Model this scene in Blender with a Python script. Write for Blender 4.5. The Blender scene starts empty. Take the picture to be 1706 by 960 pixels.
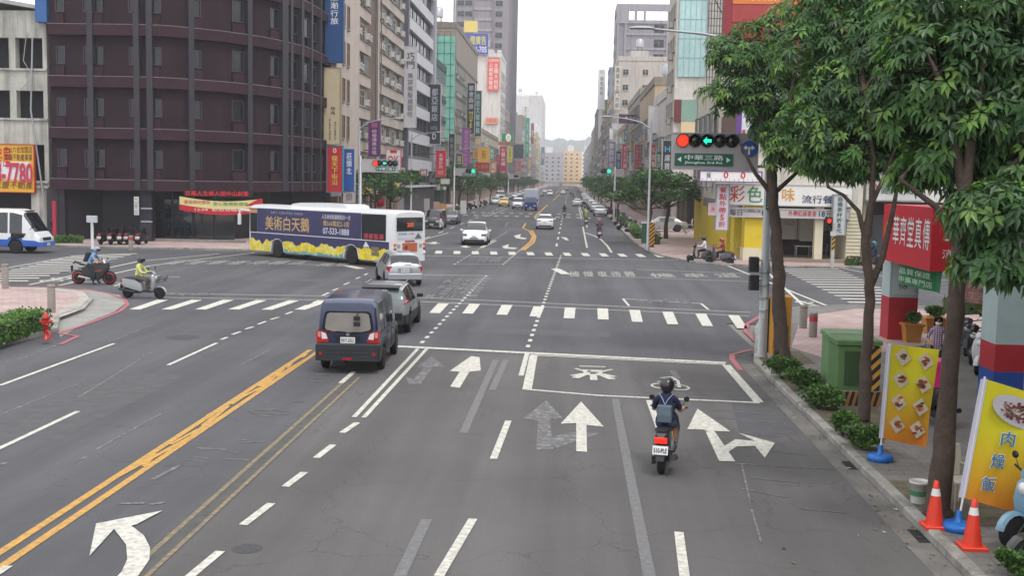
import bpy, bmesh, math, random
from mathutils import Vector, Matrix, noise
random.seed(7)
PI = math.pi
R = math.radians
sc = bpy.context.scene
COL = sc.collection

# ---------------------------------------------------------------- camera
F, HC = 1900.0, 4.9            # focal length in photograph pixels (1706 wide), eye height on the footbridge
_d = Vector(((950-853)/F, -(300-480)/F, -1.0)); YC = _d.normalized()
_u = Vector((0.024, 1, 0)); _u = _u - YC*_u.dot(YC); ZC = _u.normalized(); XC = YC.cross(ZC)
MW = Matrix((XC, YC, ZC))
cd = bpy.data.cameras.new('camera'); cam = bpy.data.objects.new('camera', cd); COL.objects.link(cam)
cam.matrix_world = Matrix.Translation((0, 0, HC)) @ MW.to_4x4()
cd.sensor_width = 36.0; cd.lens = 36.0*F/1706.0; cd.clip_start = 0.1; cd.clip_end = 9000
sc.camera = cam

# ---------------------------------------------------------------- sky, sun, exposure
w = bpy.data.worlds.new('World'); sc.world = w; w.use_nodes = True
nt = w.node_tree; nt.nodes.clear()
sky = nt.nodes.new('ShaderNodeTexSky'); sky.sky_type = 'NISHITA'; sky.sun_disc = False
SUN_EL, SUN_AZ = R(62), R(150)      # azimuth measured clockwise from +Y
sky.sun_elevation = SUN_EL; sky.sun_rotation = SUN_AZ
sky.air_density = 1.0; sky.dust_density = 5.0; sky.ozone_density = 1.0
hsv = nt.nodes.new('ShaderNodeHueSaturation'); hsv.inputs['Saturation'].default_value = 0.22
mixw = nt.nodes.new('ShaderNodeMix'); mixw.data_type = 'RGBA'
mixw.inputs['Factor'].default_value = 0.7; mixw.inputs['B'].default_value = (17.0, 17.2, 17.9, 1)
bg = nt.nodes.new('ShaderNodeBackground'); bg.inputs['Strength'].default_value = 0.105
wo = nt.nodes.new('ShaderNodeOutputWorld')
nt.links.new(sky.outputs[0], hsv.inputs['Color']); nt.links.new(hsv.outputs[0], mixw.inputs['A'])
nt.links.new(mixw.outputs['Result'], bg.inputs['Color']); nt.links.new(bg.outputs[0], wo.inputs[0])
sl = bpy.data.lights.new('sun', 'SUN'); sl.energy = 1.25; sl.angle = R(10); sl.color = (1, 0.98, 0.95)
so = bpy.data.objects.new('sun', sl); COL.objects.link(so)
sd = Vector((math.sin(SUN_AZ)*math.cos(SUN_EL), math.cos(SUN_AZ)*math.cos(SUN_EL), math.sin(SUN_EL)))
so.rotation_euler = sd.to_track_quat('Z', 'Y').to_euler()
sc.view_settings.view_transform = 'Standard'; sc.view_settings.look = 'None'
sc.view_settings.exposure = 0.08; sc.view_settings.gamma = 1.0
try: sc.view_settings.use_curve_mapping = False
except Exception: pass
cy = sc.cycles
cy.max_bounces = 5; cy.diffuse_bounces = 3; cy.glossy_bounces = 3; cy.transmission_bounces = 4
cy.transparent_max_bounces = 6; cy.volume_bounces = 1; cy.caustics_reflective = False; cy.caustics_refractive = False
cy.use_denoising = True

# ---------------------------------------------------------------- where a photograph pixel meets the world
def ray(px, py): return MW @ Vector(((px-853)/F, -(py-480)/F, -1.0))
def gp(px, py, z=0.0):
    r = ray(px, py); t = (z-HC)/r.z
    return Vector((r.x*t, r.y*t, z))
def aty(px, py, Y):
    r = ray(px, py); t = Y/r.y
    return Vector((r.x*t, Y, HC+r.z*t))
def atx(px, py, X):
    r = ray(px, py); t = X/r.x
    return Vector((X, r.y*t, HC+r.z*t))

# ---------------------------------------------------------------- materials
def lin(c):
    if isinstance(c, str):
        c = [int(c[i:i+2], 16) for i in (0, 2, 4)]
    return tuple((x/255/12.92 if x <= 10 else ((x/255+0.055)/1.055)**2.4) for x in c)
_mats = {}
def mat(name, c='808080', rough=0.6, metal=0.0, var=0.12, vs=4.0, bump=0.0, bs=40.0, coat=0.0, emit=0.0, objcol=False, trans=0.0, stain=None, sa=0.5, ss=0.8, streak=False, spec=0.5):
    if name in _mats: return _mats[name]
    m = bpy.data.materials.new(name); _mats[name] = m; m.use_nodes = True
    n = m.node_tree; b = n.nodes['Principled BSDF']
    L = n.links.new
    col = lin(c)
    tc = n.nodes.new('ShaderNodeTexCoord')
    base = None
    if objcol:
        oi = n.nodes.new('ShaderNodeObjectInfo'); base = oi.outputs['Color']
    if var > 0:
        nz = n.nodes.new('ShaderNodeTexNoise'); nz.inputs['Scale'].default_value = vs; nz.inputs['Detail'].default_value = 5; nz.inputs['Roughness'].default_value = 0.65
        L(tc.outputs['Object'], nz.inputs['Vector'])
        mr = n.nodes.new('ShaderNodeMapRange'); mr.inputs['From Min'].default_value = 0.3; mr.inputs['From Max'].default_value = 0.7
        mr.inputs['To Min'].default_value = 1-var; mr.inputs['To Max'].default_value = 1+var
        L(nz.outputs['Fac'], mr.inputs['Value'])
        vm = n.nodes.new('ShaderNodeVectorMath'); vm.operation = 'SCALE'
        if base: L(base, vm.inputs[0])
        else: vm.inputs[0].default_value = col
        L(mr.outputs['Result'], vm.inputs['Scale']); base = vm.outputs[0]
    if stain:
        n2 = n.nodes.new('ShaderNodeTexNoise'); n2.inputs['Scale'].default_value = ss; n2.inputs['Detail'].default_value = 8; n2.inputs['Roughness'].default_value = 0.7
        if streak:
            mp = n.nodes.new('ShaderNodeMapping'); mp.inputs['Scale'].default_value = (3.0, 3.0, 0.25)
            L(tc.outputs['Object'], mp.inputs['Vector']); L(mp.outputs[0], n2.inputs['Vector'])
        else: L(tc.outputs['Object'], n2.inputs['Vector'])
        r2 = n.nodes.new('ShaderNodeMapRange'); r2.inputs['From Min'].default_value = 0.48; r2.inputs['From Max'].default_value = 0.72; r2.inputs['To Max'].default_value = sa
        L(n2.outputs['Fac'], r2.inputs['Value'])
        mx = n.nodes.new('ShaderNodeMix'); mx.data_type = 'RGBA'; L(r2.outputs[0], mx.inputs['Factor'])
        if base: L(base, mx.inputs['A'])
        else: mx.inputs['A'].default_value = (*col, 1)
        mx.inputs['B'].default_value = (*lin(stain), 1); base = mx.outputs['Result']
    if base: L(base, b.inputs['Base Color'])
    else: b.inputs['Base Color'].default_value = (*col, 1)
    b.inputs['Roughness'].default_value = rough; b.inputs['Metallic'].default_value = metal
    b.inputs['Specular IOR Level'].default_value = spec
    b.inputs['Coat Weight'].default_value = coat; b.inputs['Coat Roughness'].default_value = 0.06
    if trans: b.inputs['Transmission Weight'].default_value = trans
    if emit:
        b.inputs['Emission Color'].default_value = (*col, 1); b.inputs['Emission Strength'].default_value = emit
    if bump:
        bn = n.nodes.new('ShaderNodeTexNoise'); bn.inputs['Scale'].default_value = bs; bn.inputs['Detail'].default_value = 3
        L(tc.outputs['Object'], bn.inputs['Vector'])
        bb = n.nodes.new('ShaderNodeBump'); bb.inputs['Strength'].default_value = bump; bb.inputs['Distance'].default_value = 0.02
        L(bn.outputs['Fac'], bb.inputs['Height']); L(bb.outputs[0], b.inputs['Normal'])
    return m

def C(hexc, kind='paint'):
    """sign paint / plastic in one colour"""
    return mat('%s_%s' % (kind, hexc.lower()), hexc, {'paint': 0.55, 'gloss': 0.25, 'cloth': 0.9, 'wall': 0.85, 'ink': 0.5}[kind],
               var={'paint': .05, 'gloss': .03, 'cloth': .08, 'wall': .10, 'ink': 0}[kind], vs=2.0,
               stain=('4a4640' if kind == 'wall' else None), sa=.45, ss=.5, streak=True)
GLASS = mat('window_glass', '161b20', 0.12, var=0.3, vs=0.6, spec=0.5)
CARGLASS = mat('car_glass', '14181b', 0.05, var=0, spec=0.9)
RUBBER = mat('rubber', '17171a', 0.85, var=0.1, bump=.2)
BLACK = mat('black_plastic', '1b1b1d', 0.45, var=0.08)
DARKMET = mat('dark_metal', '35363a', 0.4, metal=0.6)
ALLOY = mat('alloy', 'a9abad', 0.35, metal=0.8, var=.05)
GALV = mat('galvanised', 'a4a8aa', 0.5, metal=0.35, var=.08, stain='6f6a62', sa=.4)
CHROME = mat('chrome', 'd5d7d9', 0.15, metal=1.0, var=0)
REDLAMP = mat('red_lamp', 'b01218', 0.2, var=0, coat=.5)
CLEARLAMP = mat('clear_lamp', 'd8dcdc', 0.15, var=0, coat=.5)
AMBER = mat('amber_lamp', 'd9761a', 0.2, var=0, coat=.5)
WHITEPL = mat('white_plate', 'e4e4e2', 0.4, var=0.02)
PAINT = mat('vehicle_paint', 'ffffff', 0.28, objcol=True, var=0.02, coat=0.6)
CLOTHC = mat('garment', 'ffffff', 0.9, objcol=True, var=0.12, vs=9)
SKIN = mat('skin', 'b98562', 0.55, var=.05)
CONC = mat('concrete', '9c9a93', 0.9, var=.12, vs=1.5, bump=.3, stain='5d5a52', sa=.5)

# ---------------------------------------------------------------- mesh builder
class MB:
    def __init__(s): s.v = []; s.f = []; s.m = []; s.sm = []; s.mats = []; s.T = None
    def mi(s, m):
        if m not in s.mats: s.mats.append(m)
        return s.mats.index(m)
    def add(s, vs, fs, m, smooth=False):
        b = len(s.v); k = s.mi(m)
        if s.T is not None: vs = [s.T @ Vector(p) for p in vs]
        s.v.extend([tuple(p) for p in vs])
        for f in fs: s.f.append([b+i for i in f]); s.m.append(k); s.sm.append(smooth)
    def box(s, x0, y0, z0, x1, y1, z1, m):
        x0, x1 = min(x0, x1), max(x0, x1); y0, y1 = min(y0, y1), max(y0, y1); z0, z1 = min(z0, z1), max(z0, z1)
        s.add([(x0,y0,z0),(x1,y0,z0),(x1,y1,z0),(x0,y1,z0),(x0,y0,z1),(x1,y0,z1),(x1,y1,z1),(x0,y1,z1)],
              [(0,3,2,1),(4,5,6,7),(0,1,5,4),(1,2,6,5),(2,3,7,6),(3,0,4,7)], m)
    def bbox(s, x0, y0, z0, x1, y1, z1, m, b=.02):   # box with chamfered upright and top edges
        p = [(x0+b,y0),(x1-b,y0),(x1,y0+b),(x1,y1-b),(x1-b,y1),(x0+b,y1),(x0,y1-b),(x0,y0+b)]
        q = [(x0+2*b,y0+b),(x1-2*b,y0+b),(x1-b,y0+2*b),(x1-b,y1-2*b),(x1-2*b,y1-b),(x0+2*b,y1-b),(x0+b,y1-2*b),(x0+b,y0+2*b)]
        s.loft([[(x,y,z0+b) for x,y in q] if 0 else [(x,y,z0) for x,y in p], [(x,y,z1-b) for x,y in p], [(x,y,z1) for x,y in q]], m, cap=True)
    def loft(s, rings, m, cap=True, smooth=False, closed=True):
        n = len(rings[0]); vs = [p for r in rings for p in r]; fs = []
        for i in range(len(rings)-1):
            for j in range(n if closed else n-1):
                k = (j+1) % n
                fs.append((i*n+j, i*n+k, (i+1)*n+k, (i+1)*n+j))
        s.add(vs, fs, m, smooth)
        if cap and closed:
            s.add(rings[0], [tuple(range(n-1, -1, -1))], m); s.add(rings[-1], [tuple(range(n))], m)
    def tube(s, pts, rad, m, n=8, cap=True, smooth=True):
        pts = [Vector(p) for p in pts]
        if not isinstance(rad, (list, tuple)): rad = [rad]*len(pts)
        rings = []; prev = None
        for i, p in enumerate(pts):
            t = (pts[min(i+1, len(pts)-1)]-pts[max(i-1, 0)])
            if t.length < 1e-9: t = Vector((0, 0, 1))
            t.normalize()
            if prev is None:
                a = t.cross(Vector((0, 0, 1)))
                if a.length < .05: a = t.cross(Vector((1, 0, 0)))
            else: a = prev - t*prev.dot(t)
            a.normalize(); prev = a; b = t.cross(a)
            rings.append([p+(a*math.cos(2*PI*j/n)+b*math.sin(2*PI*j/n))*rad[i] for j in range(n)])
        s.loft(rings, m, cap, smooth)
    def lathe(s, prof, m, n=16, axis='Z', o=(0, 0, 0), smooth=True, cap=True):
        rings = []
        for r, h in prof:
            ring = []
            for j in range(n):
                a = 2*PI*j/n; c, d = r*math.cos(a), r*math.sin(a)
                ring.append({'Z': (o[0]+c, o[1]+d, o[2]+h), 'Y': (o[0]+d, o[1]+h, o[2]+c), 'X': (o[0]+h, o[1]+c, o[2]+d)}[axis])
            rings.append(ring)
        s.loft(rings, m, cap, smooth)
    def prism(s, poly, z0, z1, m):
        n = len(poly); a = sum(poly[i][0]*poly[(i+1) % n][1]-poly[(i+1) % n][0]*poly[i][1] for i in range(n))
        if a < 0: poly = poly[::-1]
        s.add([(p[0], p[1], z0) for p in poly]+[(p[0], p[1], z1) for p in poly],
              [tuple(range(n-1, -1, -1)), tuple(range(n, 2*n))]+[(i, (i+1) % n, n+(i+1) % n, n+i) for i in range(n)], m)
    def slab(s, poly, o, ux, uy, t, m):      # 2-D outline placed on a plane, thickness t away from its face
        ux, uy = Vector(ux), Vector(uy); nn = ux.cross(uy).normalized(); o = Vector(o); n = len(poly)
        a = sum(poly[i][0]*poly[(i+1) % n][1]-poly[(i+1) % n][0]*poly[i][1] for i in range(n))
        if a < 0: poly = poly[::-1]
        f = [o+ux*p[0]+uy*p[1] for p in poly]; b = [p-nn*t for p in f]
        s.add(f+b, [tuple(range(n)), tuple(range(2*n-1, n-1, -1))]+[(i, n+i, n+(i+1) % n, (i+1) % n) for i in range(n)], m)
    def quad(s, pts, m): s.add(pts, [tuple(range(len(pts)))], m)
    def text(s, t, o, ux, uy, w, h, m, vert=False, off=.012, stretch=True):
        """text t filling the box w x h whose lower left corner is o, on the plane of ux, uy"""
        o, ux, uy = Vector(o), Vector(ux).normalized(), Vector(uy).normalized()
        if vert:
            n = len(t); ch = h/n
            for i, c in enumerate(t):
                if c != ' ': s.text(c, o+uy*(h-ch*(i+1)+ch*.07), ux, uy, w, ch*.86, m, off=off)
            return
        cjk = any(ord(c) > 0x2e80 for c in t); vs, fs, bb = glyphs(t, 0 if cjk else off)
        if not vs: return
        gw, gh = bb[1]-bb[0], bb[3]-bb[2]
        sx, sy = w/gw, h/gh
        if not stretch or (len(t) == 1 and sx > sy*1.4): sx = min(sx, sy*1.15)
        x0 = (w-gw*sx)/2
        for d in ((0, .045) if cjk and off > .014 else (0,)):     # a second pass thickens the strokes
            s.add([o+ux*(x0+(x-bb[0]+d-.02*bool(d))*sx)+uy*((y-bb[2]+d*.3)*sy)+ux.cross(uy)*d*.06 for x, y in vs], fs, m)
    def obj(s, name, parent=None, **kw):
        me = bpy.data.meshes.new(name); me.from_pydata(s.v, [], s.f)
        for m in s.mats: me.materials.append(m)
        me.polygons.foreach_set('material_index', s.m)
        me.polygons.foreach_set('use_smooth', s.sm)
        me.update()
        o = bpy.data.objects.new(name, me); COL.objects.link(o)
        if parent: o.parent = parent
        for k, v in kw.items(): o[k] = v
        return o
_gl = {}
def glyphs(t, off):
    key = (t, off)
    if key not in _gl:
        cu = bpy.data.curves.new('t', 'FONT'); cu.body = t; cu.resolution_u = 2; cu.offset = off
        o = bpy.data.objects.new('t', cu); me = o.to_mesh()
        vs = [(v.co.x, v.co.y) for v in me.vertices]; fs = [tuple(p.vertices) for p in me.polygons]
        o.to_mesh_clear(); bpy.data.objects.remove(o); bpy.data.curves.remove(cu)
        xs = [v[0] for v in vs] or [0]; ys = [v[1] for v in vs] or [0]
        _gl[key] = (vs, fs, (min(xs), max(xs), min(ys), max(ys)))
    return _gl[key]

def thing(name, label, cat, loc=(0, 0, 0), rz=0.0, group=None):
    o = bpy.data.objects.new(name, None); COL.objects.link(o); o.empty_display_size = .2
    o.location = loc; o.rotation_euler = (0, 0, rz); o['label'] = label; o['category'] = cat
    if group: o['group'] = group
    return o
def tag(o, label, cat, group=None):
    o['label'] = label; o['category'] = cat
    if group: o['group'] = group
    return o
def kids(o): return [c for c in bpy.data.objects if c.parent == o]
_kc = {}
def dup(root, loc, rz=0.0, label=None, group=None, color=None, scale=None):
    if root.name not in _kc: _kc[root.name] = [(c, kids(c)) for c in kids(root)]
    r = root.copy(); COL.objects.link(r); r.location = loc; r.rotation_euler = (0, 0, rz)
    if label: r['label'] = label
    if group: r['group'] = group
    if scale: r.scale = (scale,)*3 if not isinstance(scale, tuple) else scale
    for c, gs in _kc[root.name]:
        d = c.copy(); COL.objects.link(d); d.parent = r
        if color: d.color = (*lin(color), 1)
        for g in gs:
            e = g.copy(); COL.objects.link(e); e.parent = d
            if color: e.color = (*lin(color), 1)
    if color: r.color = (*lin(color), 1)
    return r
def paint(root, color):
    for c in [root]+kids(root)+[g for c in kids(root) for g in kids(c)]: c.color = (*lin(color), 1)
# ================================================================ ground, road, kerbs, markings
def asphalt():
    m = bpy.data.materials.new('asphalt'); m.use_nodes = True; n = m.node_tree; L = n.links.new; b = n.nodes['Principled BSDF']
    tc = n.nodes.new('ShaderNodeTexCoord')
    def nz(scale, detail=4, rough=.6, vec=None, mp=None):
        t = n.nodes.new('ShaderNodeTexNoise'); t.inputs['Scale'].default_value = scale; t.inputs['Detail'].default_value = detail; t.inputs['Roughness'].default_value = rough
        if mp:
            q = n.nodes.new('ShaderNodeMapping'); q.inputs['Scale'].default_value = mp; L(tc.outputs['Object'], q.inputs['Vector']); L(q.outputs[0], t.inputs['Vector'])
        else: L(tc.outputs['Object'], t.inputs['Vector'])
        return t.outputs['Fac']
    def rng(v, a, bb, c, d):
        r = n.nodes.new('ShaderNodeMapRange'); r.inputs['From Min'].default_value = a; r.inputs['From Max'].default_value = bb
        r.inputs['To Min'].default_value = c; r.inputs['To Max'].default_value = d; L(v, r.inputs['Value']); return r.outputs[0]
    def mul(x, y):
        t = n.nodes.new('ShaderNodeMath'); t.operation = 'MULTIPLY'; L(x, t.inputs[0]); L(y, t.inputs[1]); return t.outputs[0]
    large = rng(nz(.12, 5), .3, .7, .8, 1.2)
    tracks = rng(nz(1.0, 4, .6, mp=(.75, .03, 1)), .35, .65, .84, 1.14)      # wheel tracks run along the road
    grain = rng(nz(38, 4, .75), .25, .75, .74, 1.28)
    spots = rng(nz(1.1, 7, .72), .66, .76, 1.0, .62)                          # oil spots and small repairs
    cr = n.nodes.new('ShaderNodeTexVoronoi'); cr.feature = 'DISTANCE_TO_EDGE'; cr.inputs['Scale'].default_value = .32
    dv = n.nodes.new('ShaderNodeVectorMath'); dv.operation = 'ADD'
    dn = n.nodes.new('ShaderNodeTexNoise'); dn.inputs['Scale'].default_value = 1.4; dn.inputs['Detail'].default_value = 6
    L(tc.outputs['Object'], dn.inputs['Vector']); L(tc.outputs['Object'], dv.inputs[0]); L(dn.outputs['Color'], dv.inputs[1]); L(dv.outputs[0], cr.inputs['Vector'])
    crk = rng(cr.outputs['Distance'], 0.0, .006, .72, 1.0)
    flecks = rng(nz(2.6, 7, .8, mp=(.8, 2.2, 1)), .61, .68, 1.0, .68); pits = rng(nz(9, 5, .8), .66, .74, 1.0, .6)
    f = mul(mul(mul(mul(large, tracks), mul(grain, spots)), crk), mul(flecks, pits))
    # the newer, darker, bluer surface left of X = -5, a lighter worn one to the right
    sx = n.nodes.new('ShaderNodeSeparateXYZ'); L(tc.outputs['Object'], sx.inputs[0])
    side = rng(sx.outputs['X'], -5.6, -4.9, 0, 1); far = rng(sx.outputs['Y'], 31.0, 32.0, 1, 0)
    mask = mul(side, far)
    mx = n.nodes.new('ShaderNodeMix'); mx.data_type = 'RGBA'; mx.inputs['A'].default_value = (*lin('545457'), 1); mx.inputs['B'].default_value = (*lin('5e5c5b'), 1)
    L(mask, mx.inputs['Factor'])
    sc_ = n.nodes.new('ShaderNodeVectorMath'); sc_.operation = 'SCALE'; L(mx.outputs['Result'], sc_.inputs[0]); L(f, sc_.inputs['Scale'])
    L(sc_.outputs[0], b.inputs['Base Color']); b.inputs['Roughness'].default_value = .88; b.inputs['Specular IOR Level'].default_value = .3
    bp = n.nodes.new('ShaderNodeBump'); bp.inputs['Strength'].default_value = .35; bp.inputs['Distance'].default_value = .01
    L(grain, bp.inputs['Height']); L(bp.outputs[0], b.inputs['Normal'])
    return m
ASPH = asphalt()
def roadpaint(name, c, wear, scale=9.0, under='636263'):
    m = bpy.data.materials.new(name); m.use_nodes = True; n = m.node_tree; L = n.links.new; b = n.nodes['Principled BSDF']
    tc = n.nodes.new('ShaderNodeTexCoord'); t = n.nodes.new('ShaderNodeTexNoise'); t.inputs['Scale'].default_value = scale; t.inputs['Detail'].default_value = 8; t.inputs['Roughness'].default_value = .75
    L(tc.outputs['Object'], t.inputs['Vector'])
    r = n.nodes.new('ShaderNodeMapRange'); r.inputs['From Min'].default_value = .5-.25*wear; r.inputs['From Max'].default_value = .72-.25*wear; r.inputs['To Max'].default_value = min(1, .25+wear)
    L(t.outputs['Fac'], r.inputs['Value'])
    mx = n.nodes.new('ShaderNodeMix'); mx.data_type = 'RGBA'; L(r.outputs[0], mx.inputs['Factor'])
    mx.inputs['A'].default_value = (*lin(c), 1); mx.inputs['B'].default_value = (*lin(under), 1); L(mx.outputs['Result'], b.inputs['Base Color'])
    b.inputs['Roughness'].default_value = .8; b.inputs['Specular IOR Level'].default_value = .3
    return m
Z4 = .017
WPm = roadpaint('road_paint_half_worn', 'c8c6bd', .6, 7)
WP = roadpaint('road_paint_white', 'd3d0c5', .32); WPo = roadpaint('road_paint_worn', 'aaa8a5', .85, 6)
WPg = roadpaint('road_paint_blacked_out', '7f7e7e', .55, 12); YP = roadpaint('road_paint_yellow', 'cc9c48', .35); YPo = roadpaint('road_paint_yellow_worn', 'a89a62', .95, 5)
RP = roadpaint('road_paint_red', 'b4606a', .35)
def sheet(name, polys, m, z, kind='structure'):
    b = MB()
    for i_, p in enumerate(polys): b.quad([(q[0], q[1], z+(i_ % 17)*.0003 if z > .003 else z) for q in (p if sum(p[i][0]*p[(i+1) % len(p)][1]-p[(i+1) % len(p)][0]*p[i][1] for i in range(len(p))) > 0 else p[::-1])], m)
    return b.obj(name, kind=kind)
sheet('ground', [[(-4000, -300), (4000, -300), (4000, 6000), (-4000, 6000)]], mat('far_ground', '7d7a72', .9, vs=.02), -.03)
sheet('road', [[(-17.2, -40), (5.6, -40), (5.6, 44), (-17.2, 44)], [(-17.2, 76), (5.6, 76), (5.6, 1400), (-17.2, 1400)],
               [(-260, 40), (-17.2, 40), (-17.2, 44), (-17.2, 76), (-17.2, 84), (-260, 84)], [(5.6, 40), (260, 40), (260, 84), (5.6, 84), (5.6, 76), (5.6, 44)],
               [(-17.2, 44), (5.6, 44), (5.6, 76), (-17.2, 76)]], ASPH, 0)
PINK = None
def paving(name, c, c2, bw=.3, bh=.3, mortar='6f6763'):
    m = bpy.data.materials.new(name); m.use_nodes = True; n = m.node_tree; L = n.links.new; b = n.nodes['Principled BSDF']
    tc = n.nodes.new('ShaderNodeTexCoord'); br = n.nodes.new('ShaderNodeTexBrick'); br.offset = .5
    br.inputs['Color1'].default_value = (*lin(c), 1); br.inputs['Color2'].default_value = (*lin(c2), 1); br.inputs['Mortar'].default_value = (*lin(mortar), 1)
    br.inputs['Scale'].default_value = 1; br.inputs['Mortar Size'].default_value = .012; br.inputs['Brick Width'].default_value = bw; br.inputs['Row Height'].default_value = bh
    L(tc.outputs['Object'], br.inputs['Vector'])
    t = n.nodes.new('ShaderNodeTexNoise'); t.inputs['Scale'].default_value = .9; t.inputs['Detail'].default_value = 7; L(tc.outputs['Object'], t.inputs['Vector'])
    r = n.nodes.new('ShaderNodeMapRange'); r.inputs['From Min'].default_value = .3; r.inputs['From Max'].default_value = .7; r.inputs['To Min'].default_value = .78; r.inputs['To Max'].default_value = 1.12; L(t.outputs['Fac'], r.inputs['Value'])
    s = n.nodes.new('ShaderNodeVectorMath'); s.operation = 'SCALE'; L(br.outputs['Color'], s.inputs[0]); L(r.outputs[0], s.inputs['Scale']); L(s.outputs[0], b.inputs['Base Color'])
    b.inputs['Roughness'].default_value = .85
    return m
PINK = paving('pink_paving', 'b39d98', 'ab948f', .3, .3, '95827d'); GREYP = paving('grey_paving', '75726e', '6f6c69', .3, .3, '615f5b'); PALE = paving('pale_paving', 'b5afa8', 'aaa49d', .6, .3)
KERB = mat('kerb_stone', '94918a', .85, var=.2, vs=2, bump=.3, stain='4c4942', sa=.85, ss=1.6)
def kerbline(name, pts, w=.16, z=.135):
    """kerb stones along a polyline, to the right-hand side of its direction"""
    b = MB(); pts = [Vector((p[0], p[1], 0)) for p in pts]; off = []
    for i, p in enumerate(pts):
        t = (pts[min(i+1, len(pts)-1)]-pts[max(i-1, 0)]).normalized(); off.append(p+Vector((t.y, -t.x, 0))*w)
    for i in range(len(pts)-1):
        L = (pts[i+1]-pts[i]).length; k = max(1, int(L/1.0+.5))
        k = min(k, 60)
        for j in range(k):
            a, c = (j+.008)/k, (j+.992)/k
            q = [pts[i].lerp(pts[i+1], a), pts[i].lerp(pts[i+1], c), off[i].lerp(off[i+1], c), off[i].lerp(off[i+1], a)]
            bev = [(q[0].lerp(q[3], .16)), (q[1].lerp(q[2], .16)), q[2], q[3]]
            dz = random.uniform(-.006, .006)
            b.loft([[(*v.xy, -.02) for v in q[::-1]], [(*v.xy, z-.03+dz) for v in q[::-1]], [(*v.xy, z+dz) for v in bev[::-1]]], KERB)
    return b.obj(name, kind='structure'), [(v.x, v.y) for v in off]
def pave(name, poly, m, z=.12): 
    b = MB(); b.prism(poly, -.02, z, m); return b.obj(name, kind='structure')
G = lambda *l: [tuple(gp(*p).xy) for p in l]
# near right pavement
nr = [(5.1, -25), (5.1, 12), (5.1, 31.0)]+G((1256, 592), (1258, 570), (1256, 552), (1266, 535), (1290, 523), (1335, 516), (1420, 513))+[(19.5, 46.4), (120, 45.5)]
_, inner = kerbline('kerb', nr)
pave('sidewalk', inner+[(120, -25)], GREYP)
sheet('corner_paving', [G((1318, 586), (1330, 548), (1352, 531), (1425, 520), (1660, 524), (1660, 560), (1480, 592), (1390, 610))], PINK, .124)
# near left pavement and its sloping concrete apron
nl = [(-120, 47.5), (-24.5, 47.6)]+G((20, 483), (90, 484), (146, 490), (156, 502), (140, 518), (100, 532), (97, 552))+[(-15.6, 30), (-15.5, 12), (-15.5, -25)]
_, inner = kerbline('kerb', nl, .16, .13)
pave('sidewalk', inner+[(-120, -25)], PINK)
sheet('kerb_apron', [G((20, 478), (100, 480), (150, 484), (200, 492), (210, 505), (190, 520), (140, 540), (100, 562), (97, 545), (100, 532), (140, 518), (156, 502), (146, 490), (90, 484), (20, 483))], mat('apron_concrete', '918f8a', .9, vs=2, stain='605e58'), .004)
sheet('corner_border_paving', [G((20, 486), (85, 487), (128, 494), (133, 504), (118, 514), (98, 524), (98, 536), (140, 520), (152, 506), (144, 493), (92, 485.5), (20, 484.5))], PALE, .1245)
# far left pavement
fl = [(-15.4, 700), (-15.4, 86)]+[(-21.5+6.1*math.cos(a), 77.5+0-6.0*math.sin(a)) for a in [R(x) for x in (-10, 10, 30, 50, 70, 90)]]+[(-40, 71.5), (-160, 71.5)]
_, inner = kerbline('kerb', fl)
pave('sidewalk', inner+[(-160, 700)], PINK)
# far right pavement
fr = [(120, 71.0)]+G((1480, 449), (1385, 447), (1300, 446), (1200, 443), (1150, 438), (1110, 430), (1085, 423), (1073, 417))+[(5.15, 90), (5.15, 700)]
_, inner = kerbline('kerb', fr)
pave('sidewalk', inner+[(120, 700)], PINK)
b = MB(); b.prism([(-15.4, 700), (-15.4, 1400), (-160, 1400), (-160, 700)], -.02, .12, PINK); b.obj('sidewalk', kind='structure')
b = MB(); b.prism([(5.15, 700), (5.15, 1400), (160, 1400), (160, 700)], -.02, .12, PINK); b.obj('sidewalk', kind='structure')
sheet('gutter', [[(4.72, -20), (5.09, -20), (5.09, 31), (4.72, 31)]], mat('gutter_concrete', '6e6b67', .9, var=.25, vs=1.2, stain='4e4a44', sa=.8), .004)
sheet('gutter_inlet', [[(4.93, y), (5.09, y), (5.09, y+.6), (4.93, y+.6)] for y in (15.6, 19.6)], mat('gutter_hole', '16161a', .9), .008)
sheet('tree_pit', [[(5.3, y-1.1), (6.7, y-1.1), (6.7, y+1.3), (5.3, y+1.3)] for y in (31.6, 23.4, 17.2, 27.5)], mat('soil', '5c5346', .95, var=.25, vs=6, stain='6b7048', sa=.7, ss=3), .124)

# ---- painted lines: end points are where the photograph shows them on the road plane
def strip(p, q, w, dw=None):
    p, q = Vector(p[:2]), Vector(q[:2]); t = (q-p).normalized(); n = Vector((-t.y, t.x))*w/2; n2 = n if dw is None else Vector((-t.y, t.x))*dw/2
    return [tuple(p+n), tuple(p-n), tuple(q-n2), tuple(q+n2)]
def lpx(segs, w): return [strip(gp(a, b_), gp(c, d), w) for a, b_, c, d in segs]
def dash(a, c, L, gap, w, start=0):
    a, c = Vector(a[:2]), Vector(c[:2]); D = (c-a).length; t = (c-a)/D; out = []; s = start
    while s < D-.1:
        out.append(strip(a+t*s, a+t*min(D, s+L), w)); s += L+gap
    return out
Z1, Z2, Z3 = .004, .008, .012
yx = -7.02
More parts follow.
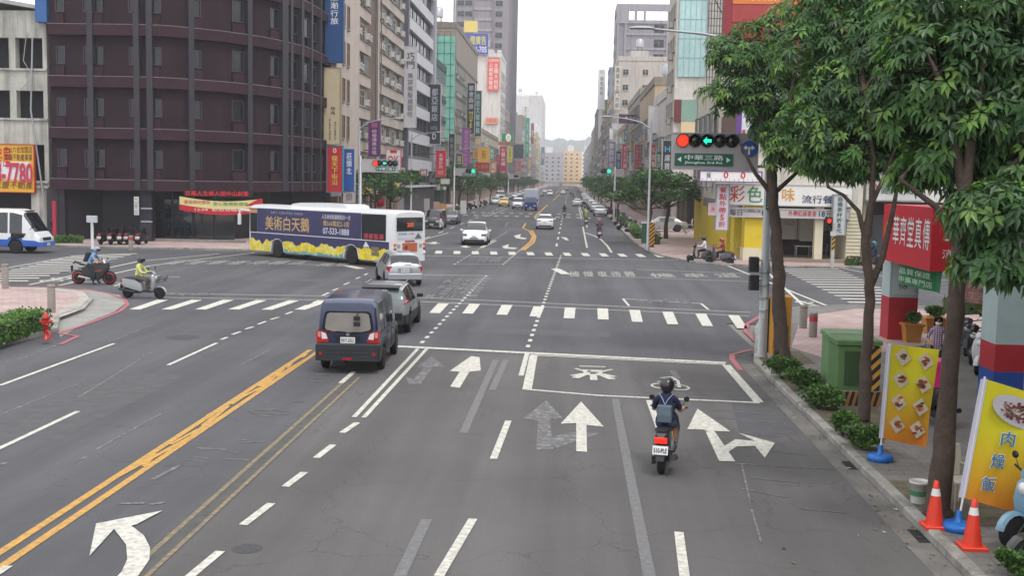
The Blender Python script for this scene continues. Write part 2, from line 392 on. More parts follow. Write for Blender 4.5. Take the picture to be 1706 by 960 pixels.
# centre lines
def yl(x, y0, y1): return [strip((x, y0), (x, y1), .13)]
sheet('centre_line', yl(yx-.16, -20, 31.4)+yl(yx+.12, -20, 31.4)+[strip((yx-.03+random.uniform(-.08, .08), y), (yx-.02+random.uniform(-.08, .08), y+random.uniform(.5, 1.3)), random.uniform(.06, .12)) for y in [18.3, 19.9, 21.5, 23.6, 25.7, 28.3, 30.0]]+[strip((yx-.14, 17.6), (yx+.1, 20.6), .1), strip((yx+.12, 20.2), (yx-.08, 23.4), .1), strip((yx-.2, 22.4), (yx+.02, 25.6), .09), strip((yx+.1, 25), (yx-.1, 28.2), .09), strip((yx+.02, 27), (yx+.14, 31), .1)], YP, Z2)
sheet('old_centre_line', [strip((-5.28, 6), (-5.28, 27.6), .08), strip((-5.02, 6), (-5.02, 27.3), .07)], roadpaint('road_paint_tan', '9c8a5c', .6, 7), Z2)
sheet('asphalt_seam', [strip((-5.2, -20), (-5.2, 31.5), .32)], mat('seam_tar', '4f4e4e', .9, vs=3, var=.2, stain='6b6348', sa=.5, ss=5), Z1)
# faded yellow remains beside the centre line
random.seed(3)
rem = []
for y in (19.0, 19.6, 20.3, 22.6, 23.1, 23.9, 26.6, 27.0, 27.6, 28.3):
    for k in range(3):
        x = yx+.45+random.uniform(0, .75); a = random.uniform(-.5, .5); l = random.uniform(.12, .5)
        rem.append(strip((x, y+random.uniform(-.2, .2)), (x+l*math.cos(a), y+l*math.sin(a)), random.uniform(.03, .09)))
sheet('worn_marking', rem, YPo, Z1)
# left carriageway
sheet('lane_line', lpx([(-60, 776, 130, 686), (280, 609, 361, 572), (0, 643, 190, 573), (368, 566.5, 379, 562.5), (387, 558, 401, 553), (409, 549, 422, 545),
      (430, 541, 443, 536), (451, 533, 464, 529), (476, 524, 487, 520), (500, 514, 511, 509), (521, 505, 532, 501), (537, 493, 548, 488), (554, 485, 563, 481),
      (573, 475, 582, 471), (593, 465, 600, 462), (607, 459, 612, 456), (-40, 982, 14, 945)], .11), WP, Z2)
sheet('worn_marking', lpx([(125, 768, 145, 762), (160, 750, 200, 727), (205, 725, 268, 690), (130, 663, 235, 598), (0, 692, 130, 640), (238, 592, 255, 587), (402, 608, 450, 583), (0, 606, 40, 597), (40, 597, 128, 562), (180, 572, 255, 540)], .05)
      +lpx([(0, 775, 12, 772), (255, 800, 300, 776), (250, 842, 275, 838), (200, 840, 240, 840)], .09), WPo, Z1)
# near carriageway: dashed turning-lane edge, double white line, stop line
sheet('lane_line', lpx([(595, 705, 570, 722), (555, 742, 527, 764), (507, 788, 475, 812), (452, 840, 405, 876), (367, 920, 312, 966), (590, 620, 568, 639)], .13)
      +lpx([(847, 702, 822, 766), (788, 866, 731, 962), (1131, 888, 1141, 966), (1081, 668, 1109, 745), (878, 590, 868, 627)], .13)
      +lpx([(696, 582, 590, 696), (711, 582, 606, 697)], .1), WP, Z2)
sheet('stop_line', lpx([(655, 577.5, 1209, 605.5)], .3), WP, Z3)
sheet('motorcycle_box', lpx([(884, 592, 1208, 608)], .14)+lpx([(889, 593, 878, 650), (1210, 609, 1264, 671)], .22)+lpx([(871, 649, 1000, 660), (1000, 660, 1266, 672)], .14), WP, Z2)
sheet('blacked_out_line', lpx([(826, 600, 772, 722), (843, 600, 820, 650), (1025, 665, 1083, 966), (711, 866, 664, 966), (1120, 618, 1130, 632)], .16), WPg, Z1)
sheet('worn_marking', lpx([(1140, y, 1250+k*7, y+8+k) for k, y in enumerate((622, 633, 644, 655))]+[(1170, 683, 1290, 690), (1190, 696, 1330, 706), (1215, 720, 1310, 728), (1230, 745, 1350, 760), (1220, 773, 1390, 783), (1250, 797, 1330, 805), (1235, 815, 1310, 830), (1330, 848, 1410, 856), (1236, 775, 1250, 840), (1252, 850, 1268, 905), (1030, 410, 1050, 412)], .035), WPo, Z1)
# arrows
def apx(*pts): return [tuple(gp(*p).xy) for p in pts]
sheet('turn_arrow', [apx((149, 929), (160, 875), (271, 853), (228, 876), (205, 882), (190, 884)),
      apx((190, 884), (218, 878), (240, 895), (250, 915), (249, 935), (232, 960), (210, 985), (176, 985), (203, 955), (212, 935), (210, 910))], WP, Z4)
sheet('straight_arrow', [apx((749, 619), (785, 594), (799, 596), (801, 618), (782, 620), (766, 647), (750, 645), (766, 620)),
      apx((934, 707), (968, 670), (1006, 712), (977, 709), (978, 754), (960, 753), (960, 706))], WP, Z2)
sheet('turn_arrow', [apx((1145, 716), (1162, 682), (1217, 720), (1190, 719), (1225, 770), (1198, 769), (1174, 717)),
      apx((1204, 746), (1225, 733), (1258, 736), (1230, 722), (1291, 739), (1274, 764), (1258, 744), (1228, 745), (1215, 753), (1209, 756))], WP, Z2)
sheet('worn_arrow', [apx((872, 697), (910, 668), (938, 698), (918, 698), (915, 705)), apx((897, 700), (916, 700), (922, 750), (893, 750)), apx((916, 730), (950, 721), (1002, 722), (955, 738), (925, 748)),
      apx((695, 612), (718, 594), (742, 612), (722, 612)), apx((708, 612), (722, 612), (700, 640), (684, 638)), apx((677, 628), (690, 634), (704, 640), (680, 641))], WPo, Z1)
# motorcycle and bicycle emblems in the box
def onroad(t, px0, py0, px1, py1, m, name='road_lettering', tall=1.0, dx=0):
    a = gp(px0, py1); c = gp(px1, py1); d = gp(px0, py0); uy = (d-a); uy.x = dx; ux = (c-a)
    b = MB(); b.text(t, (a.x, a.y, Z2), ux, uy, ux.length, uy.length*tall, m, off=.02); return b.obj(name, kind='structure')
def ringpts(c, r1, r2, k=14, sy=1.0):
    return [[(c[0]+r*math.cos(a)*1, c[1]+r*math.sin(a)*sy) for r, a in ((r1, 2*PI*i/k), (r2, 2*PI*i/k), (r2, 2*PI*(i+1)/k), (r1, 2*PI*(i+1)/k))] for i in range(k)]
c1, c2 = gp(1101, 644), gp(1132, 647)
sheet('bicycle_emblem', ringpts(c1, .19, .25, sy=1.5)+ringpts(c2, .19, .25, sy=1.5)+lpx([(1103, 644, 1113, 634), (1113, 634, 1129, 635), (1129, 635, 1132, 647), (1095, 637, 1110, 637), (1128, 635, 1118, 629), (1118, 629, 1100, 631)], .08), WP, Z3)
c3 = gp(988, 622)
sheet('motorcycle_emblem', ringpts(c3, .17, .25, sy=1.7)+[strip((c3.x-.45, c3.y+.6), (c3.x-.2, c3.y+.15), .1), strip((c3.x+.5, c3.y+.6), (c3.x+.2, c3.y+.15), .1),
      strip((c3.x-.46, c3.y-.85), (c3.x-.15, c3.y-.1), .2), strip((c3.x+.46, c3.y-.85), (c3.x+.15, c3.y-.1), .2), strip((c3.x, c3.y-1.05), (c3.x, c3.y-.2), .18), strip((c3.x-.55, c3.y-.5), (c3.x-.1, c3.y), .14), strip((c3.x+.55, c3.y-.5), (c3.x+.1, c3.y), .14), strip((c3.x-.25, c3.y+.3), (c3.x+.25, c3.y+.3), .3), strip((c3.x-.35, c3.y+1.0), (c3.x+.35, c3.y+1.0), .12)], WP, Z2)
# crosswalks
st = [(214, 508+3.5, 258, 501), (268, 509, 312, 500)]
cw = []
for i in range(17):
    bx = [214, 268, 324, 379, 434, 488, 0, 0, 0, 714, 771, 828, 883, 940, 995, 1051, 0][i] if i < 17 else 0
tops = [(361, 500), (307, 500), (252, 501)]
near = [(216, 516, 262, 500), (270, 516, 319, 500), (326, 516, 372, 500), (381, 516, 427, 500.5), (436, 516.5, 481, 501), (491, 516.5, 533, 501.5), (545, 517, 585, 502),
        (716, 522, 730, 506), (771, 523, 782, 507), (828, 525, 836, 508.5), (883, 528, 889, 511), (940, 531, 941, 513), (997, 533, 995, 514.5), (1054, 537, 1048, 517), (1113, 541, 1103, 520), (1171, 544, 1158, 523), (1229, 548, 1213, 526)]
cw = []
for x0, y0, x1, y1 in near:
    cw.append([tuple(gp(x0-1, y0).xy), tuple(gp(x0+17, y0+.5).xy), tuple(gp(x1+18, y1+.5).xy), tuple(gp(x1, y1).xy)])
sheet('crosswalk', cw, WP, Z3)
sheet('crossing_line', lpx([(255, 489, 700, 496), (700, 496, 1250, 521), (270, 496, 700, 503), (700, 503, 1248, 527)], .1), WP, Z2)
far = []
for i in range(-4, 14):
    x = 730+30.6*i; y = 420.3+.52*i if i > -1 else 420.3+.3*i
    far.append([tuple(gp(x-6+i*.4, y+2.6).xy), tuple(gp(x+6+i*.4, y+2.7).xy), tuple(gp(x+7-i*.45, y-2.3).xy), tuple(gp(x-4-i*.45, y-2.4).xy)])
sheet('crosswalk', far, WP, Z3)
sheet('crossing_line', lpx([(600, 424.5, 1160, 434.5), (600, 412, 870, 416)], .14), WP, Z2)
side = []
A0, A1, B0, B1 = gp(1425, 510), gp(1541, 512), gp(1300, 449), gp(1398, 449)
for k in range(15):
    t = k/14; l = A0.lerp(B0, t); r = A1.lerp(B1, t); side.append(strip(l, r, .42))
sheet('crosswalk', side, WP, Z3)
side = []
A0, A1, B0, B1 = gp(-62, 468), gp(47, 468.5), gp(118, 427), gp(228, 423)
for k in range(14):
    t = k/13; l = A0.lerp(B0, t); r = A1.lerp(B1, t); side.append(strip(l, r, .42))
sheet('crosswalk', side, WP, Z3)
sheet('crossing_line', lpx([(48, 475, 230, 436), (230, 436, 365, 423), (98, 476, 250, 443), (250, 443, 425, 421), (0, 449, 105, 430), (1205, 440, 1390, 515), (1265, 442, 1350, 520), (1390, 445, 1485, 463), (1485, 463, 1640, 470), (115, 470, 225, 472), (190, 477, 208, 471)], .14), WP, Z2)
# intersection guide dashes
sheet('guide_line', dash(gp(879, 579), gp(935, 425), .5, .7, .12)+dash(gp(702, 572), gp(812, 458), .45, .62, .12)+dash(gp(757, 441), gp(845, 386), .5, 1.1, .12)
      +dash(gp(838, 441), gp(872, 412), .5, .9, .12)+dash(gp(703, 408), gp(722, 402), .5, .9, .12), WP, Z1)
sheet('waiting_box', lpx([(703, 458, 815, 459.5), (1038, 498, 1168, 506), (1038, 498, 1048, 510), (1168, 506, 1180, 516), (752, 440.5, 840, 440.5), (232, 459, 300, 462), (290, 433, 590, 444), (1060, 449, 1240, 456), (1000, 460, 1260, 470)], .1)
      +lpx([(925, 448, 943, 457), (578, 443, 602, 448)], .5), WP, Z1)
onroad('左彎待轉區', 703, 461, 792, 497, WPo, dx=0)
for i, ch in enumerate('左彎待轉區'):
    pass
onroad('待轉', 790, 427, 830, 438, WPo)
onroad('待 轉 區', 1066, 498, 1152, 506, WPo)
onroad('機 慢 車 待 轉', 948, 452.5, 1060, 461.5, WPm); onroad('機 車 道', 1085, 456, 1235, 462.5, WPm)
onroad('機 慢 車 道 待 轉 區', 262, 434, 500, 441, WPm); onroad('機車', 522, 438, 575, 444, WPm)
onroad('公車', 272, 488, 344, 493.5, WPo)
c4, c5 = gp(86, 468), gp(104, 464)
sheet('bicycle_emblem', ringpts(c4, .4, .52)+ringpts(c5, .4, .52)+[strip(c4, c5, .12), strip(c4+Vector((.3, .8, 0)), c5+Vector((.2, .7, 0)), .12)], WP, Z2)
c4, c5 = gp(1340, 504), gp(1364, 511)
sheet('bicycle_emblem', ringpts(c4, .3, .4)+ringpts(c5, .3, .4)+[strip(c4, c5, .12), strip(c4+Vector((-.1, .6, 0)), c5+Vector((-.2, .7, 0)), .12)], WP, Z2)
# red kerb line
def poly_strip(pts, w):
    g = [gp(*p) for p in pts]; return [strip(g[i], g[i+1], w) for i in range(len(g)-1)]
sheet('no_stopping_line', poly_strip([(20, 477), (75, 477), (130, 480), (180, 489), (207, 499), (213, 508), (200, 519), (160, 535), (120, 549), (97, 556), (130, 561), (100, 575)], .14)
      +poly_strip([(1234, 618), (1220, 600), (1219, 592), (1236, 587), (1256, 583)], .15)+poly_strip([(1263, 573), (1242, 553), (1245, 540), (1270, 525), (1330, 517), (1480, 513)], .15), RP, Z3)
# beyond the junction
sheet('centre_line', [strip(gp(*a), gp(*c), .2) for a, c in (((868, 417), (884, 403)), ((884, 403), (888, 394)), ((888, 394), (882, 385)), ((882, 385), (871, 380)), ((871, 380), (876, 372)),
      ((873, 417), (889, 404)), ((889, 404), (892, 394)), ((892, 394), (886, 384)))]+[strip(gp(889, 362), gp(912, 341), .14), strip(gp(891, 362), gp(913, 341), .14), strip(gp(921, 334), gp(934, 322), .16), strip(gp(922.3, 334), gp(934.6, 322), .16), strip((-5.2, 420), (-5.2, 1200), .3)], YP, Z2)
sheet('lane_line', lpx([(800, 413, 823, 400), (804, 413, 827, 401), (971, 378, 978, 413), (964, 345, 969, 365), (704, 400, 747, 388), (693, 412, 712, 405), (814, 360, 845, 348), (838, 345, 848, 340)], .13)
      +dash((-.9, 84), (-.9, 600), 4, 6, .15)+dash((-11.5, 80), (-11.5, 600), 4, 6, .15)+dash((1.9, 120), (1.9, 600), 8, 3, .15)
      +poly_strip([(975, 388), (990, 393), (1001, 399), (1012, 410), (1019, 421)], .16), WP, Z2)
sheet('turn_arrow', [apx((856, 393), (868, 390), (866, 395), (878, 397), (874, 399), (860, 397)), apx((836, 411), (848, 407), (846, 412), (862, 413), (858, 415), (840, 414)),
      apx((766, 411), (779, 408.5), (778, 411), (786, 411.5), (776, 413)), apx((712, 406), (728, 402), (726, 405), (735, 405), (724, 407)), apx((934, 395), (944, 396), (948, 401), (942, 400))], WP, Z2)
for yy in (150, 163, 345, 360):
    sheet('crosswalk', [strip((x, yy-1.1), (x, yy+1.1), .55) for x in [-15+1.35*i for i in range(15)]], WP, Z3)
sheet('yellow_lettering', lpx([(838, 372, 860, 372), (840, 376, 858, 376), (846, 370, 842, 378)], .25), YPo, Z1)
sheet('yellow_lettering', lpx([(1540, 478, 1590, 480), (1560, 486, 1640, 488), (1545, 492, 1600, 492)], .35), YPo, Z1)
sheet('crossing_line', lpx([(60, 426, 100, 424), (62, 430, 95, 429)], .1), YPo, Z1)
# manholes and patches
def disc(c, r, k=20): return [(c[0]+r*math.cos(2*PI*i/k), c[1]+r*math.sin(2*PI*i/k)) for i in range(k)]
MH = mat('manhole_iron', '4a4a4c', .7, metal=.3, vs=20, var=.3)
for p, r_ in (((305, 562), .5), ((412, 915), .2), ((1295, 632), .25)):
    if r_: sheet('manhole_cover', [disc(gp(*p), r_)], MH, Z1)
sheet('asphalt_patch', [[(-3.2, 36), (1.4, 35.6), (1.4, 36.9), (-3.2, 37.2)], [(-11, 20), (-9.2, 20), (-9.2, 27), (-11, 27)], [(-13, 52), (-6, 51), (-6, 52.6), (-13, 53.6)], apx((1216, 660), (1330, 655), (1380, 720), (1235, 735))], mat('patch', '525153', .9, vs=3, var=.18), .002)
# the hills at the end of the road
b = MB(); xs = [-1500+60*i for i in range(60)]
def hz(x, y): return 98+26*noise.noise((x*.0022, y*.002, 3))+9*noise.noise((x*.012, y*.01, 1))+4*noise.noise((x*.04, y*.03, 7))
rows = []
for k, (yy, f) in enumerate(((2400, 0), (2480, .35), (2560, .75), (2640, .98), (2760, 1.0), (2950, .8))):
    rows.append([(x, yy, max(0, hz(x, yy)*f+(18*noise.noise((x*.09, yy*.05, 2)) if f > .5 else 0))) for x in range(-1500, 1500, 14)])
b.loft(rows, mat('wooded_hill', '2f3d2c', .95, var=.35, vs=.05), cap=False, closed=False, smooth=False)
b.obj('hills', kind='structure')
# ================================================================ buildings
_wm = {}
def window_mesh(w, h, style, frame):
    k = (round(w, 2), round(h, 2), style, frame)
    if k not in _wm:
        b = MB(); fm = C(frame); t = .07
        b.box(0, -.02, 0, w, .05, h, GLASS)
        b.box(-t, -.09, -t, w+t, .02, -.001, fm); b.box(-t, -.09, h, w+t, .02, h+t, fm); b.box(-t, -.09, 0, 0, .02, h, fm); b.box(w, -.09, 0, w+t, .02, h, fm)
        if style == 'slide':
            b.box(w/2-.03, -.05, 0, w/2+.03, .0, h, fm); b.box(0, -.045, h*.62, w, .0, h*.62+.04, fm)
        elif style == 'strip':
            n = max(2, int(w/1.3))
            for i in range(1, n): b.box(w*i/n-.03, -.05, 0, w*i/n+.03, 0, h, fm)
        elif style == 'cage':
            n = max(4, int(w/.22)); cm = C('8d8f8e')
            for i in range(n+1): b.box(w*i/n-.015, -.42, -.05, w*i/n+.015, -.39, h+.05, cm)
            for z in (-.05, h*.33, h*.66, h+.03): b.box(-.015, -.43, z, w+.015, -.385, z+.03, cm)
            b.box(-.03, -.42, -.09, w+.03, 0, -.051, cm); b.box(-.03, -.44, h+.08, w+.03, 0, h+.12, C('6f7471'))
            b.box(w/2-.03, -.05, 0, w/2+.03, .0, h, fm)
        if style != 'bare': b.box(-.12, -.16, -.15, w+.12, .02, -t-.001, CONC)
        o = b.obj('window'); me = o.data; bpy.data.objects.remove(o); _wm[k] = me
    return _wm[k]
def place(me, name, parent, loc, rz):
    o = bpy.data.objects.new(name, me); COL.objects.link(o); o.parent = parent; o.location = loc; o.rotation_euler = (0, 0, rz); return o
def acunit():
    b = MB(); m = C('c3c1ba'); b.bbox(0, -.42, 0, .8, -.04, .58, m, .02); b.lathe([(.22, 0), (.22, .02)], C('55585a'), 14, 'Y', (.32, -.44, .29)); b.box(.02, -.4, -.05, .78, 0, -.001, C('7a7b78'))
    b.box(.62, -.425, .08, .76, -.421, .5, C('8a8b88'))
    o = b.obj('air_conditioner'); me = o.data; bpy.data.objects.remove(o); return me
ACM = acunit()
def tankmesh():
    b = MB(); b.lathe([(.9, 0), (.9, 1.5), (.5, 1.85), (.2, 1.95)], ALLOY, 16)
    for a in range(4): b.box(.7*math.cos(a*PI/2+.7)-.05, .7*math.sin(a*PI/2+.7)-.05, -1, .7*math.cos(a*PI/2+.7)+.05, .7*math.sin(a*PI/2+.7)+.05, 0, DARKMET)
    o = b.obj('water_tank'); me = o.data; bpy.data.objects.remove(o); return me
TANK = tankmesh()
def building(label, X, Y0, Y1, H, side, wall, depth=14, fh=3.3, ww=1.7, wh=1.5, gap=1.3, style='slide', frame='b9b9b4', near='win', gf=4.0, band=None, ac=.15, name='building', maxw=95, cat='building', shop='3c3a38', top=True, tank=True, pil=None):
    """side -1: left of the avenue, facade towards +X; side +1: right of it, facade towards -X"""
    root = thing(name, label, cat, (X, Y0, 0)); L = Y1-Y0; s = side; m = C(wall, 'wall'); rnd = random.Random(int(X*7+Y0*13))
    b = MB(); xa, xb = (0, s*depth)
    b.box(xa, 0, gf, xb, L, H, m)
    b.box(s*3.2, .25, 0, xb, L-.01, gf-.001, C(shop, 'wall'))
    n = max(1, int(round(L/5.0)))
    for i in range(n+1):
        y = (L-.55)*i/n; b.box(s*.02, y, 0, s*.6, y+.55, gf, m)
    b.obj('wall', root)
    if top:
        b = MB(); pm = C(band or wall, 'wall'); t = .25
        b.box(-s*.12, -.12, H, s*.2, L, H+1.0, pm); b.box(s*.2, -.12, H, xb, .2, H+1.0, pm); b.box(xb-s*.2, .2, H, xb, L, H+1.0, pm)
        b.box(s*3, L*.3, H, s*7, L*.3+min(5, L*.6), H+3.0, m)
        r = b.obj('roof', root)
        if tank: place(TANK, 'water_tank', r, (s*5, L*.3+1.5, H+4.0), 0)
    nf = max(1, int((H-gf-.3)/fh)); rz = PI/2 if s < 0 else -PI/2
    nw = max(1, int((L-.6)/(ww+gap))); st = L/nw
    step = 1
    dn = max(1, int(min(depth, 12)/(ww+gap)))
    tot = nf*(nw+(dn if near == 'win' else 0))
    me = window_mesh(ww, wh, style, frame)
    if tot > maxw: nf_l = [i for i in range(nf)]; 
    cnt = 0
    bb = MB(); hasb = False
    for i in range(nf):
        z = gf+i*fh+.95
        if band: bb.box(-s*.14, -.02, gf+i*fh-.12, s*-.001, L-.01, gf+i*fh+.32, C(band, 'wall')); hasb = True
        for j in range(nw):
            if cnt >= maxw: break
            y = st*(j+.5)-ww/2; yy = y if s < 0 else y+ww
            place(me, 'window', root, (-s*.012, yy, z), rz); cnt += 1
            if rnd.random() < ac and cnt < maxw: place(ACM, 'air_conditioner', root, (-s*.01, yy+(.3 if s < 0 else -.3), z-.85), rz)
        if near == 'win':
            for j in range(dn):
                if cnt >= maxw: break
                x = s*(1.0+(ww+gap)*j); x = x if s > 0 else x-ww
                place(me, 'window', root, (x, -.012, z), 0); cnt += 1
    if pil:
        for j in range(nw+1): bb.box(-s*.2, st*j-.2, gf, -s*.001, st*j+.2, H, C(pil, 'wall')); hasb = True
    if hasb: bb.obj('floor_band', root)
    # shutters, fascia and awning on the street
    b = MB(); cols = ['a9422f', '2f5d8a', 'd8c04a', '3d7a50', 'd6d3cb', '7a3f6a', 'c96a2c', '3b3f46']
    for i in range(n):
        y = (L-.55)*i/n+.6; y1 = (L-.55)*(i+1)/n-.05
        b.box(-s*.35, y, gf-1.05, s*-.001, y1, gf-.15, C(rnd.choice(cols)))
        b.box(s*3.1, y, .12, s*3.19, y1, gf-1.2, C(rnd.choice(['b8b5ae', '4a4d50', '8d9296', 'c9b99a'])))
    b.obj('shop_front', root)
    return root
LX, RX = -20.8, 10.3
def ly(px): return F*-LX/(950-px)
def ry(px): return F*RX/(px-950)
def hz(px, py, Y): return aty(px, py, Y).z

# ---- dark clinker-tiled corner block (nine storeys, rounded corner)
def dark_block():
    root = thing('corner_building', 'tall dark plum tiled office block with rounded corner behind the bus', 'building', (-28, 80, 0))
    ox, oy = -28, 80
    path = [(-35.5, 77.0), (-29.3, 77.0), (-27.9, 77.2), (-26.4, 78.2), (-24.6, 79.9), (-22.9, 82.4), (-21.7, 85.3), (-21.0, 88.6), (-20.85, 92), (-20.8, 96.3)]
    P = [Vector((x-ox, y-oy, 0)) for x, y in path]
    tile = mat('clinker_tile', '33262c', .8, var=.2, vs=.35, bump=.15, bs=6, stain='221c24', sa=.5, ss=.5, streak=True, spec=.1)
    tile2 = mat('clinker_band', '3c2b31', .8, var=.16, vs=.5, spec=.1, stain='2b2229', sa=.4, ss=.7)
    slate = mat('dark_column', '2c2931', .55, var=.08, vs=1)
    H = 31; gf = 3.65; fh = 3.48
    def off(d):   # path pushed outwards by d
        out = []
        for i, p in enumerate(P):
            t = (P[min(i+1, len(P)-1)]-P[max(i-1, 0)]).normalized(); out.append(p+Vector((t.y, -t.x, 0))*d)
        return out
    def ribbon(b, d0, d1, z0, z1, m, i0=0, i1=None):
        a, c = off(d0), off(d1); i1 = len(P)-1 if i1 is None else i1
        rings = [[(*c[i].xy, z0), (*c[i].xy, z1), (*a[i].xy, z1), (*a[i].xy, z0)] for i in range(i0, i1+1)]
        b.loft(rings, m)
    b = MB()
    poly = [(p.x, p.y) for p in P]+[(P[-1].x-16, P[-1].y), (P[0].x, P[-1].y)]
    b.prism(poly, gf, H, tile); b.obj('wall', root)
    b = MB()
    for i in range(8):
        z = gf-.05+i*fh
        ribbon(b, 0, .38, z+(.0 if i else -.0), z+.78, tile2)
        ribbon(b, .385, .41, z+.72, z+.75, C('8c8488'))
    b.obj('floor_band', root)
    # path helper: point and angle from a photograph column
    def hit(px, d=0.0):
        r = ray(px, 300); best = None; o_ = off(d)
        for i in range(len(o_)-1):
            a, c = o_[i]+Vector((ox, oy, 0)), o_[i+1]+Vector((ox, oy, 0)); e = c-a
            den = r.x*e.y-r.y*e.x
            if abs(den) < 1e-6: continue
            u = (r.y*a.x-r.x*a.y)/den
            if -.001 <= u <= 1.001:
                q = a+e*u; return Vector((q.x-ox, q.y-oy, 0)), math.atan2(e.y, e.x)
        return P[-1].copy(), PI/2
    for k, px in enumerate([83, 157, 233, 253, 316, 411, 468, 478, 496, 511, 526]):
        q, a = hit(px, .0); b = MB(); n = Vector((math.sin(a), -math.cos(a), 0)); t = Vector((math.cos(a), math.sin(a), 0))
        w_ = .2 if px not in (468,) else .35; z0 = gf if k else 0
        rings = [[(q+t*s_*w_+n*d_).to_tuple()[:2]+(z,) for s_, d_ in ((-1, 0), (1, 0), (1, .44), (-1, .44))] for z in (z0+.02, H)]
        b.loft([r_[::-1] for r_ in rings], slate); b.obj('pillar', root)
    # windows
    wins = [(99, 110), (144, 153), (162, 173), (219, 231), (257, 266), (318, 334), (387, 404), (449, 462), (484, 493), (501, 508), (516, 523), (530, 535)]
    for k, (p0, p1) in enumerate(wins):
        q0, a = hit(p0+.5, .0); q1, _ = hit(p1, .0); w_ = max(.5, (q1-q0).length)
        for i in range(8):
            z = gf+i*fh+1.55; hgt = 1.1 if (k < 6) else 1.35
            if z+hgt > H-.3: continue
            me = window_mesh(round(w_, 1), hgt, 'bare', '3b363c')
            n = Vector((math.sin(a), -math.cos(a), 0))
            o = place(me, 'window', root, (q0+n*.012)+Vector((0, 0, z)), a)
    # transom panels above and tiled aprons below windows
    for k, (p0, p1) in enumerate(wins[:8]):
        q0, a = hit(p0-1, 0); q1, _ = hit(p1+2.5, 0); t = Vector((math.cos(a), math.sin(a), 0)); n = Vector((math.sin(a), -math.cos(a), 0)); w_ = (q1-q0).length
        for i in range(8):
            z = gf+i*fh+.75
            if z > H-3: continue
            r0 = [q0, q0+t*w_, q0+t*w_+n*.2, q0+n*.2]
            b = MB(); b.loft([[(v.x, v.y, zz) for v in r0[::-1]] for zz in (z, z+.62)], tile2); b.obj('window_apron', root)
    # ground floor: set back glass and slate columns
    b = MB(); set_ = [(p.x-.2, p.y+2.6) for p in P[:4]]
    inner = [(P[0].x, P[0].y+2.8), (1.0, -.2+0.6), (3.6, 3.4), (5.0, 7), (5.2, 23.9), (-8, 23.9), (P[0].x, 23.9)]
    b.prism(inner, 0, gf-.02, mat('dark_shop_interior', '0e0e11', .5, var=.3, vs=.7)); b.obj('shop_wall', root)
    b = MB()
    for px0, px1, d in ((97, 107, .05), (233, 252, .05), (85, 96, .06)):
        q0, a = hit(px0, -.3); q1, _ = hit(px1, -.3); t = Vector((math.cos(a), math.sin(a), 0)); n = Vector((math.sin(a), -math.cos(a), 0))
        b.loft([[(*(v).xy, z) for v in (q1, q0, q0-n*.8, q1-n*.8)][::-1] for z in (.1, gf-.051)], slate)
    b.obj('column', root)
    b = MB(); q0, a = hit(234, .0); 
    for z in (1.45, 2.35): b.box(q0.x, q0.y-.02-.0, z, q0.x+.8, q0.y+.05, z+.1, C('8f9aa4'))
    b.obj('column_band', root)
    gl = mat('shop_glass', '1b2024', .06, var=.5, vs=.9, spec=.9)
    b = MB(); x0 = aty(258, 400, 79.2).x-ox; x1 = aty(392, 400, 79.2).x-ox
    n_ = 4
    for i in range(n_):
        xa, xb = x0+(x1-x0)*i/n_, x0+(x1-x0)*(i+1)/n_
        b.box(xa+.05, -1.35+i*.15, .2, xb-.05, -1.3+i*.15, 3.0, gl)
        b.box(xa-.05, -1.42+i*.15, .12, xa+.04, -1.25+i*.15, 3.55, DARKMET)
        b.box(xa+.06, -1.4+i*.15, 2.05, xb-.06, -1.36+i*.15, 2.1, DARKMET)
    b.obj('shop_window', root)
    b = MB(); b.box(aty(254, 400, 78.9).x-ox, -2.1, .12, aty(420, 400, 80).x-ox, -1.5, .28, C('8c8680', 'wall')); b.obj('step', root)
    b = MB(); xa = aty(60, 20, 77).x-ox; xb = aty(79, 20, 77).x-ox; b.box(xa, -3.15, 14.9, xb, -2.4, H-1, C('2c5c96')); b.obj('blue_panel', root)
    b = MB(); xa = aty(225, 340, 76.9).x-ox; b.box(xa, -3.3, 1.95, xa+.32, -3.2, 3.2, C('c9c9c6')); b.text('中山路二段', (xa+.05, -3.305, 2.0), (1, 0, 0), (0, 0, 1), .2, 1.15, C('2c2c30', 'ink'), vert=True); b.obj('number_board', root)
    b = MB(); xa = aty(309, 320, 77.9).x-ox; w_ = 7.0; T = Matrix.Translation((xa, -2.55, 0)) @ Matrix.Rotation(R(28), 4, 'Z'); b.T = T
    b.box(0, -.15, 3.28, w_*.68, 0, 3.72, mat('led_board', '1a0c0e', .5)); b.text('百萬人生樂人間中山創業', (.1, -.155, 3.34), (1, 0, 0), (0, 0, 1), w_*.62, .32, mat('led_red', 'e0202c', .5, var=0, emit=.12)); b.obj('led_sign', root)
dark_block()
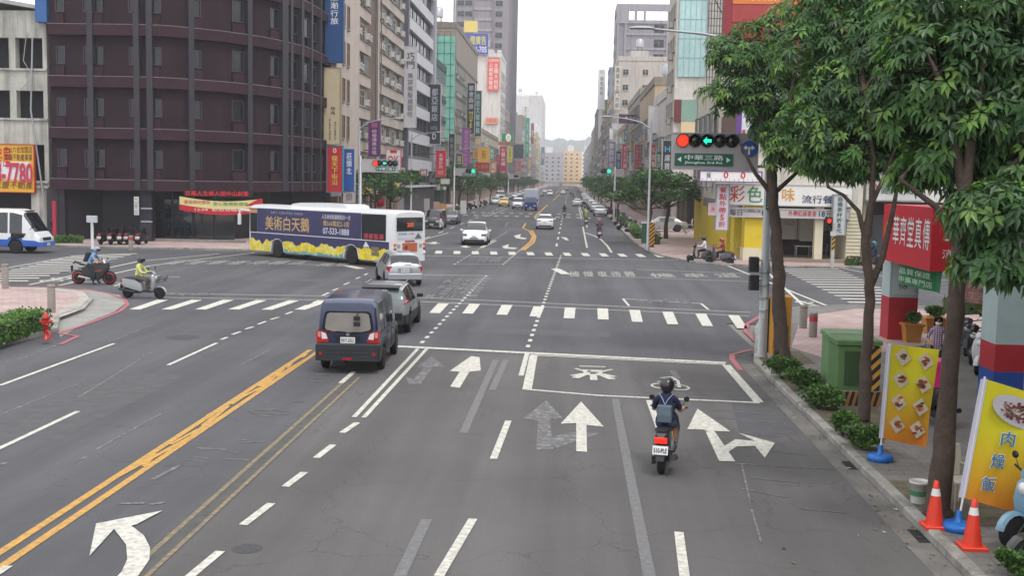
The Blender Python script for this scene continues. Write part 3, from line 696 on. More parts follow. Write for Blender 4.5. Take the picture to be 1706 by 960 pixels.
# ---- stained concrete ruin at the left edge
def ruin():
    Y = 77.4; x1 = aty(80, 200, Y).x
    root = thing('derelict_building', 'derelict stained concrete building with empty window openings', 'building', (-45, Y, 0)); o = -45
    cm = mat('stained_concrete', 'b3b2aa', .9, var=.2, vs=.7, bump=.3, bs=8, stain='56544c', sa=.85, ss=.45, streak=True)
    dk = mat('empty_interior', '15161b', .9, var=.2)
    H = hz(40, 17, Y); b = MB(); fl = [(62, 112, 75, 117), (150, 193, 158, 200), (245, 255, 255, 305)]
    xs = [-60, -44.5, aty(15, 0, Y).x, aty(20, 0, Y).x, aty(69, 0, Y).x, x1]; 
    zs = [(hz(10, 113, Y), hz(10, 62, Y)), (hz(10, 196, Y), hz(10, 150, Y)), (hz(10, 300, Y), hz(10, 240, Y))]
    b.box(-60-o, .6, 0, x1-o, 12, H, dk)
    lev = [3.65]+[v for z in sorted(zs) for v in z]+[H]
    b2 = MB()
    for i in range(0, len(lev), 2): b2.box(-60-o, 0, lev[i], x1-o, .599, lev[i+1], cm)
    for i in range(1, len(lev)-1, 2):
        for xa, xb in ((xs[0], -58), (-51.5, -50.6), (xs[2]-.1, xs[3]+.15), (xs[4], x1)): b2.box(xa-o, .003, lev[i], xb-o, .596, lev[i+1], cm)
    b2.box(x1-o-1.3, .003, 0, x1-o-.1, .9, 3.649, cm); b2.box(-60-o, .003, 0, -58-o, .9, 3.649, cm)
    for z in (lev[1]-.15, lev[3]-.15, lev[5]-.15, lev[0]+.0): b2.box(-60-o, -.12, z-.0, x1-o-.0, -.002, z+.14, cm)
    b.obj('interior', root); b2.obj('wall', root)
    b = MB(); ra, rb_ = x1-9, x1-.6
    b.loft([[(ra-14-o, y, H+3.6), (rb_-o, y, H+.1), (rb_-o, y, H+.35), (ra-14-o, y, H+4.0)][::-1] for y in (-.3, 12)], C('a6a7a5', 'wall')); b.obj('roof', root)
    b = MB(); p = [(66, 5.5), (70, 3.5), (67, 2), (72, .0)]
    b.tube([(x1-o-.9, -.15, lev[-2]), (x1-o-1.1, -.2, 9), (x1-o-.8, -.15, 6.5), (x1-o-.35, -.2, 3.2), (x1-o-.15, -.2, .1)], .06, GALV, 6)
    b.tube([(x1-o-1.3, -.15, lev[-3]+2.4), (x1-o-1.5, -.3, lev[-3]+.5), (x1-o-.9, -.2, lev[-3]-.6), (x1-o-1.9, -.2, lev[-3]-1.6)], .03, GALV, 5)
    b.obj('loose_pipe', root)
ruin()
# ---- beige apartment slab with cages and air conditioners
def apartments():
    Y0, Y1 = ly(541), ly(666); X = LX; L = Y1-Y0; H = 33; gf = 4.2; fh = 3.2
    root = thing('apartment_building', 'beige apartment block crowded with air conditioners and caged windows', 'building', (X, Y0, 0))
    wall = mat('beige_render', 'a89a8c', .85, var=.1, vs=.8, stain='6b5f55', sa=.65, ss=.5, streak=True)
    wl2 = mat('beige_render_pale', 'b9ada2', .85, var=.08, vs=.8, stain='8b7d72', sa=.4, ss=.5, streak=True)
    b = MB(); b.box(-14, 0, gf, 0, L, H, wall); b.box(-14, .3, 0, -3, L-.02, gf-.001, C('3a3632', 'wall')); 
    for i in range(9): b.box(-.6, i*(L-.6)/8, 0, -.02, i*(L-.6)/8+.6, gf, wall)
    b.obj('wall', root)
    b = MB(); y1 = ly(581)-Y0; b.box(-.001, -.05, gf+.2, .9, y1, H, wl2); b.obj('stair_bay', root)
    ya, yb = ly(611)-Y0, ly(629)-Y0
    b = MB()
    for yy in (ya, ya+1.9): b.box(.0, yy, gf, .8, yy+.5, H, mat('pier', '8d8078', .85, stain='5a4f48', sa=.6, streak=True))
    for z in range(24):
        b.box(.85, ya-.5, gf+1+z*1.2, .9, ya-.02, gf+1.04+z*1.2, DARKMET)
    b.tube([(.9, ya-.5, gf), (.9, ya-.5, H)], .04, DARKMET, 5); b.tube([(.9, ya+2.7, gf), (.9, ya+2.7, H)], .06, C('6b5d56'), 5); b.tube([(.9, ya+1.0, gf), (.9, ya+1.0, H)], .07, C('c9c2ba'), 6)
    b.obj('drain_pipe', root)
    cg = window_mesh(2.6, 1.5, 'cage', 'c9c6bd'); sl_ = window_mesh(2.4, 1.45, 'slide', 'c9c6bd'); nar = window_mesh(.8, 1.9, 'slide', '7c6a5a')
    bp = MB()
    for i in range(8):
        z0 = gf+i*fh
        for y in (1.0, 2.6): place(nar, 'window', root, (.915, y*1.25+1.2, z0+.8), PI/2)
        for y0_, y1_ in ((y1+.15, ya-.7), (ya+3.2, L-.4)):
            bp.box(-.001, y0_, z0-.1, .42, y1_, z0+.95, wl2); bp.box(.421, y0_, z0+.95, .5, y1_, z0+1.03, C('6d625a', 'wall'))
            n = max(1, int((y1_-y0_)/3.4)); s_ = (y1_-y0_)/n
            for j in range(n):
                k = (i*3+j*5+int(y0_)) % 4; y = y0_+s_*j+.35
                if k in (0, 2): place(cg, 'window', root, (.012, y, z0+1.25), PI/2)
                else: place(sl_, 'window', root, (.012, y, z0+1.25), PI/2)
                if k in (1, 3, 2): place(ACM, 'air_conditioner', root, (.5, y+.2, z0+1.2), PI/2)
                if k == 3: place(ACM, 'air_conditioner', root, (.5, y+1.3, z0+1.15), PI/2)
    bp.obj('balcony', root)
    b = MB()
    for i in range(8): b.box(-3.05, .8+i*5, .12, -2.9, 4.6+i*5, 3.0, C(['b9b6ae', '7a2f2c', '8d9296', '3c4a58'][i % 4])); b.box(.0, .8+i*5, 3.1, .4, 4.8+i*5, 4.1, C(['d8d5cc', 'a33a30', '3b5d8c', 'd9b93a'][i % 4]))
    b.obj('shop_front', root)
apartments()
# ---- grey banded block
def banded():
    Y0, Y1 = ly(668), ly(717); L = Y1-Y0; H = 38; root = thing('office_building', 'grey office block with white horizontal sunshade slabs and black window strips', 'building', (LX, Y0, 0))
    g = mat('grey_tile', '8e8e93', .7, var=.08, vs=1); wb = mat('white_slab', 'c2c2c6', .8, var=.05, stain='8f8f93', sa=.5, streak=True)
    b = MB(); b.box(-14, 0, 0, 0, L, H, g); b.obj('wall', root)
    b = MB()
    for i in range(9):
        z = 4.2+i*3.5; b.box(.001, 1.2, z+1.6, .5, L-2.2, z+3.0, wb)
    b.box(.001, 0, 4.2, .75, 1.0, H, mat('dark_fin', '5c5b66', .6)); b.box(.001, L-2, 4.2, .7, L, H, mat('grey_fin', '9a9aa2', .7))
    b.obj('sunshade', root)
    b = MB(); me = window_mesh(3.2, 1.6, 'strip', '55585c'); n = int((L-3.4)/3.6)
    for i in range(9):
        for j in range(n): place(me, 'window', root, (.012, 1.5+(L-3.9)/n*j, 4.2+i*3.5-.0), PI/2)
    b = MB(); b.box(.02, 3, .12, .9, L-3, 3.4, C('4b4a4c')); b.box(.02, 2, 3.6, 1.4, L-3, 3.8, C('c9c9cc')); b.obj('shop_front', root)
banded()
building('narrow dark green fronted hotel, the low one beside the black vertical sign', LX, ly(718), ly(741), hz(735, 118, 185), -1, '5b6b66', style='strip', near='win', band='2f4a44', name='hotel_building')
# ---- tall block with the teal scaffold net
Y5 = ly(757); r5 = building('brown ten storey block whose end wall is wrapped in teal netting', LX, Y5, ly(793), hz(757, 46, Y5), -1, '8f8478', fh=3.1, near=None, ac=.3, style='cage', band='7c7268', name='apartment_building')
b = MB(); net = mat('teal_net', '6fae9c', .9, var=.2, vs=.5, stain='86b8aa', sa=.7, ss=.3, streak=True)
H5 = hz(757, 46, Y5); b.box(-13.5, -.9, H5-20, -.05, -.82, H5-1.6, net)
for i in range(12): b.tube([(-13.5+i*1.15, -.95, 3), (-13.5+i*1.15, -.95, H5-1)], .04, DARKMET, 4)
for i in range(15): b.tube([(-13.5, -.97, 4+i*1.9), (-.2, -.97, 4+i*1.9)], .03, DARKMET, 4)
b.obj('scaffold_net', r5)
building('low cream shop row with balcony grilles behind the taxi', LX, ly(793)+.2, ly(829), 15.5, -1, 'c4b8a6', style='cage', near='win', ac=.4, band='9b8f80')
Y6 = ly(832); r6 = building('plain white blank-walled block under the blue rooftop billboard', LX, Y6, ly(840), hz(800, 94, Y6), -1, 'd3cfca', near=None, ac=.3, depth=9, name='apartment_building')
building('grey brown block just behind the white blank-walled one', LX, ly(840)+.2, ly(847.5), 26, -1, '9c948c', style='cage', ac=.3)
Y7 = ly(848); r7 = building('very tall grey residential tower above the left shop row', LX, Y7, ly(857), 88, -1, '8b858a', depth=19, fh=3.5, ww=1.5, wh=1.7, gap=2.2, band=None, pil='77727a', ac=0, maxw=36, name='residential_tower', tank=False)
me = window_mesh(2.2, 1.7, 'slide', '77757a')
for i in range(20):
    for x in (-18.2, -15.6, -5.4): place(me, 'window', r7, (x, -.012, 6.4+i*3.5), 0)
b = MB()
for x in (-19.6, -13.2, -6.6, -.45): b.box(x, -.45, 4, x+.5, -.001, 88, C('7a757b', 'wall'))
for i in range(24): b.box(-12.6, -.3, 5+i*3.5, -6.7, -.002, 5.9+i*3.5, C('99949a', 'wall'))
b.obj('pilaster', r7)
Yt = ly(869); building('grey block with black window band below the green round sign', LX, Yt, ly(876), hz(865, 195, Yt), -1, '8e8885', style='strip', depth=8, ac=0)
Yt = ly(879.5); building('white block with a tall white end wall lettered near its corner', LX, ly(879)+.3, ly(884), hz(868, 163, ly(879)), -1, 'dcdad8', near=None, depth=16, ac=0)
building('pale frame-topped block with open balconies, left of the sky gap', LX+.3, ly(900), ly(906), hz(890, 160, ly(900)), -1, 'c3c0be', depth=22, style='strip', fh=3.6, wh=2, band='e2e0de', ac=0)
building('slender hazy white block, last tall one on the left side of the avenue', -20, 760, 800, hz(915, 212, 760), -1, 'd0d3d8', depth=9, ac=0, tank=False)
ylast = ly(857)
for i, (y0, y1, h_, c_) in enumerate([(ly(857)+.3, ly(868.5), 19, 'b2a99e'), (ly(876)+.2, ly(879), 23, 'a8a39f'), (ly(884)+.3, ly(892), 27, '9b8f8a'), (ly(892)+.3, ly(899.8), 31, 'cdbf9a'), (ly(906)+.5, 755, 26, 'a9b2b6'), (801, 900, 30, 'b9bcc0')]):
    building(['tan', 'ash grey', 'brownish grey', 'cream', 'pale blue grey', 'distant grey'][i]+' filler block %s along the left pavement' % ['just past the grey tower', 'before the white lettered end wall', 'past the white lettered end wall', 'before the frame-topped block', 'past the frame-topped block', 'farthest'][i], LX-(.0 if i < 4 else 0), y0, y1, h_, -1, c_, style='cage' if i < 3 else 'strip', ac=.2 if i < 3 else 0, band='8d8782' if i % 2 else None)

# ---- right side
def glasshouse():
    Y = ry(1117); root = thing('office_building', 'office building with a pale teal glass end wall behind the traffic light', 'building', (RX, Y, 0)); H = 33
    zg = hz(1140, 128, Y); W_ = 12
    b = MB(); b.box(0, 0, 4, W_, 9.5, H, C('cfcac2', 'wall')); b.box(3, .3, 0, W_, 9.4, 3.999, C('4b4844', 'wall'))
    for y in (0, 8.9): b.box(.02, y, 0, .6, y+.6, 4, C('8e8a84', 'wall'))
    b.obj('wall', root)
    b = MB(); gl = mat('teal_glass', '9fc4c2', .15, var=.15, vs=.4, stain='d6ecec', sa=.8, ss=.35, streak=True, spec=.9)
    b.box(.25, -.15, zg, 3.0, -.003, H-.2, gl)
    for i in range(6): b.box(.25+i*.55-.02, -.19, zg, .25+i*.55+.02, -.152, H-.2, C('8fb0ae'))
    for i in range(9): b.box(.25, -.195, zg+i*1.9, 3.0, -.153, zg+i*1.9+.04, C('8fb0ae'))
    b.obj('glass_wall', root)
    b = MB(); z = hz(1140, 166, Y)
    cols = [('6e2f33', .15), ('7d9c8c', 1.6), ('6e2f33', 2.9)]
    b.box(.0, -.3, z-2.2, .7, -.01, z, C('6e2f33')); b.box(.72, -.3, z-2.2, 2.3, -.01, z, C('83a394')); b.box(2.32, -.35, z-5.2, 4.2, -.01, z+.5, C('84706a')); b.box(.72, -.3, z-4.6, 2.3, -.01, z-2.22, C('dcc59c'))
    b.obj('coloured_panels', root)
    b = MB(); me = window_mesh(1.6, 1.5, 'slide', 'b5b1a9')
    for i in range(8):
        for j in range(3): place(me, 'window', root, (-.012, 2.7+j*2.9, 5+i*3.3), -PI/2)
        place(ACM, 'air_conditioner', root, (-.01, 3.9, 4.3+i*3.3), -PI/2)
    for i in range(8):
        for j in range(2):
            if 5+i*3.3 < zg-2: pass
    b = MB()
    x0 = 3.05
    for i in range(9): b.tube([(x0+i*.28, -.9, 14), (x0+i*.28, -.9, H)], .035, DARKMET, 4)
    for i in range(26): b.tube([(x0, -.9, 14+i*.72), (x0+2.3, -.9, 14+i*.72)], .03, DARKMET, 4)
    b.tube([(x0, -.9, 16), (x0+2.3, -.9, 20)], .05, DARKMET, 5); b.tube([(x0, -.9, 24), (x0+2.3, -.9, 20)], .05, DARKMET, 5)
    b.obj('scaffold', root)
glasshouse()
building('mid-height white walled block with bare side wall beyond the lamp post', RX, ry(1105)+.3, ry(1085), hz(1095, 175, 140), 1, 'd8d5d0', near=None, ac=.4, style='cage')
building('shop building clad in signs, tan, beyond the bare side wall', RX, ry(1085)+.3, ry(1062), 17, 1, 'b9a68c', ac=.4, style='cage', band='8f8676')
building('shop building of weathered grey concrete with grilles, beyond the tan one', RX, ry(1062)+.3, ry(1042), 18, 1, '9c9892', ac=.4, style='cage')
building('short brownish block right before the beige eight storey one', RX, ry(1042)+.3, ry(1026), 15, 1, 'a39384', ac=.3)
Ya = ry(1025); r_ = building('beige eight storey block with grille-dotted end wall', RX, Ya, Ya+22, hz(1060, 101, Ya), 1, 'b9b2aa', near='win', gap=3.2, ww=1.2, wh=1.2, ac=.6, fh=3.4, depth=15, name='apartment_building')
Yb = Ya+22.3; r_ = building('grey tower with a pierced rooftop frame, right side of the avenue', RX, Yb, Yb+14, hz(1060, 36, Yb), 1, '8f8b92', near=None, depth=15, fh=3.5, ac=0, tank=False, top=False, band=None, name='residential_tower')
zt = hz(1060, 36, Yb); b = MB(); m_ = C('98949a', 'wall'); zz = hz(1060, 6, Yb)
b.box(0, 0, zz-1.6, 15, .8, zz, m_); b.box(0, .001, zt, 3.0, .799, zz-1.6, m_); b.box(4.4, .001, zt, 5.0, .799, zz-1.6, m_); b.box(6.6, .001, zt, 7.1, .799, zz-1.6, m_); b.box(12.4, .001, zt, 15, .799, zz-1.6, m_); b.box(0, .8, zz-1.6, .8, 14, zz, m_); b.box(0, 12, zt, .8, 14, zz-1.6, m_); b.obj('roof_frame', r_)
b = MB(); b.box(-.3, -.35, zt-.4, 15, -.001, zt+.4, m_)
for x in (.2, 2.0, 12.2, 13.6): b.box(x, -.4, 4, x+.5, -.002, zt-.4, m_)
for i in range(12): b.box(2.5, -.3, zt-3.2-i*3.5, 12.2, -.003, zt-2.7-i*3.5, m_)
b.obj('pilaster', r_)
me = window_mesh(2.4, 1.9, 'slide', '77757a')
for i in range(11):
    place(me, 'window', r_, (9.2, -.012, zt-2.6-i*3.5), 0)
    place(window_mesh(1.0, 1.5, 'slide', '77757a'), 'window', r_, (13.0+.2, -.012, zt-2.4-i*3.5), 0)
Yc = ry(1007); 
building('tan block of many balconies between the grey tower and the blue grey one', RX, Yb+14.3, Yc-4, 26, 1, 'a3977f', ac=.4, style='cage', band='8f856f')
building('blue grey block beside the white lettered slab', RX+.6, Yc, Yc+14, hz(1012, 117, Yc), 1, '7c8692', depth=10, ac=0, style='strip')
building('dull tan block just beyond the white lettered slab', RX, Yc+14.3, ry(1000), 29, 1, 'a09781', ac=.2, style='cage')
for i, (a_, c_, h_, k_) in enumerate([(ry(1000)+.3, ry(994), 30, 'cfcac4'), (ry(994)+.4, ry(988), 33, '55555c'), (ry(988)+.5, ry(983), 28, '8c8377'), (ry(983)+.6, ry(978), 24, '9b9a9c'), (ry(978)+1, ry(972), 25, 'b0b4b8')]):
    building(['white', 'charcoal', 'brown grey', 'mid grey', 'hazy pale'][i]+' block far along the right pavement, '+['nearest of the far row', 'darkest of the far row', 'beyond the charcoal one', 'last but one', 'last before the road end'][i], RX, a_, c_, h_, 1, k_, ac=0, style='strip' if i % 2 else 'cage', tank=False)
# ---- buildings closing the view
def endblock(label, x0, x1, Y, H, c, fh=3.6, balc=True):
    root = thing('apartment_building', label, 'building', (x0, Y, 0)); b = MB(); W_ = x1-x0; b.box(0, 0, 0, W_, 18, H, C(c, 'wall')); b.obj('wall', root)
    b = MB(); b.box(W_*.2, 2, H, W_*.55, 12, H+5, C('d9d8d6', 'wall')); b.obj('roof', root)
    me = window_mesh(1.7, 1.1, 'bare', c); n = int(W_/4.2)
    for i in range(int(H/fh)):
        for j in range(n):
            if (i*n+j) < 98: place(me, 'window', root, (1+j*(W_-1)/n, -.012, 1.5+i*fh), 0)
endblock('cream apartment block straight ahead where the avenue ends', -6, 9.5, 1000, 30, 'dcbc8c')
endblock('grey apartment block left of the cream one at the end of the avenue', -27, -6.3, 985, 28, '9c9c9e')
endblock('white apartment block right of the cream one at the end of the avenue', 10, 21, 1040, 31, 'e0dedb')
b = MB(); b.box(-40, 0, 5.2, 40, 9, 6.6, CONC)
for x in (-36, -22, -8, 12, 26, 38): b.box(x, 2, 0, x+1.4, 6, 5.2, CONC)
o = b.obj('road_bridge'); o.location = (0, 900, -3.2); tag(o, 'low pale concrete bridge crossing the far end of the avenue', 'bridge')

# ---- restaurant block at the far right corner
def restaurant():
    Y = 71.6; x0 = 10.9; x1 = aty(1434, 400, Y).x; root = thing('restaurant_building', 'yellow and white corner restaurant with open dark dining hall', 'restaurant', (x0, Y, 0)); W_ = x1-x0
    yel = mat('yellow_wall', 'd9bf2e', .6, var=.06, vs=2, stain='a08a2c', sa=.3); crm = mat('cream_siding', 'd6cfb4', .7, var=.06, vs=1.5); brn = mat('brick_brown', '7d6f66', .8, var=.15, vs=4)
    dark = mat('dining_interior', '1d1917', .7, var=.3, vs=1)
    z1 = hz(1300, 344, Y); z2 = 12.5
    D_ = 29
    P0 = aty(1243, 400, Y).x-x0; P1 = aty(1368, 400, Y).x-x0
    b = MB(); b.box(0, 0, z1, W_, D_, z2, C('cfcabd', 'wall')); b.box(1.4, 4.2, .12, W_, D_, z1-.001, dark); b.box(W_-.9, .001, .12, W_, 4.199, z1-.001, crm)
    b.box(0, 8, .12, 1.399, D_, z1-.001, yel); b.obj('wall', root)
    b = MB(); b.box(0, 0, .9, 1.5, 1.2, z1-.001, yel); b.box(-.05, -.05, .12, 1.55, 1.25, .899, crm); b.obj('pillar', root)
    b = MB(); b.box(0, 4.5, .12, .8, 6.2, 3.0, yel); b.box(0, 4.5, 3.001, .8, 6.2, z1-.001, C('8f8a86', 'wall')); b.obj('pillar', root); b = MB(); b.box(P1-.4+.0, .02, .12, P1+.1-.0, .6, z1-.001, crm); b.obj('pillar', root)
    b = MB(); b.box(-.25, 1.5, 2.9, -.001, 8, z1+.4, C('8a8685', 'wall')); b.box(-.3, 8.2, 3.1, -.001, 20, z1+.2, C('77706a', 'wall')); b.obj('side_fascia', root)
    b = MB(); b.box(-.12, 3, 6.2, -.002, 12, 9.6, C('6f5a50', 'cloth')); b.obj('brown_curtain', root)
    me = window_mesh(1.9, 1.5, 'cage', 'a09c96')
    for i in range(4):
        for j in range(2): place(me, 'window', root, (-.012, 16.5+i*3.4, 5.4+j*3.2), -PI/2)
        place(ACM, 'air_conditioner', root, (-.01, 17.2+i*3.4, 4.6), -PI/2)
    for i in range(4): place(window_mesh(1.8, 1.4, 'slide', 'a09c96'), 'window', root, (4.2+i*3.0, -.012, 6.6), 0)
    b = MB()
    for i in range(14): b.box(W_-.9, -.03, .3+i*.22, W_, -.003, .34+i*.22, C('a8a28c'))
    b.obj('siding', root)
    b = MB(); b.box(1.5, -.6, .12, W_-.95, 4.19, .3, C('8f7f74', 'wall')); b.obj('step', root)
    b = MB()
    for x in (2.2, 2.9, 3.6, 4.1): b.box(x, 4.1, 1.3, x+.45, 4.16, 3.0, C('b9b8b2'))
    b.box(P1-1.9+.2, 4.08, 1.3, P1-.9+.1, 4.15, 2.9, C('cfccc4')); b.text('7月9日公告', (P1-1.6, 4.075, 2.2), (1, 0, 0), (0, 0, 1), .7, .4, C('5a2c2c', 'ink')); b.box(P1-.5, 4.08, 1.2, P1+.3, 4.15, 2.8, C('cfccc4')); b.obj('menu_board', root)
    # upper storey: red hoarding, yellow edge
    b = MB(); za = hz(1270, 76, Y); zb = 19.5; xa = aty(1204, 40, Y).x-x0
    b.box(xa, -.4, za, xa+8.5, .1, zb, mat('red_hoarding', '8c2b32', .6, var=.06)); b.box(xa+.5, -.43, hz(1270, 38, Y), xa+4.4, -.401, zb-.2, mat('red_hoarding_light', 'a33c3c', .6)); b.box(xa+.5, -.46, hz(1270, 8, Y), xa+4.4, -.431, zb-.2, C('d9793a'))
    b.text('3.4in', (xa+1.6, -.465, hz(1270, 2, Y)), (1, 0, 0), (0, 0, 1), 1.5, .45, C('f0ece0', 'ink')); b.obj('rooftop_billboard', root)
    b = MB(); b.box(xa, .1, z2, xa+.3, .5, zb, DARKMET); b.box(xa+8, .1, z2, xa+8.3, .5, zb, DARKMET); b.box(0, .1, z2, W_, .4, z2+1, C('b9b4a8', 'wall')); b.obj('hoarding_frame', root)
    b = MB(); zc = hz(1200, 225, Y); zd = hz(1200, 130, Y)
    b.box(-1.5+1.0, -.55, zc, 3.2, -.2, zd, mat('white_banner', 'cfd3d8', .6)); b.box(-1.5+.7, -.56, zc-.2, -.502, -.19, zd, C('6b3f8c'))
    sc_ = ['a83c52', '3d8c5c', 'c98c4a', 'd8d5d0', '6b3f8c']
    for i in range(12): b.box(-.45+i*.3, -.58, zc, -.45+i*.3+.18, -.552, zc+.33, C(sc_[i % 5]))
    b.obj('hanging_banner', root)
restaurant()
def ssign(name, label, p0, p1, Y, bg, texts, thick=.3, group=None, frame=None, cat='sign', inner=None, wall=None, fr=.06):
    """sign facing down the avenue: photograph corners p0 (upper left), p1 (lower right) on the plane y = Y"""
    if Y > 90 and ('vertical' in name or name in ('shop_sign', 'square_shop_sign')):     # keep the sign in front of its house line
        lim = (lambda: min(aty(p0[0], p0[1], Y).x, aty(p0[0], p1[1], Y).x) < LX+.06) if p0[0] < 950 else (lambda: max(aty(p1[0], p0[1], Y).x, aty(p1[0], p1[1], Y).x) > RX-.06)
        while lim() and Y > 90: Y *= .995
    A, B = aty(p0[0], p0[1], Y), aty(p1[0], p1[1], Y); x0, x1, z0, z1 = A.x, B.x, B.z, A.z
    root = thing(name, label, cat, (x0, Y, z0), 0, group); W_, H_ = x1-x0, z1-z0
    b = MB(); b.box(0, 0, 0, W_, thick, H_, C(bg))
    if inner: b.box(W_*.06, -.012, H_*inner[1], W_*.94, -.001, H_*inner[2], C(inner[0]))
    for t in texts:   # (string, u0, v0, u1, v1, colour, vertical)
        b.text(t[0], (W_*t[1], -.02, H_*t[2]), (1, 0, 0), (0, 0, 1), W_*(t[3]-t[1]), H_*(t[4]-t[2]), C(t[5], 'ink'), vert=t[6] if len(t) > 6 else False, off=.02)
    b.obj('panel', root)
    if fr:
        b = MB(); f = fr; fm = C(frame or 'b7b7b5')
        for q in ((-f, -.04, -f, W_+f, thick+.02, -.002), (-f, -.04, H_+.002, W_+f, thick+.02, H_+f), (-f, -.04, 0, -.002, thick+.02, H_), (W_+.002, -.04, 0, W_+f, thick+.02, H_)): b.box(*q, fm)
        b.obj('frame', root)
    if wall is not None:
        b = MB(); wx = wall-x0
        for z in (H_*.15, H_*.85): b.box(min(wx, W_) if wx > 0 else wx, thick*.3, z, W_ if wx > 0 else 0, thick*.3+.08, z+.08, DARKMET)
        if abs(wx) > .05 and not (0 <= wx <= W_): b.obj('bracket', root)
    return root
V = True
Yr = 71.4
ssign('restaurant_sign', 'wide white restaurant fascia with red and green characters', (1212, 307), (1419, 344), Yr, 'e4e2dc', [('彩', .02, .1, .14, .92, 'b83a3a'), ('色', .16, .1, .28, .92, '4f8f62'), ('味', .44, .2, .54, .85, 'd99a2c'), ('流行餐飲', .60, .12, .93, .52, '2f3a6a')], .5)
ssign('price_board', 'long grey price strip below the restaurant fascia', (1212, 347), (1415, 364), Yr-.02, 'b9b4b2', [('每日', .02, .1, .12, .9, '3a2c34'), ('早上10時至晚上22時', .13, .5, .27, .88, '3a2c34'), ('餐點飲料', .28, .15, .40, .85, '3a2c34'), ('外帶紅綠青茶', .5, .15, .73, .85, 'b02a3a'), ('18元', .75, .1, .86, .9, '23405a')], .3)
ssign('vertical_restaurant_sign', 'pink-lettered vertical board left of the white restaurant fascia', (1195, 308), (1212, 383), Yr-.35, 'c9c6ca', [('餐點外帶5.5折'.replace('.5', ''), .12, .05, .88, .97, 'c62a4a', V)], .35, frame='8c8a90')
ssign('vertical_restaurant_sign', 'green-lettered grey vertical board right of the restaurant fascia', (1390, 325), (1407, 391), Yr-.35, 'bcc2c4', [('自備茶杯折8元', .15, .03, .85, .97, '2c4a40', V)], .35, frame='8a9092')
ssign('striped_fascia', 'white fascia with red rings above striped colour blocks, over the restaurant', (1167, 285), (1268, 303), Yr-.9, 'eceae6', [('候', .1, .3, .17, .9, '3a4a7a')]+[('0', .34+.28*i, .3, .5+.28*i, 1.0, 'c8323c') for i in range(2)]+[('|', .02+i*.075, 0, .05+i*.075, .26, ['b83a52', '3d8c5c', 'd98c4a', '6b3f8c'][i % 4]) for i in range(13)], .4, frame='6b3f8c')
ssign('round_sign', 'small round pink emblem sign hanging by the yellow pillar', (1182, 340), (1193, 357), Yr-.6, 'c9a0aa', [('冷', .25, .25, .75, .75, '8c3a4a')], .1)
# far side of the cross street, right of the restaurant
def backrow():
    root = thing('shop_building', 'grey shuttered shop row across the side street behind the red banner', 'building', (aty(1436, 400, 74).x, 74, 0))
    b = MB(); b.box(0, 0, 3.9, 50, 14, 16, C('c9c6c0', 'wall')); b.box(.2, 2.5, 0, 50, 14, 3.899, C('3a3836', 'wall'))
    for i in range(10): b.box(i*5.4, .01, 0, i*5.4+.5, .5, 3.899, C('aaa7a0', 'wall'))
    b.obj('wall', root); b = MB()
    for i in range(9): b.box(.6+i*5.4, 2.38, .12, 5.3+i*5.4, 2.48, 3.0, C(['5b5e62', '8c9094', 'b8b4aa'][i % 3])); b.box(.6+i*5.4, -.3, 3.95, 5.3+i*5.4, -.01, 5.0, C(['e0ded8', '2f6a4a', 'd9d6ce', 'b03a34'][i % 4]))
    b.obj('shop_front', root); me = window_mesh(2.4, 1.6, 'slide', 'a8a8a4')
    for i in range(13):
        for j in range(3): place(me, 'window', root, (1+i*3.8, -.012, 6+j*3.3), 0)
backrow()
ssign('shop_sign', 'white shop sign with a red no-entry disc behind the second street tree', (1445, 300), (1535, 334), 73.4, 'd8dad8', [('健康中藥房', .25, .3, .95, .85, '2f6a4a'), ('美食', .03, .3, .2, .85, 'b8323a')], .3)
# ---- arcade building on the near right: its street face, columns and upper wall
def arcade():
    root = thing('arcade_building', 'arcaded shop building with red and pale blue columns on the near pavement', 'building', (10.2, 20, 0))
    up = C('8f8378', 'wall'); cy_ = mat('pale_blue_tile', 'a9bcbc', .55, var=.05, vs=2, stain='7d8f90', sa=.3); rd = mat('red_tile', 'a8242e', .5, var=.08, vs=2); bl = mat('blue_tile', '1f4a9c', .5, var=.08)
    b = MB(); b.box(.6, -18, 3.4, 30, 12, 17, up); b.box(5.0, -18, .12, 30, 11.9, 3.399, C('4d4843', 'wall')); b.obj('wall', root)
    b = MB(); b.box(.5, -18, 2.95, .62, 17.9, 3.38, C('9a9288', 'wall')); 
    me = window_mesh(1.8, 1.6, 'slide', '9a9a96')
    for i in range(8):
        for j in range(4): place(me, 'window', root, (.588, 10-i*3.4, 4.6+j*3.2), -PI/2)
    def column(p0, p1, y, zr, blue=None, txt=None):
        g = gp(*p0, .12); x0 = g.x; Yc_ = g.y; x1 = aty(p1, p0[1], Yc_).x
        b = MB(); z0 = .12
        if blue: b.box(x0-10.2, Yc_-20, .12, x1-10.2, Yc_-19.1, blue, bl); z0 = blue+.001
        b.box(x0-10.2, Yc_-20, z0, x1-10.2, Yc_-19.1, zr, rd); b.box(x0-10.2, Yc_-20, zr+.001, x1-10.2, Yc_-19.1, 3.35, cy_); b.box(x0-10.2, Yc_-20, 3.351, x1-10.2, Yc_-19.1, 3.9, rd)
        if txt: b.box(x0-10.1, Yc_-20.03, 1.55, x1-10.3, Yc_-20.002, 3.1, C('b9cccc')); b.text(txt, (x0-9.95, Yc_-20.035, 1.7), (1, 0, 0), (0, 0, 1), .3, 1.25, C('26323c', 'ink'), vert=True)
        b.obj('column', root)
    column((1478, 566), 1526, 36, 1.45, None, '華齊堂真傳')
    column((1652, 683), 1702, 25, 1.55, .95, None)
    column((1950, 880), 2050, 15, 1.55, None, None)
arcade()
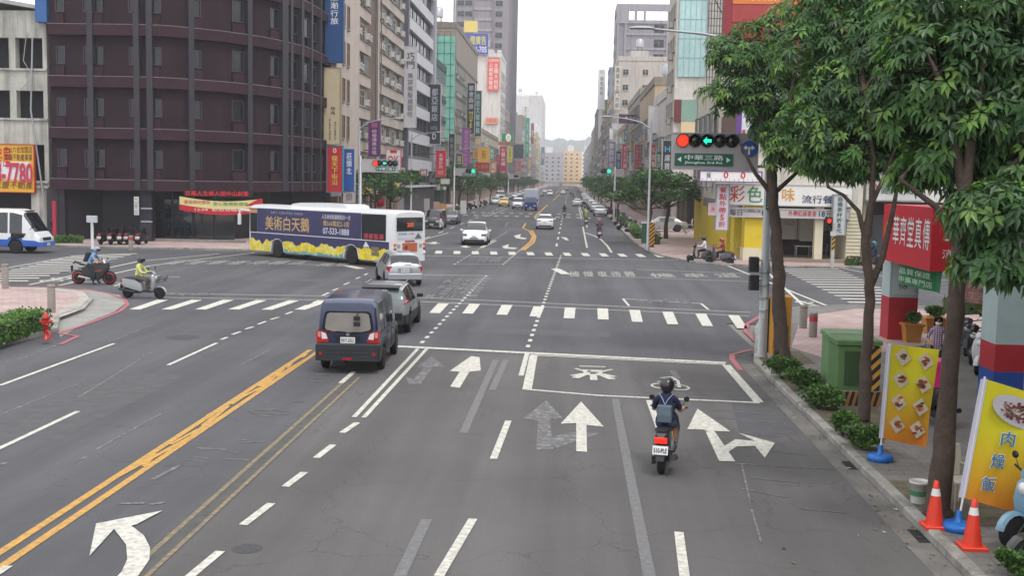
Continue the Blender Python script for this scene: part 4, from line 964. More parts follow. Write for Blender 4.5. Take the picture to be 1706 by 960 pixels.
# ================================================================ signs, poles, signals, street furniture
K = 'ink'
S = ssign
S('vertical_hotel_sign', 'tall navy vertical sign with four white characters above the beige one', (543, -70), (571, 103), 95.6, '1f4a80', [('康瀚行旅', .28, .36, .72, .66, 'e8ebee', V)], .5, wall=LX, frame='2a4d78')
S('vertical_restaurant_sign', 'long cream vertical sign with two brown characters below the navy one', (540.5, 113), (566, 240), 95.3, 'c4b596', [('林肉', .35, .38, .75, .5, '3a2418', V), ('炭火燒肉火鍋料理', .3, .05, .42, .34, '6b543a', V), ('燒肉火鍋專門店', .65, .05, .77, .3, '6b543a', V)], .5, wall=LX, frame='8f8468')
S('vertical_restaurant_sign', 'red and teal vertical sign with yellow characters at the dark block corner', (545, 243), (570, 320), 94.8, 'b8232c', [('龍天下街沿', .22, .14, .78, .8, 'e3c45a', V), ('0', .3, .85, .7, .96, 'd8d4c8')], .5, frame='2f8aa0')
S('vertical_shop_sign', 'blue vertical sign with three white brush characters beside the red and teal one', (573, 248), (590, 318), 96, '1f4f9c', [('莊頭北', .25, .38, .75, .92, 'e8ebf0', V)], .4, wall=LX)
S('notice_board', 'light grey lettered board below the blue brush-lettered sign', (573, 319), (590, 337), 96, 'b5b3b0', [('營業時間', .2, .1, .8, .9, '77757a')], .3)
S('vertical_shop_sign', 'purple vertical sign with pale characters behind the left lamp post', (615, 202), (632, 260), 112, '5c2a62', [('結婚禮車出租', .28, .04, .72, .78, 'd8c0d8', V), ('囍', .2, .83, .8, .97, 'c06a8c')], .4, wall=LX, frame='6d3a70')
S('convenience_store_sign', 'square white and red OK sign above the left traffic light', (644, 249), (667, 285), 124, 'ddd8d8', [('OK', .08, .3, .92, .72, 'c62334'), ('-', .02, .84, .98, .97, 'c62334'), ('-', .02, .04, .98, .15, '2f4f8c')], .4, frame='c05060')
S('vertical_school_sign', 'long white vertical sign with dark brush characters high on the dark fin', (674, 77), (692, 212), 139.3, 'c3c2c6', [('巧門', .2, .72, .85, .93, '2c2a2e', V), ('美容美髮補習班', .28, .12, .75, .68, '6a686e', V)], .5, wall=LX)
S('vertical_hotel_sign', 'black vertical hotel sign with white characters next to the grey banded block', (713, 140), (733, 240), 166, '20242e', [('都亞飯店', .3, .38, .78, .94, 'aab0bc', V), ('HOTEL', .25, .24, .8, .3, '8a90a0'), ('D', .4, .08, .7, .18, 'c0c4cc')], .6, wall=LX)
S('vertical_clinic_sign', 'red vertical sign with white characters low beneath the black hotel sign', (727, 251), (742, 294), 158, 'b52233', [('永健診所', .3, .3, .7, .9, 'e3c8c8', V), ('內兒科', .2, .06, .8, .24, 'd8a8a8')], .4, wall=LX, frame='c26a70')
S('vertical_shop_sign', 'narrow black vertical sign with faint grey characters beside the red clinic one', (748, 223), (757, 275), 180, '26282a', [('新寶通訊', .2, .1, .8, .9, '8a8c8a', V)], .4, wall=LX)
S('vertical_motel_sign', 'black vertical sign reading MOTEL under four white characters', (779, 138), (790, 223), 216, '1f2428', [('都會商旅', .18, .48, .82, .96, 'b8bec4', V), ('MOTEL', .3, .04, .78, .45, 'c9b850', V)], .6, wall=LX)
S('vertical_clock_sign', 'dark green vertical sign with pale characters touching the black MOTEL one', (791, 151), (801, 227), 221, '1f4a48', [('信忠文龍機構', .22, .05, .78, .95, 'b0c8c4', V)], .6, wall=LX)
S('vertical_shop_sign', 'pink framed purple vertical sign in front of the brown cage-windowed block', (770, 213), (782, 281), 203, '6a4a7a', [('鑽石珠寶手錶買賣', .28, .05, .75, .95, 'b86a98', V)], .5, wall=LX, frame='a84a72')
S('vertical_shop_sign', 'small blue vertical sign with yellow characters behind the second left signal', (760, 256), (770, 284), 188, '2b3a86', [('當舖', .2, .15, .8, .9, 'd9c04a', V)], .4, wall=LX, frame='cdb84a')
S('vertical_shop_sign', 'orange and white striped little sign below the dark green vertical one', (792, 229), (801, 242), 226, 'c98a3a', [('III', .1, .1, .9, .9, 'd8d2c0')], .4)
S('square_shop_sign', 'yellow square sign with brown characters below the MOTEL sign', (797, 245), (815, 270), 236, 'd9a83a', [('立可', .2, .2, .8, .8, '8a4a20', V)], .5, wall=LX)
S('square_shop_sign', 'yellow-brown sign partly behind the yellow square one', (789, 248), (797, 264), 240, 'c98f3a', [('全', .2, .2, .8, .8, '9a5a20')], .5)
S('square_shop_sign', 'plain red sign under the yellow square one', (793, 269), (815, 286), 242, 'a8322c', [('大賣場', .1, .3, .9, .7, 'd08060')], .5)
S('vertical_hotpot_sign', 'red vertical sign with four white characters above the far left trees', (833, 244), (843, 292), 312, 'a8283c', [('七賢火鍋', .2, .32, .8, .95, 'e6d6d8', V), ('ooo', .15, .08, .85, .14, 'd8b0b8')], .6, wall=LX, frame='b5626c')
S('vertical_shop_sign', 'pinkish red vertical sign right beside the white-lettered hotpot one', (826, 258), (832.6, 300), 315, 'a85058', [('鍋物', .2, .6, .8, .95, 'c88a8c', V)], .6)
S('vertical_shop_sign', 'yellow vertical sign with green characters beside the white-lettered hotpot one', (846, 244), (853, 270), 325, 'c9c03c', [('房屋仲介', .2, .05, .8, .95, '3d7a40', V)], .6, wall=LX)
S('emblem_sign', 'green oblong sign with white disc and orange emblem over the left shop row', (836, 222), (855, 236), 330, '1f7a4c', [('●', .35, .02, .8, .98, 'e8ebe6'), ('吉', .44, .2, .71, .8, 'd9602c')], .8)
S('lattice_sign', 'brown latticed sign frame under the green emblem sign', (828, 236), (851, 242), 333, '8a6a52', [('IIIIIIIII', .05, .1, .95, .9, 'c05a40')], .6)
S('rental_banner', 'tall white banner bordered red with red characters on the blank white end wall', (813, 96), (831, 151), Y6-.5, 'd8564a', [('主國大出租', .55, .04, .9, .84, 'f0dad2', V), ('公寓套房電話', .1, .04, .45, .84, 'f0dad2', V), ('吉屋招租', .05, .88, .95, .97, 'f0dad2')], .15, frame='d98a78')
S('rental_banner', 'small orange lettered panel low on the blank white end wall', (809, 196), (829, 206), Y6-.5, 'e0a088', [('吉屋出租', .1, .15, .9, .9, 'c0452c')], .15, frame='d98a68')
S('rooftop_billboard', 'blue rooftop billboard with yellow characters and phone digits', (768, 55), (813, 90), Y6-1, '3b4a9c', [('間廣告', .35, .45, .92, .88, 'd6cf5a'), ('4-705', .5, .08, .95, .38, 'd8d8e0')], .6, frame='9a9ca8')
S('rooftop_sign_box', 'plain pale yellow box sign standing above the blue rooftop billboard', (773.5, 34), (795, 53), Y6-1, 'd8c468', [], 1.2)
for k, p in enumerate(((817, 84, 823, 94), (829, 83, 835, 96))):
    S('rooftop_sign_box', ['white rooftop sign box right of the blue billboard', 'white rooftop sign box farthest right of the blue billboard'][k], p[:2], p[2:], Y6+1, 'dedcd8', [('8', .3, .2, .7, .8, '77757a')], .6)
S('vertical_shop_sign', 'bright green vertical sign on the far left row, below the white lettered end wall', (876, 196), (881, 262), 500, '2c9c78', [('大飯店', .2, .1, .8, .9, 'b0d8c8', V)], 1)
S('wall_lettering', 'four dark characters mounted on the white end wall far left', (873, 177), (878, 196), ly(879)-.4, 'd6d4d2', [('國泰大樓', .2, .02, .8, .98, '55555a', V)], .2, fr=0)
for k, (p, c_, t, l) in enumerate([((856, 240, 872, 264), '3a4048', '', 'dark blue window-like signboard'), ((885, 205, 889, 240), '8a4a4c', '茶', 'dull maroon narrow sign'), ((892, 220, 896, 262), 'b0a878', '麵', 'dull mustard narrow sign'), ((902, 245, 907, 275), '5a7a8c', '車', 'blue grey narrow sign'), ((858, 268, 868, 286), 'b86a6c', '小吃', 'faded red low sign')]):
    S('vertical_shop_sign', l+' in the hazy far part of the left shop row', p[:2], p[2:], [470, 560, 640, 760, 480][k], c_, [(t, .2, .3, .8, .7, 'd0ccc8', V)] if t else [], 1)
# right-hand signs
S('vertical_hotel_sign', 'white slab sign with dark characters facing down the avenue, right of the sky gap', (997, 115), (1007, 182), ry(1005.5), 'dcdcdc', [('○', .25, .9, .75, .97, '6a6a70'), ('御宿商旅', .3, .35, .7, .82, '55555a', V)], .8, fr=0)
S('wall_lettering', 'column of dark characters on the beige end wall corner', (1025, 110), (1032, 182), Ya-.5, 'c8c2ba', [('高雄大立門市部', .15, .02, .85, .98, '4a4442', V)], .3, fr=0)
S('shop_sign', 'purple oblong sign with a white flower mark below the beige end wall', (1031, 190), (1062, 206), 240, '5a4458', [('✿', .3, .2, .5, .8, 'c8b8c8'), ('花藝', .55, .25, .9, .75, 'b8a8b8')], .8)
S('vertical_shop_sign', 'grey violet vertical sign with big pale characters over the far right trees', (1013, 236), (1024, 283), 250, '77728a', [('御宿商旅', .18, .04, .82, .96, 'd0d0dc', V)], .6, wall=RX)
S('vertical_shop_sign', 'navy vertical sign between the grey violet and the red one', (1027, 252), (1034, 283), 232, '2a3a72', [('電信', .2, .1, .8, .9, 'c8ccd8', V)], .6)
S('vertical_shop_sign', 'teal framed white sign above the navy one', (1032, 228), (1042, 239), 230, 'd0d8d4', [('T', .3, .2, .7, .8, '2f8a7c')], .6, frame='2f8a8c')
S('vertical_shop_sign', 'bright red vertical sign with white characters right of the navy one', (1037, 240), (1045, 283), 222, 'c8283a', [('七七火鍋', .25, .05, .8, .95, 'f0e0e0', V)], .6, wall=RX)
S('vertical_shop_sign', 'maroon vertical sign with rows of small characters', (1058, 241), (1070, 282), 176, '9c2a38', [('永和豆漿大王', .1, .06, .45, .95, 'c89a98', V), ('燒餅油條飯糰', .55, .06, .9, .95, 'c89a98', V)], .5, wall=RX)
S('wall_panel', 'mustard yellow wall panel behind the maroon sign', (1051, 226), (1067, 283), 190, 'c9a050', [], .6)
S('rooftop_billboard', 'big plain white billboard panel seen over the low shops right of the beige end wall', (1081, 176), (1104, 236), 137, 'dcd8d8', [], .4, frame='b8b4b4')
S('rooftop_awning', 'pale yellow sloping rooftop sheet beside the purple flower sign', (1052, 196), (1076, 206), 200, 'd8c8a0', [], 2)
S('vertical_bar_sign', 'black vertical sign with white characters and a blue H left of the big traffic light', (1105, 234), (1118, 300), 111, '22242c', [('H', .2, .72, .8, .86, '4aa0c0'), ('席首時', .2, .05, .8, .66, 'c8ccd0', V)], .4, wall=RX)
for k, (p, c_, t, l) in enumerate([((1003, 232, 1009, 260), '6a6a72', '樓', 'slate narrow sign'), ((992, 240, 997, 270), 'a89c88', '行', 'dull buff narrow sign'), ((1046, 250, 1050, 280), '3d5a8c', '口', 'thin blue sign'), ((1020, 205, 1030, 216), 'b0b8bc', '屋', 'pale small square sign'), ((1074, 220, 1080, 262), '8c8a7c', '租', 'olive thin sign')]):
    S('vertical_shop_sign', l+' among the far right shop signs', p[:2], p[2:], [300, 420, 205, 245, 150][k], c_, [(t, .2, .3, .8, .7, 'd8d4d0', V)], .8)
MS = [(1071, 207, 1079, 217, 160, '8fa8b8', '眼', 'small pale blue square sign over the right shops, nearest the white billboard'), (1086, 240, 1091, 284, 133, 'a8402f', '牛肉麵', 'brick red narrow vertical sign below the white billboard'), (1094, 252, 1100, 290, 128, '3f6f55', '茶行', 'leaf green vertical sign below the white billboard'), (1047, 214, 1052, 224, 215, 'c8a83c', '金', 'tiny mustard square sign over the right shops'),
      (1075, 262, 1080, 290, 150, 'c0c4c8', '診所', 'white vertical sign with two characters low on the right row'), (1010, 262, 1014, 284, 270, '4a6a9c', '銀', 'small blue upright sign in the hazy right row'), (1043, 286, 1052, 292, 200, 'd0b8b0', '洗車', 'pale pink oblong sign above the right pavement trees'),
      (735, 298, 748, 306, 150, 'c9c6c0', '早餐', 'white shop sign low behind the small left trees'), (752, 300, 762, 309, 172, 'b04a58', '飲料', 'rose shop sign low behind the second signal pole'), (818, 268, 825, 296, 290, 'c87a3c', '燒臘', 'orange vertical sign left of the hotpot signs'), (805, 288, 816, 296, 245, 'd8d0b8', '藥局', 'cream oblong sign low above the far left trees'), (765, 288, 771, 306, 182, '2f6a8c', '水', 'teal blue upright sign just right of the second left signal'), (700, 282, 712, 292, 150, '8a3a3a', '麻辣', 'dark red oblong sign beneath the grey banded block')]
MS += [(1016, 214, 1021, 232, 258, 'd3d6da', '商', 'snow white vertical sign above the grey violet one'), (1049, 254, 1054, 284, 196, 'e0dcd0', '書局', 'ivory vertical sign right of the bright red one'), (1040, 214, 1046, 236, 226, '3f7f8c', '牙醫', 'peacock blue vertical sign above the bright red one'), (1082, 246, 1085, 280, 141, '5b4a8c', '鐘', 'thin violet vertical sign left of the brick red one'), (1006, 262, 1009, 282, 310, 'b83c44', '餐', 'thin scarlet upright in the hazy right row'), (1069, 222, 1073, 238, 165, 'c07a30', '米', 'thin orange upright above the maroon sign'), (1000, 266, 1003, 282, 380, 'c9cdd2', '冊', 'faint grey upright farthest down the right row'), (1088, 222, 1093, 236, 136, '2f4f7f', '網', 'royal blue little sign on the white billboard edge'),
      (808, 228, 814, 243, 232, 'b8b4aa', '麵包', 'stone grey vertical sign above the yellow square one'), (817, 246, 822, 266, 284, '3f8c74', '眼鏡', 'sea green vertical sign left of the hotpot signs'), (821, 270, 826, 292, 300, 'd6ccb0', '豆花', 'wheat coloured vertical sign beside the hotpot signs'), (743, 262, 747, 280, 166, '4a5a9c', '電', 'thin indigo upright right of the red clinic sign'), (868, 250, 872, 280, 440, 'a04048', '旅', 'crimson upright past the dark blue signboard'), (870, 214, 874, 240, 455, '8c9aa8', '大樓', 'steel grey upright before the white lettered end wall'), (880, 262, 884, 284, 540, 'c08c50', '店', 'sand orange upright under the bright green sign'), (655, 290, 668, 300, 127, '2f6f4f', '水果', 'bottle green oblong sign just below the left traffic light')]
for m_ in MS: S('shop_sign', m_[7], m_[:2], m_[2:4], m_[4], m_[5], [(m_[6], .15, .1, .85, .9, 'e0dcd4', m_[3]-m_[1] > m_[2]-m_[0])], .5)
# estate agent sign on the ruin
S('estate_agent_sign', 'yellow and white estate agent sign with large phone digits on the derelict building', (-40, 240), (57, 320), 77.0, 'd9a72e', [('信義房屋', .02, .52, .6, .95, 'c02a2c'), ('中山六合加盟店', .5, .83, .98, .97, '5a3a1c'), ('凱璇不動產事業', .5, .67, .98, .81, '5a3a1c'), ('永慶不動產', .3, .06, .98, .22, '6a4a20')], .2, inner=('dcd8da', .26, .64), frame='b5402c')
b = MB(); A_ = aty(-30, 305, 76.93); B_ = aty(54, 271, 76.93); b.text('788-7780', (A_.x, A_.y-.01, A_.z), (1, 0, 0), (0, 0, 1), B_.x-A_.x, B_.z-A_.z, C('b8324a', K), off=.03)
o_ = [o for o in COL.objects if o.name.startswith('estate_agent_sign')][0]; pl = kids(o_)[0]; o2 = b.obj('phone_number', None); o2.parent = pl; o2.location = -Vector(o_.location)
# red welcome banner on the dark corner block
def banner():
    A, B = aty(299, 327, 75.6), aty(437, 346, 77.2); root = thing('cloth_banner', 'red and yellow lettered cloth banner tied across the dark block entrance', 'banner', (A.x, A.y, 0))
    W_ = (B-A).length; ux = (Vector((B.x, B.y, 0))-Vector((A.x, A.y, 0))); W_ = ux.length; ux.normalize()
    b = MB(); z1, z0 = A.z, B.z
    n = 16
    top = [Vector(ux*W_*i/n)+Vector((0, 0, z1-.25*math.sin(PI*i/n)-.1*i/n)) for i in range(n+1)]; hgt = .92
    b.loft([[p, p-Vector((0, 0, hgt*.58))] for p in top][::-1], C('cfc48c', 'cloth'), cap=False, closed=False)
    b.loft([[p-Vector((0, 0, hgt*.58)), p-Vector((0, 0, hgt))] for p in top][::-1], C('b02430', 'cloth'), cap=False, closed=False)
    b.slab([(0, 0), (1.1, 0), (1.1, .5), (.9, .5)], top[-1]-ux*1.1-Vector((0, .02, .48)), ux, (0, 0, 1), .01, C('b02430', 'cloth'))
    b.text('寶島時尚餐飲', ux*.3+Vector((0, -.03, z1-.5)), ux, (0, 0, 1), 1.7, .26, C('b03a2c', K)); b.text('安心整療新環境', ux*2.2+Vector((0, -.03, z1-.6)), ux, (0, 0, 1), 2.3, .26, C('2f7a3c', K))
    b.text('12:04  歡迎蒞臨體驗', ux*1.0+Vector((0, -.03, z1-.98)), ux, (0, 0, 1), 3.6, .22, C('e0d0c0', K)); b.obj('fabric', root)
    b = MB()
    for p in (top[0], top[-1]): b.tube([(p.x, p.y+.05, p.z-1.0), (p.x, p.y+.05, p.z+.12)], .03, BLACK, 6)
    b.obj('pole', root)
banner()

# ---- masts
def lens(b, c, r, m, dark=BLACK):
    b.lathe([(r*1.12, -.0), (r*1.12, -.02)], dark, 16, 'Y', c); b.lathe([(r, 0), (r*.7, -.03), (.001, -.045)], m, 16, 'Y', (c[0], c[1]-.022, c[2]))
    rings = []
    for d in (0, -.2):
        rings.append([(c[0]+r*1.18*math.cos(a), c[1]+d, c[2]+r*1.18*math.sin(a)) for a in [R(-20+220*k/10) for k in range(11)]])
    b.loft(rings, dark, cap=False, closed=False)
LR = mat('signal_red_lit', 'ff3a20', .4, var=0, emit=1.1); LG = mat('signal_green_lit', '20f0c0', .4, var=0, emit=1.0); LO = mat('signal_dark_lens', '15181c', .2, var=0, coat=.4)
PANEL = mat('signal_panel', 'a5a0a2', .6, var=.05)
GREEN = mat('street_sign_green', '0f5c46', .5, var=.03); WINK = C('dfe3e0', K)
def mast(label, base, pw, Y, box, lamps, sign=None, H=None, r=.11, group='traffic signal masts'):
    """base = (px of pole), box = panel corners in the photograph at depth Y, lamps = [(px, state)]"""
    P = aty(base, 350, Y); root = thing('traffic_signal_mast', label, 'traffic light', (P.x, Y, .12), 0, group)
    A, B = aty(box[0], box[1], Y), aty(box[2], box[3], Y); ox, oz = P.x, .12
    H = H or A.z+.2
    b = MB(); b.lathe([(r*1.7, 0), (r*1.7, .05), (r, .06), (r*.85, H-oz), (r*.4, H-oz+.04)], GALV, 14); b.obj('pole', root)
    b = MB(); b.box(A.x-ox, -.06, B.z-oz, B.x-ox, .0, A.z-oz, PANEL); zm = (A.z+B.z)/2-oz
    f = .03
    for q in ((A.x-ox, B.z-oz-f, B.x-ox, B.z-oz), (A.x-ox, A.z-oz, B.x-ox, A.z-oz+f)): b.box(q[0], -.08, q[1], q[2], .02, q[3], GALV)
    far_ = A.x-ox if abs(A.x-ox) > abs(B.x-ox) else B.x-ox
    b.obj('back_panel', root)
    b = MB(); b.tube([(0, .06, A.z-oz-.1), (far_*.96, .06, A.z-oz-.06)], .05, GALV, 8); b.tube([(0, .06, B.z-oz+.1), (far_*.9, .06, B.z-oz+.06)], .04, GALV, 8); b.obj('arm', root)
    zl = A.z-(A.z-B.z)*lamps[0][2] if len(lamps[0]) > 2 else A.z-(A.z-B.z)*.25
    rr = lamps[0][3] if len(lamps[0]) > 3 else .16
    for L_ in lamps:
        q = aty(L_[0], 300, Y); b = MB(); s_ = L_[1]
        lens(b, (q.x-ox, -.082, zl-oz), rr, {'r': LR, 'g': LG, 'o': LO, 'a': LO}[s_])
        if s_ == 'a': b.slab([(-.8, 0), (-.1, .75), (-.1, .3), (.8, .3), (.8, -.3), (-.1, -.3), (-.1, -.75)], (q.x-ox, -.165, zl-oz), (rr*.9, 0, 0), (0, 0, rr*.9), .005, LG)
        b.obj('signal_lamp', root)
    if sign:
        C_, D_ = aty(sign[0], sign[1], Y), aty(sign[2], sign[3], Y); w_, h_ = D_.x-C_.x, C_.z-D_.z
        b = MB(); b.box(C_.x-ox, -.09, D_.z-oz, D_.x-ox, -.062, C_.z-oz, GREEN); x0, z0 = C_.x-ox, D_.z-oz
        b.text(sign[4], (x0+w_*.17, -.094, z0+h_*(.46 if sign[5] else .15)), (1, 0, 0), (0, 0, 1), w_*.66, h_*(.42 if sign[5] else .7), WINK, off=.02)
        if sign[5]:
            b.text(sign[5], (x0+w_*.17, -.094, z0+h_*.1), (1, 0, 0), (0, 0, 1), w_*.66, h_*.26, WINK, off=.02)
        for s_ in (-1, 1):
            cx = x0+w_*(.5+.42*s_); b.slab([(s_*.035*w_, 0), (-s_*.03*w_, h_*.22), (-s_*.03*w_, -h_*.22)], (cx, -.094, z0+h_*.5), (1, 0, 0), (0, 0, 1), .002, WINK)
        b.obj('street_name_sign', root)
    return root, P
T1, P1_ = mast('big grey traffic signal mast lit red and green arrow over the near right kerb', 1279, 0, 31.7, (1119, 222, 1262, 283), [(1135, 'r', .2, .16), (1155, 'o'), (1175, 'a'), (1196, 'o'), (1216, 'o')], (1124, 255, 1220, 277, '中華三路', 'Jhonghua 3rd Rd.'), H=6.6, r=.13)
b = MB(); q = aty(1247, 248, 31.7); ox, oz = q.x-P1_.x, q.z-.12; b.lathe([(.22, 0), (.22, -.02)], mat('mandatory_blue', '1f4fa0', .5), 24, 'Y', (ox, -.09, oz))
for s_ in (-1, 1): b.slab([(s_*.16, .03), (s_*.07, .1), (s_*.07, .05), (0, .05), (0, .01), (s_*.07, .01), (s_*.07, -.04)], (ox, -.113, oz), (1, 0, 0), (0, 0, 1), .002, WINK)
b.slab([(-.025, -.16), (.025, -.16), (.025, .03), (-.025, .03)], (ox, -.113, oz), (1, 0, 0), (0, 0, 1), .002, WINK); b.obj('mandatory_sign', T1)
b = MB(); q = aty(1277, 320, 31.5); q2 = aty(1291, 350, 31.5); b.box(q.x-P1_.x, -.2, q2.z-.12, q2.x-P1_.x, -.16, q.z-.12, GREEN); b.text('2nd', (q.x-P1_.x+.03, -.205, q2.z-.05), (1, 0, 0), (0, 0, 1), .16, .12, WINK); b.obj('street_name_sign', T1)
b = MB()
for x_, z_ in ((-.32, 2.35), (-.3, 1.85), (.34, 2.3), (.36, 1.8)): b.bbox(x_-.13, -.15, z_, x_+.13, .12, z_+.42, BLACK, .02)
b.box(-.3, -.03, 2.1, .3, .03, 2.16, GALV); b.box(-.3, -.03, 2.66, .3, .03, 2.7, GALV); b.obj('pedestrian_signal', T1)
b = MB()
for k in range(4): b.tube([(.15*math.cos(a_), .15*math.sin(a_), 1.2+k*.35+.02*a_) for a_ in [i_*PI/6 for i_ in range(13)]], .008, BLACK, 4)
b.obj('cable_tie', T1)
mast('left signal mast at the far corner, lit red with green arrow', 600, 0, 87, (603, 265, 664, 287), [(626, 'r', .3, .2), (632, 'o'), (641, 'a'), (650, 'o'), (658, 'o')], (626, 278, 659, 285, '中華三路', None), r=.13)
mast('left signal mast showing green at the second junction', 756, 0, 160, (757, 280, 792, 293), [(779, 'o', .35, .28), (783, 'o'), (788, 'g')], (770, 288, 790, 292, '七賢二路', None), r=.14)
mast('right signal mast showing green over the parked scooters', 1023, 0, 140, (1000, 281, 1040, 294), [(1004, 'o', .3, .26), (1008, 'o'), (1014, 'g')], (1003, 290, 1026, 294, '七賢二路', None), r=.14)
mast('pale unlit signal mast far along the left pavement', 846, 0, 272, (847, 290, 866, 298), [(858, 'o', .4, .3), (862, 'o')], None, r=.16)

def lamp(label, x, y, h, arm, dirx, group='street lamps'):
    root = thing('street_lamp', label, 'street lamp', (x, y, .12), 0, group)
    b = MB(); b.lathe([(.16, 0), (.16, .3), (.1, .35), (.07, h)], GALV, 12); b.obj('pole', root)
    b = MB(); b.tube([(0, 0, h-.6), (dirx*arm*.25, 0, h-.12), (dirx*arm*.6, 0, h+.1), (dirx*arm, 0, h+.22)], [.05, .045, .04, .03], GALV, 8); b.obj('arm', root)
    b = MB(); r_ = []
    for t, w_, d_ in ((0, .04, .03), (.15, .13, .06), (.5, .15, .07), (.72, .08, .03)):
        cx = dirx*(arm+t); r_.append([(cx, -w_, h+.24), (cx, 0, h+.24+d_), (cx, w_, h+.24), (cx, 0, h+.2)])
    b.loft(r_, C('9fa6a8'), smooth=False); b.obj('lamp_head', root); return root
lamp('grey street lamp whose arm reaches over the road above the big signal', 5.85, 34.0, 9.0, 3.5, -1)
lamp('street lamp with its arm over the road beside the red and teal sign', aty(598.5, 300, 88).x, 88, hz(600, 195, 88)-.4, 2.6, 1)
lamp('left street lamp between the grey banded block and the small trees', aty(685, 300, 117).x, 117, hz(685, 225, 117), 2.5, 1)
lamp('left street lamp at the second junction', aty(757, 300, 161.5).x, 161.5, hz(757, 248, 161.5), 4, 1)
lamp('thick right street lamp rising from the clipped hedge', aty(1079, 400, 79.5).x, 79.5, hz(1083, 204, 79.5), 2.7, -1)
lamp('right street lamp above the far trees', 5.8, 192, hz(1000, 262, 192), 3, -1)
lamp('far left street lamp in the hazy tree row', -16.3, 345, 10, 3, 1)
lamp('far right street lamp in the hazy tree row', 5.8, 300, 10, 3, -1)
# small posts, bollards, cabinets
def post(name, label, cat, px, py, h, r, col, head=None):
    g = gp(px, py, .12); root = thing(name, label, cat, g); b = MB(); b.lathe([(r*1.3, 0), (r*1.3, .04), (r, .05), (r, h)], C(col), 10); b.obj('post', root)
    if head: head(root, h)
    return root
def whitebox(root, h): b = MB(); b.bbox(-.32, -.08, h-.42, .32, .1, h, C('b9bdc0'), .02); b.obj('box', root)
post('sign_post', 'white steel post with a grey box on top at the far left corner', 'post', 154, 415, 2.05, .09, 'b5b8ba', whitebox)
gg = 'concrete bollards on the corners'
BOLL = mat('bollard_stone', '8d857e', .85, var=.18, vs=14, bump=.4)
def bollard(label, px, py, band=False, h=.78):
    g = gp(px, py, .12); root = thing('bollard', label, 'bollard', g, 0, gg); b = MB(); b.lathe([(.13, 0), (.13, h-.03), (.11, h)], BOLL, 16); b.obj('post', root)
    if band: b = MB(); b.lathe([(.133, h-.28), (.133, h-.12)], C('b8323c'), 16); b.obj('red_band', root)
    if 1: b = MB(); b.lathe([(.134, h-.1), (.134, h-.07)], C('6b645e'), 16); b.obj('groove', root)
bollard('stone bollard left of the two by the big signal, without red tape', 1338, 547); bollard('stone bollard with a red taped top by the big signal', 1354, 562, True)
bollard('stone bollard at the left picture edge on the pink corner', 9, 481, False, 1.0); bollard('stone bollard behind the red hydrant', 86, 521, False, .95); bollard('stone bollard with a reddish cap before the parked scooters at the dark block', 218, 417, True, .9)
def hydrant():
    g = gp(77, 566, .12); root = thing('fire_hydrant', 'red fire hydrant standing in the clipped hedge', 'hydrant', g); root.scale = (.85,)*3; m = mat('hydrant_red', 'b8231f', .4, var=.08, coat=.3)
    b = MB(); b.lathe([(.13, 0), (.13, .04), (.075, .06), (.075, .46), (.11, .48), (.11, .52), (.09, .54), (.09, .68), (.12, .7), (.12, .73), (.1, .8), (.05, .87), (.03, .93), (.001, .94)], m, 16); b.obj('barrel', root)
    for k, (a, rr) in enumerate(((0, .04), (PI, .04), (PI*1.5, .055))):
        b = MB(); c_, s_ = math.cos(a), math.sin(a); b.tube([(c_*.07, s_*.07, .6), (c_*.17, s_*.17, .6)], rr, m, 10); b.tube([(c_*.17, s_*.17, .6), (c_*.2, s_*.2, .6)], rr*1.25, m, 6); b.obj('outlet_cap', root)
    b = MB(); b.tube([(.05, -.05, .3), (.16, -.1, .25), (.18, -.11, .05)], .035, m, 8); b.obj('side_pipe', root)
hydrant()
def cabinet(label, p0, p1, px_top, c, door='', depth=.55, Yo=0, base=.12, name='control_cabinet', twotone=None):
    g = gp(p0[0], p0[1], .12); x1 = aty(p1, p0[1], g.y).x; z1 = aty(p0[0], px_top, g.y).z; root = thing(name, label, 'utility box', g); W_ = x1-g.x; H_ = z1-.12
    m = mat('cabinet_'+c, c, .5, var=.08, vs=2, stain='5a5248', sa=.4, ss=2)
    b = MB(); b.bbox(0, 0, .12, W_, depth, H_, m, .015); b.obj('body', root); b = MB(); b.box(-.03, -.03, 0, W_+.03, depth+.03, .119, CONC); b.obj('plinth', root)
    b = MB(); b.box(.04, -.018, .2, W_-.04, -.002, H_*.66, m); b.box(.04, -.018, H_*.68, W_-.04, -.002, H_-.08, m); b.obj('door', root)
    b = MB(); b.box(W_-.1, -.04, H_*.45, W_-.07, -.019, H_*.55, CHROME); b.obj('handle', root)
    return root, W_, H_
cabinet('tall yellow roadside control cabinet behind the first street tree', (1285, 600), 1316, 494, 'c98f2c')
cabinet('narrow dark green cabinet touching the tall yellow one', (1267, 594), 1280, 497, '1f4a3c', depth=.4)
def hazard(b, W_, H_, o, ux, uz, n=5, c1='c9992c', c2='1c1c1c', slant=.5):
    b.slab([(0, 0), (W_, 0), (W_, H_), (0, H_)], o, ux, uz, .01, C(c1)); st_ = H_/n
    nn = Vector(ux).cross(Vector(uz)).normalized()*.003
    for i in range(-n, n*2):
        a = [(0, i*st_), (0, i*st_+st_*.5), (W_, i*st_+st_*.5+W_*slant*2), (W_, i*st_+W_*slant*2)]
        # clip against the panel height
        out = []
        for k in range(4):
            p, q = a[k], a[(k+1) % 4]
            def ins(v): return 0 <= v[1] <= H_
            pts = [0.0, 1.0]
            for lim in (0, H_):
                if (p[1]-lim)*(q[1]-lim) < 0: pts.append((lim-p[1])/(q[1]-p[1]))
            for t in sorted(pts)[:-1] + ([] if 1 else []):
                v = (p[0]+(q[0]-p[0])*t, p[1]+(q[1]-p[1])*t)
                if -1e-6 <= v[1] <= H_+1e-6: out.append(v)
        if len(out) > 2: b.slab(out, Vector(o)+nn, ux, uz, .002, C(c2))
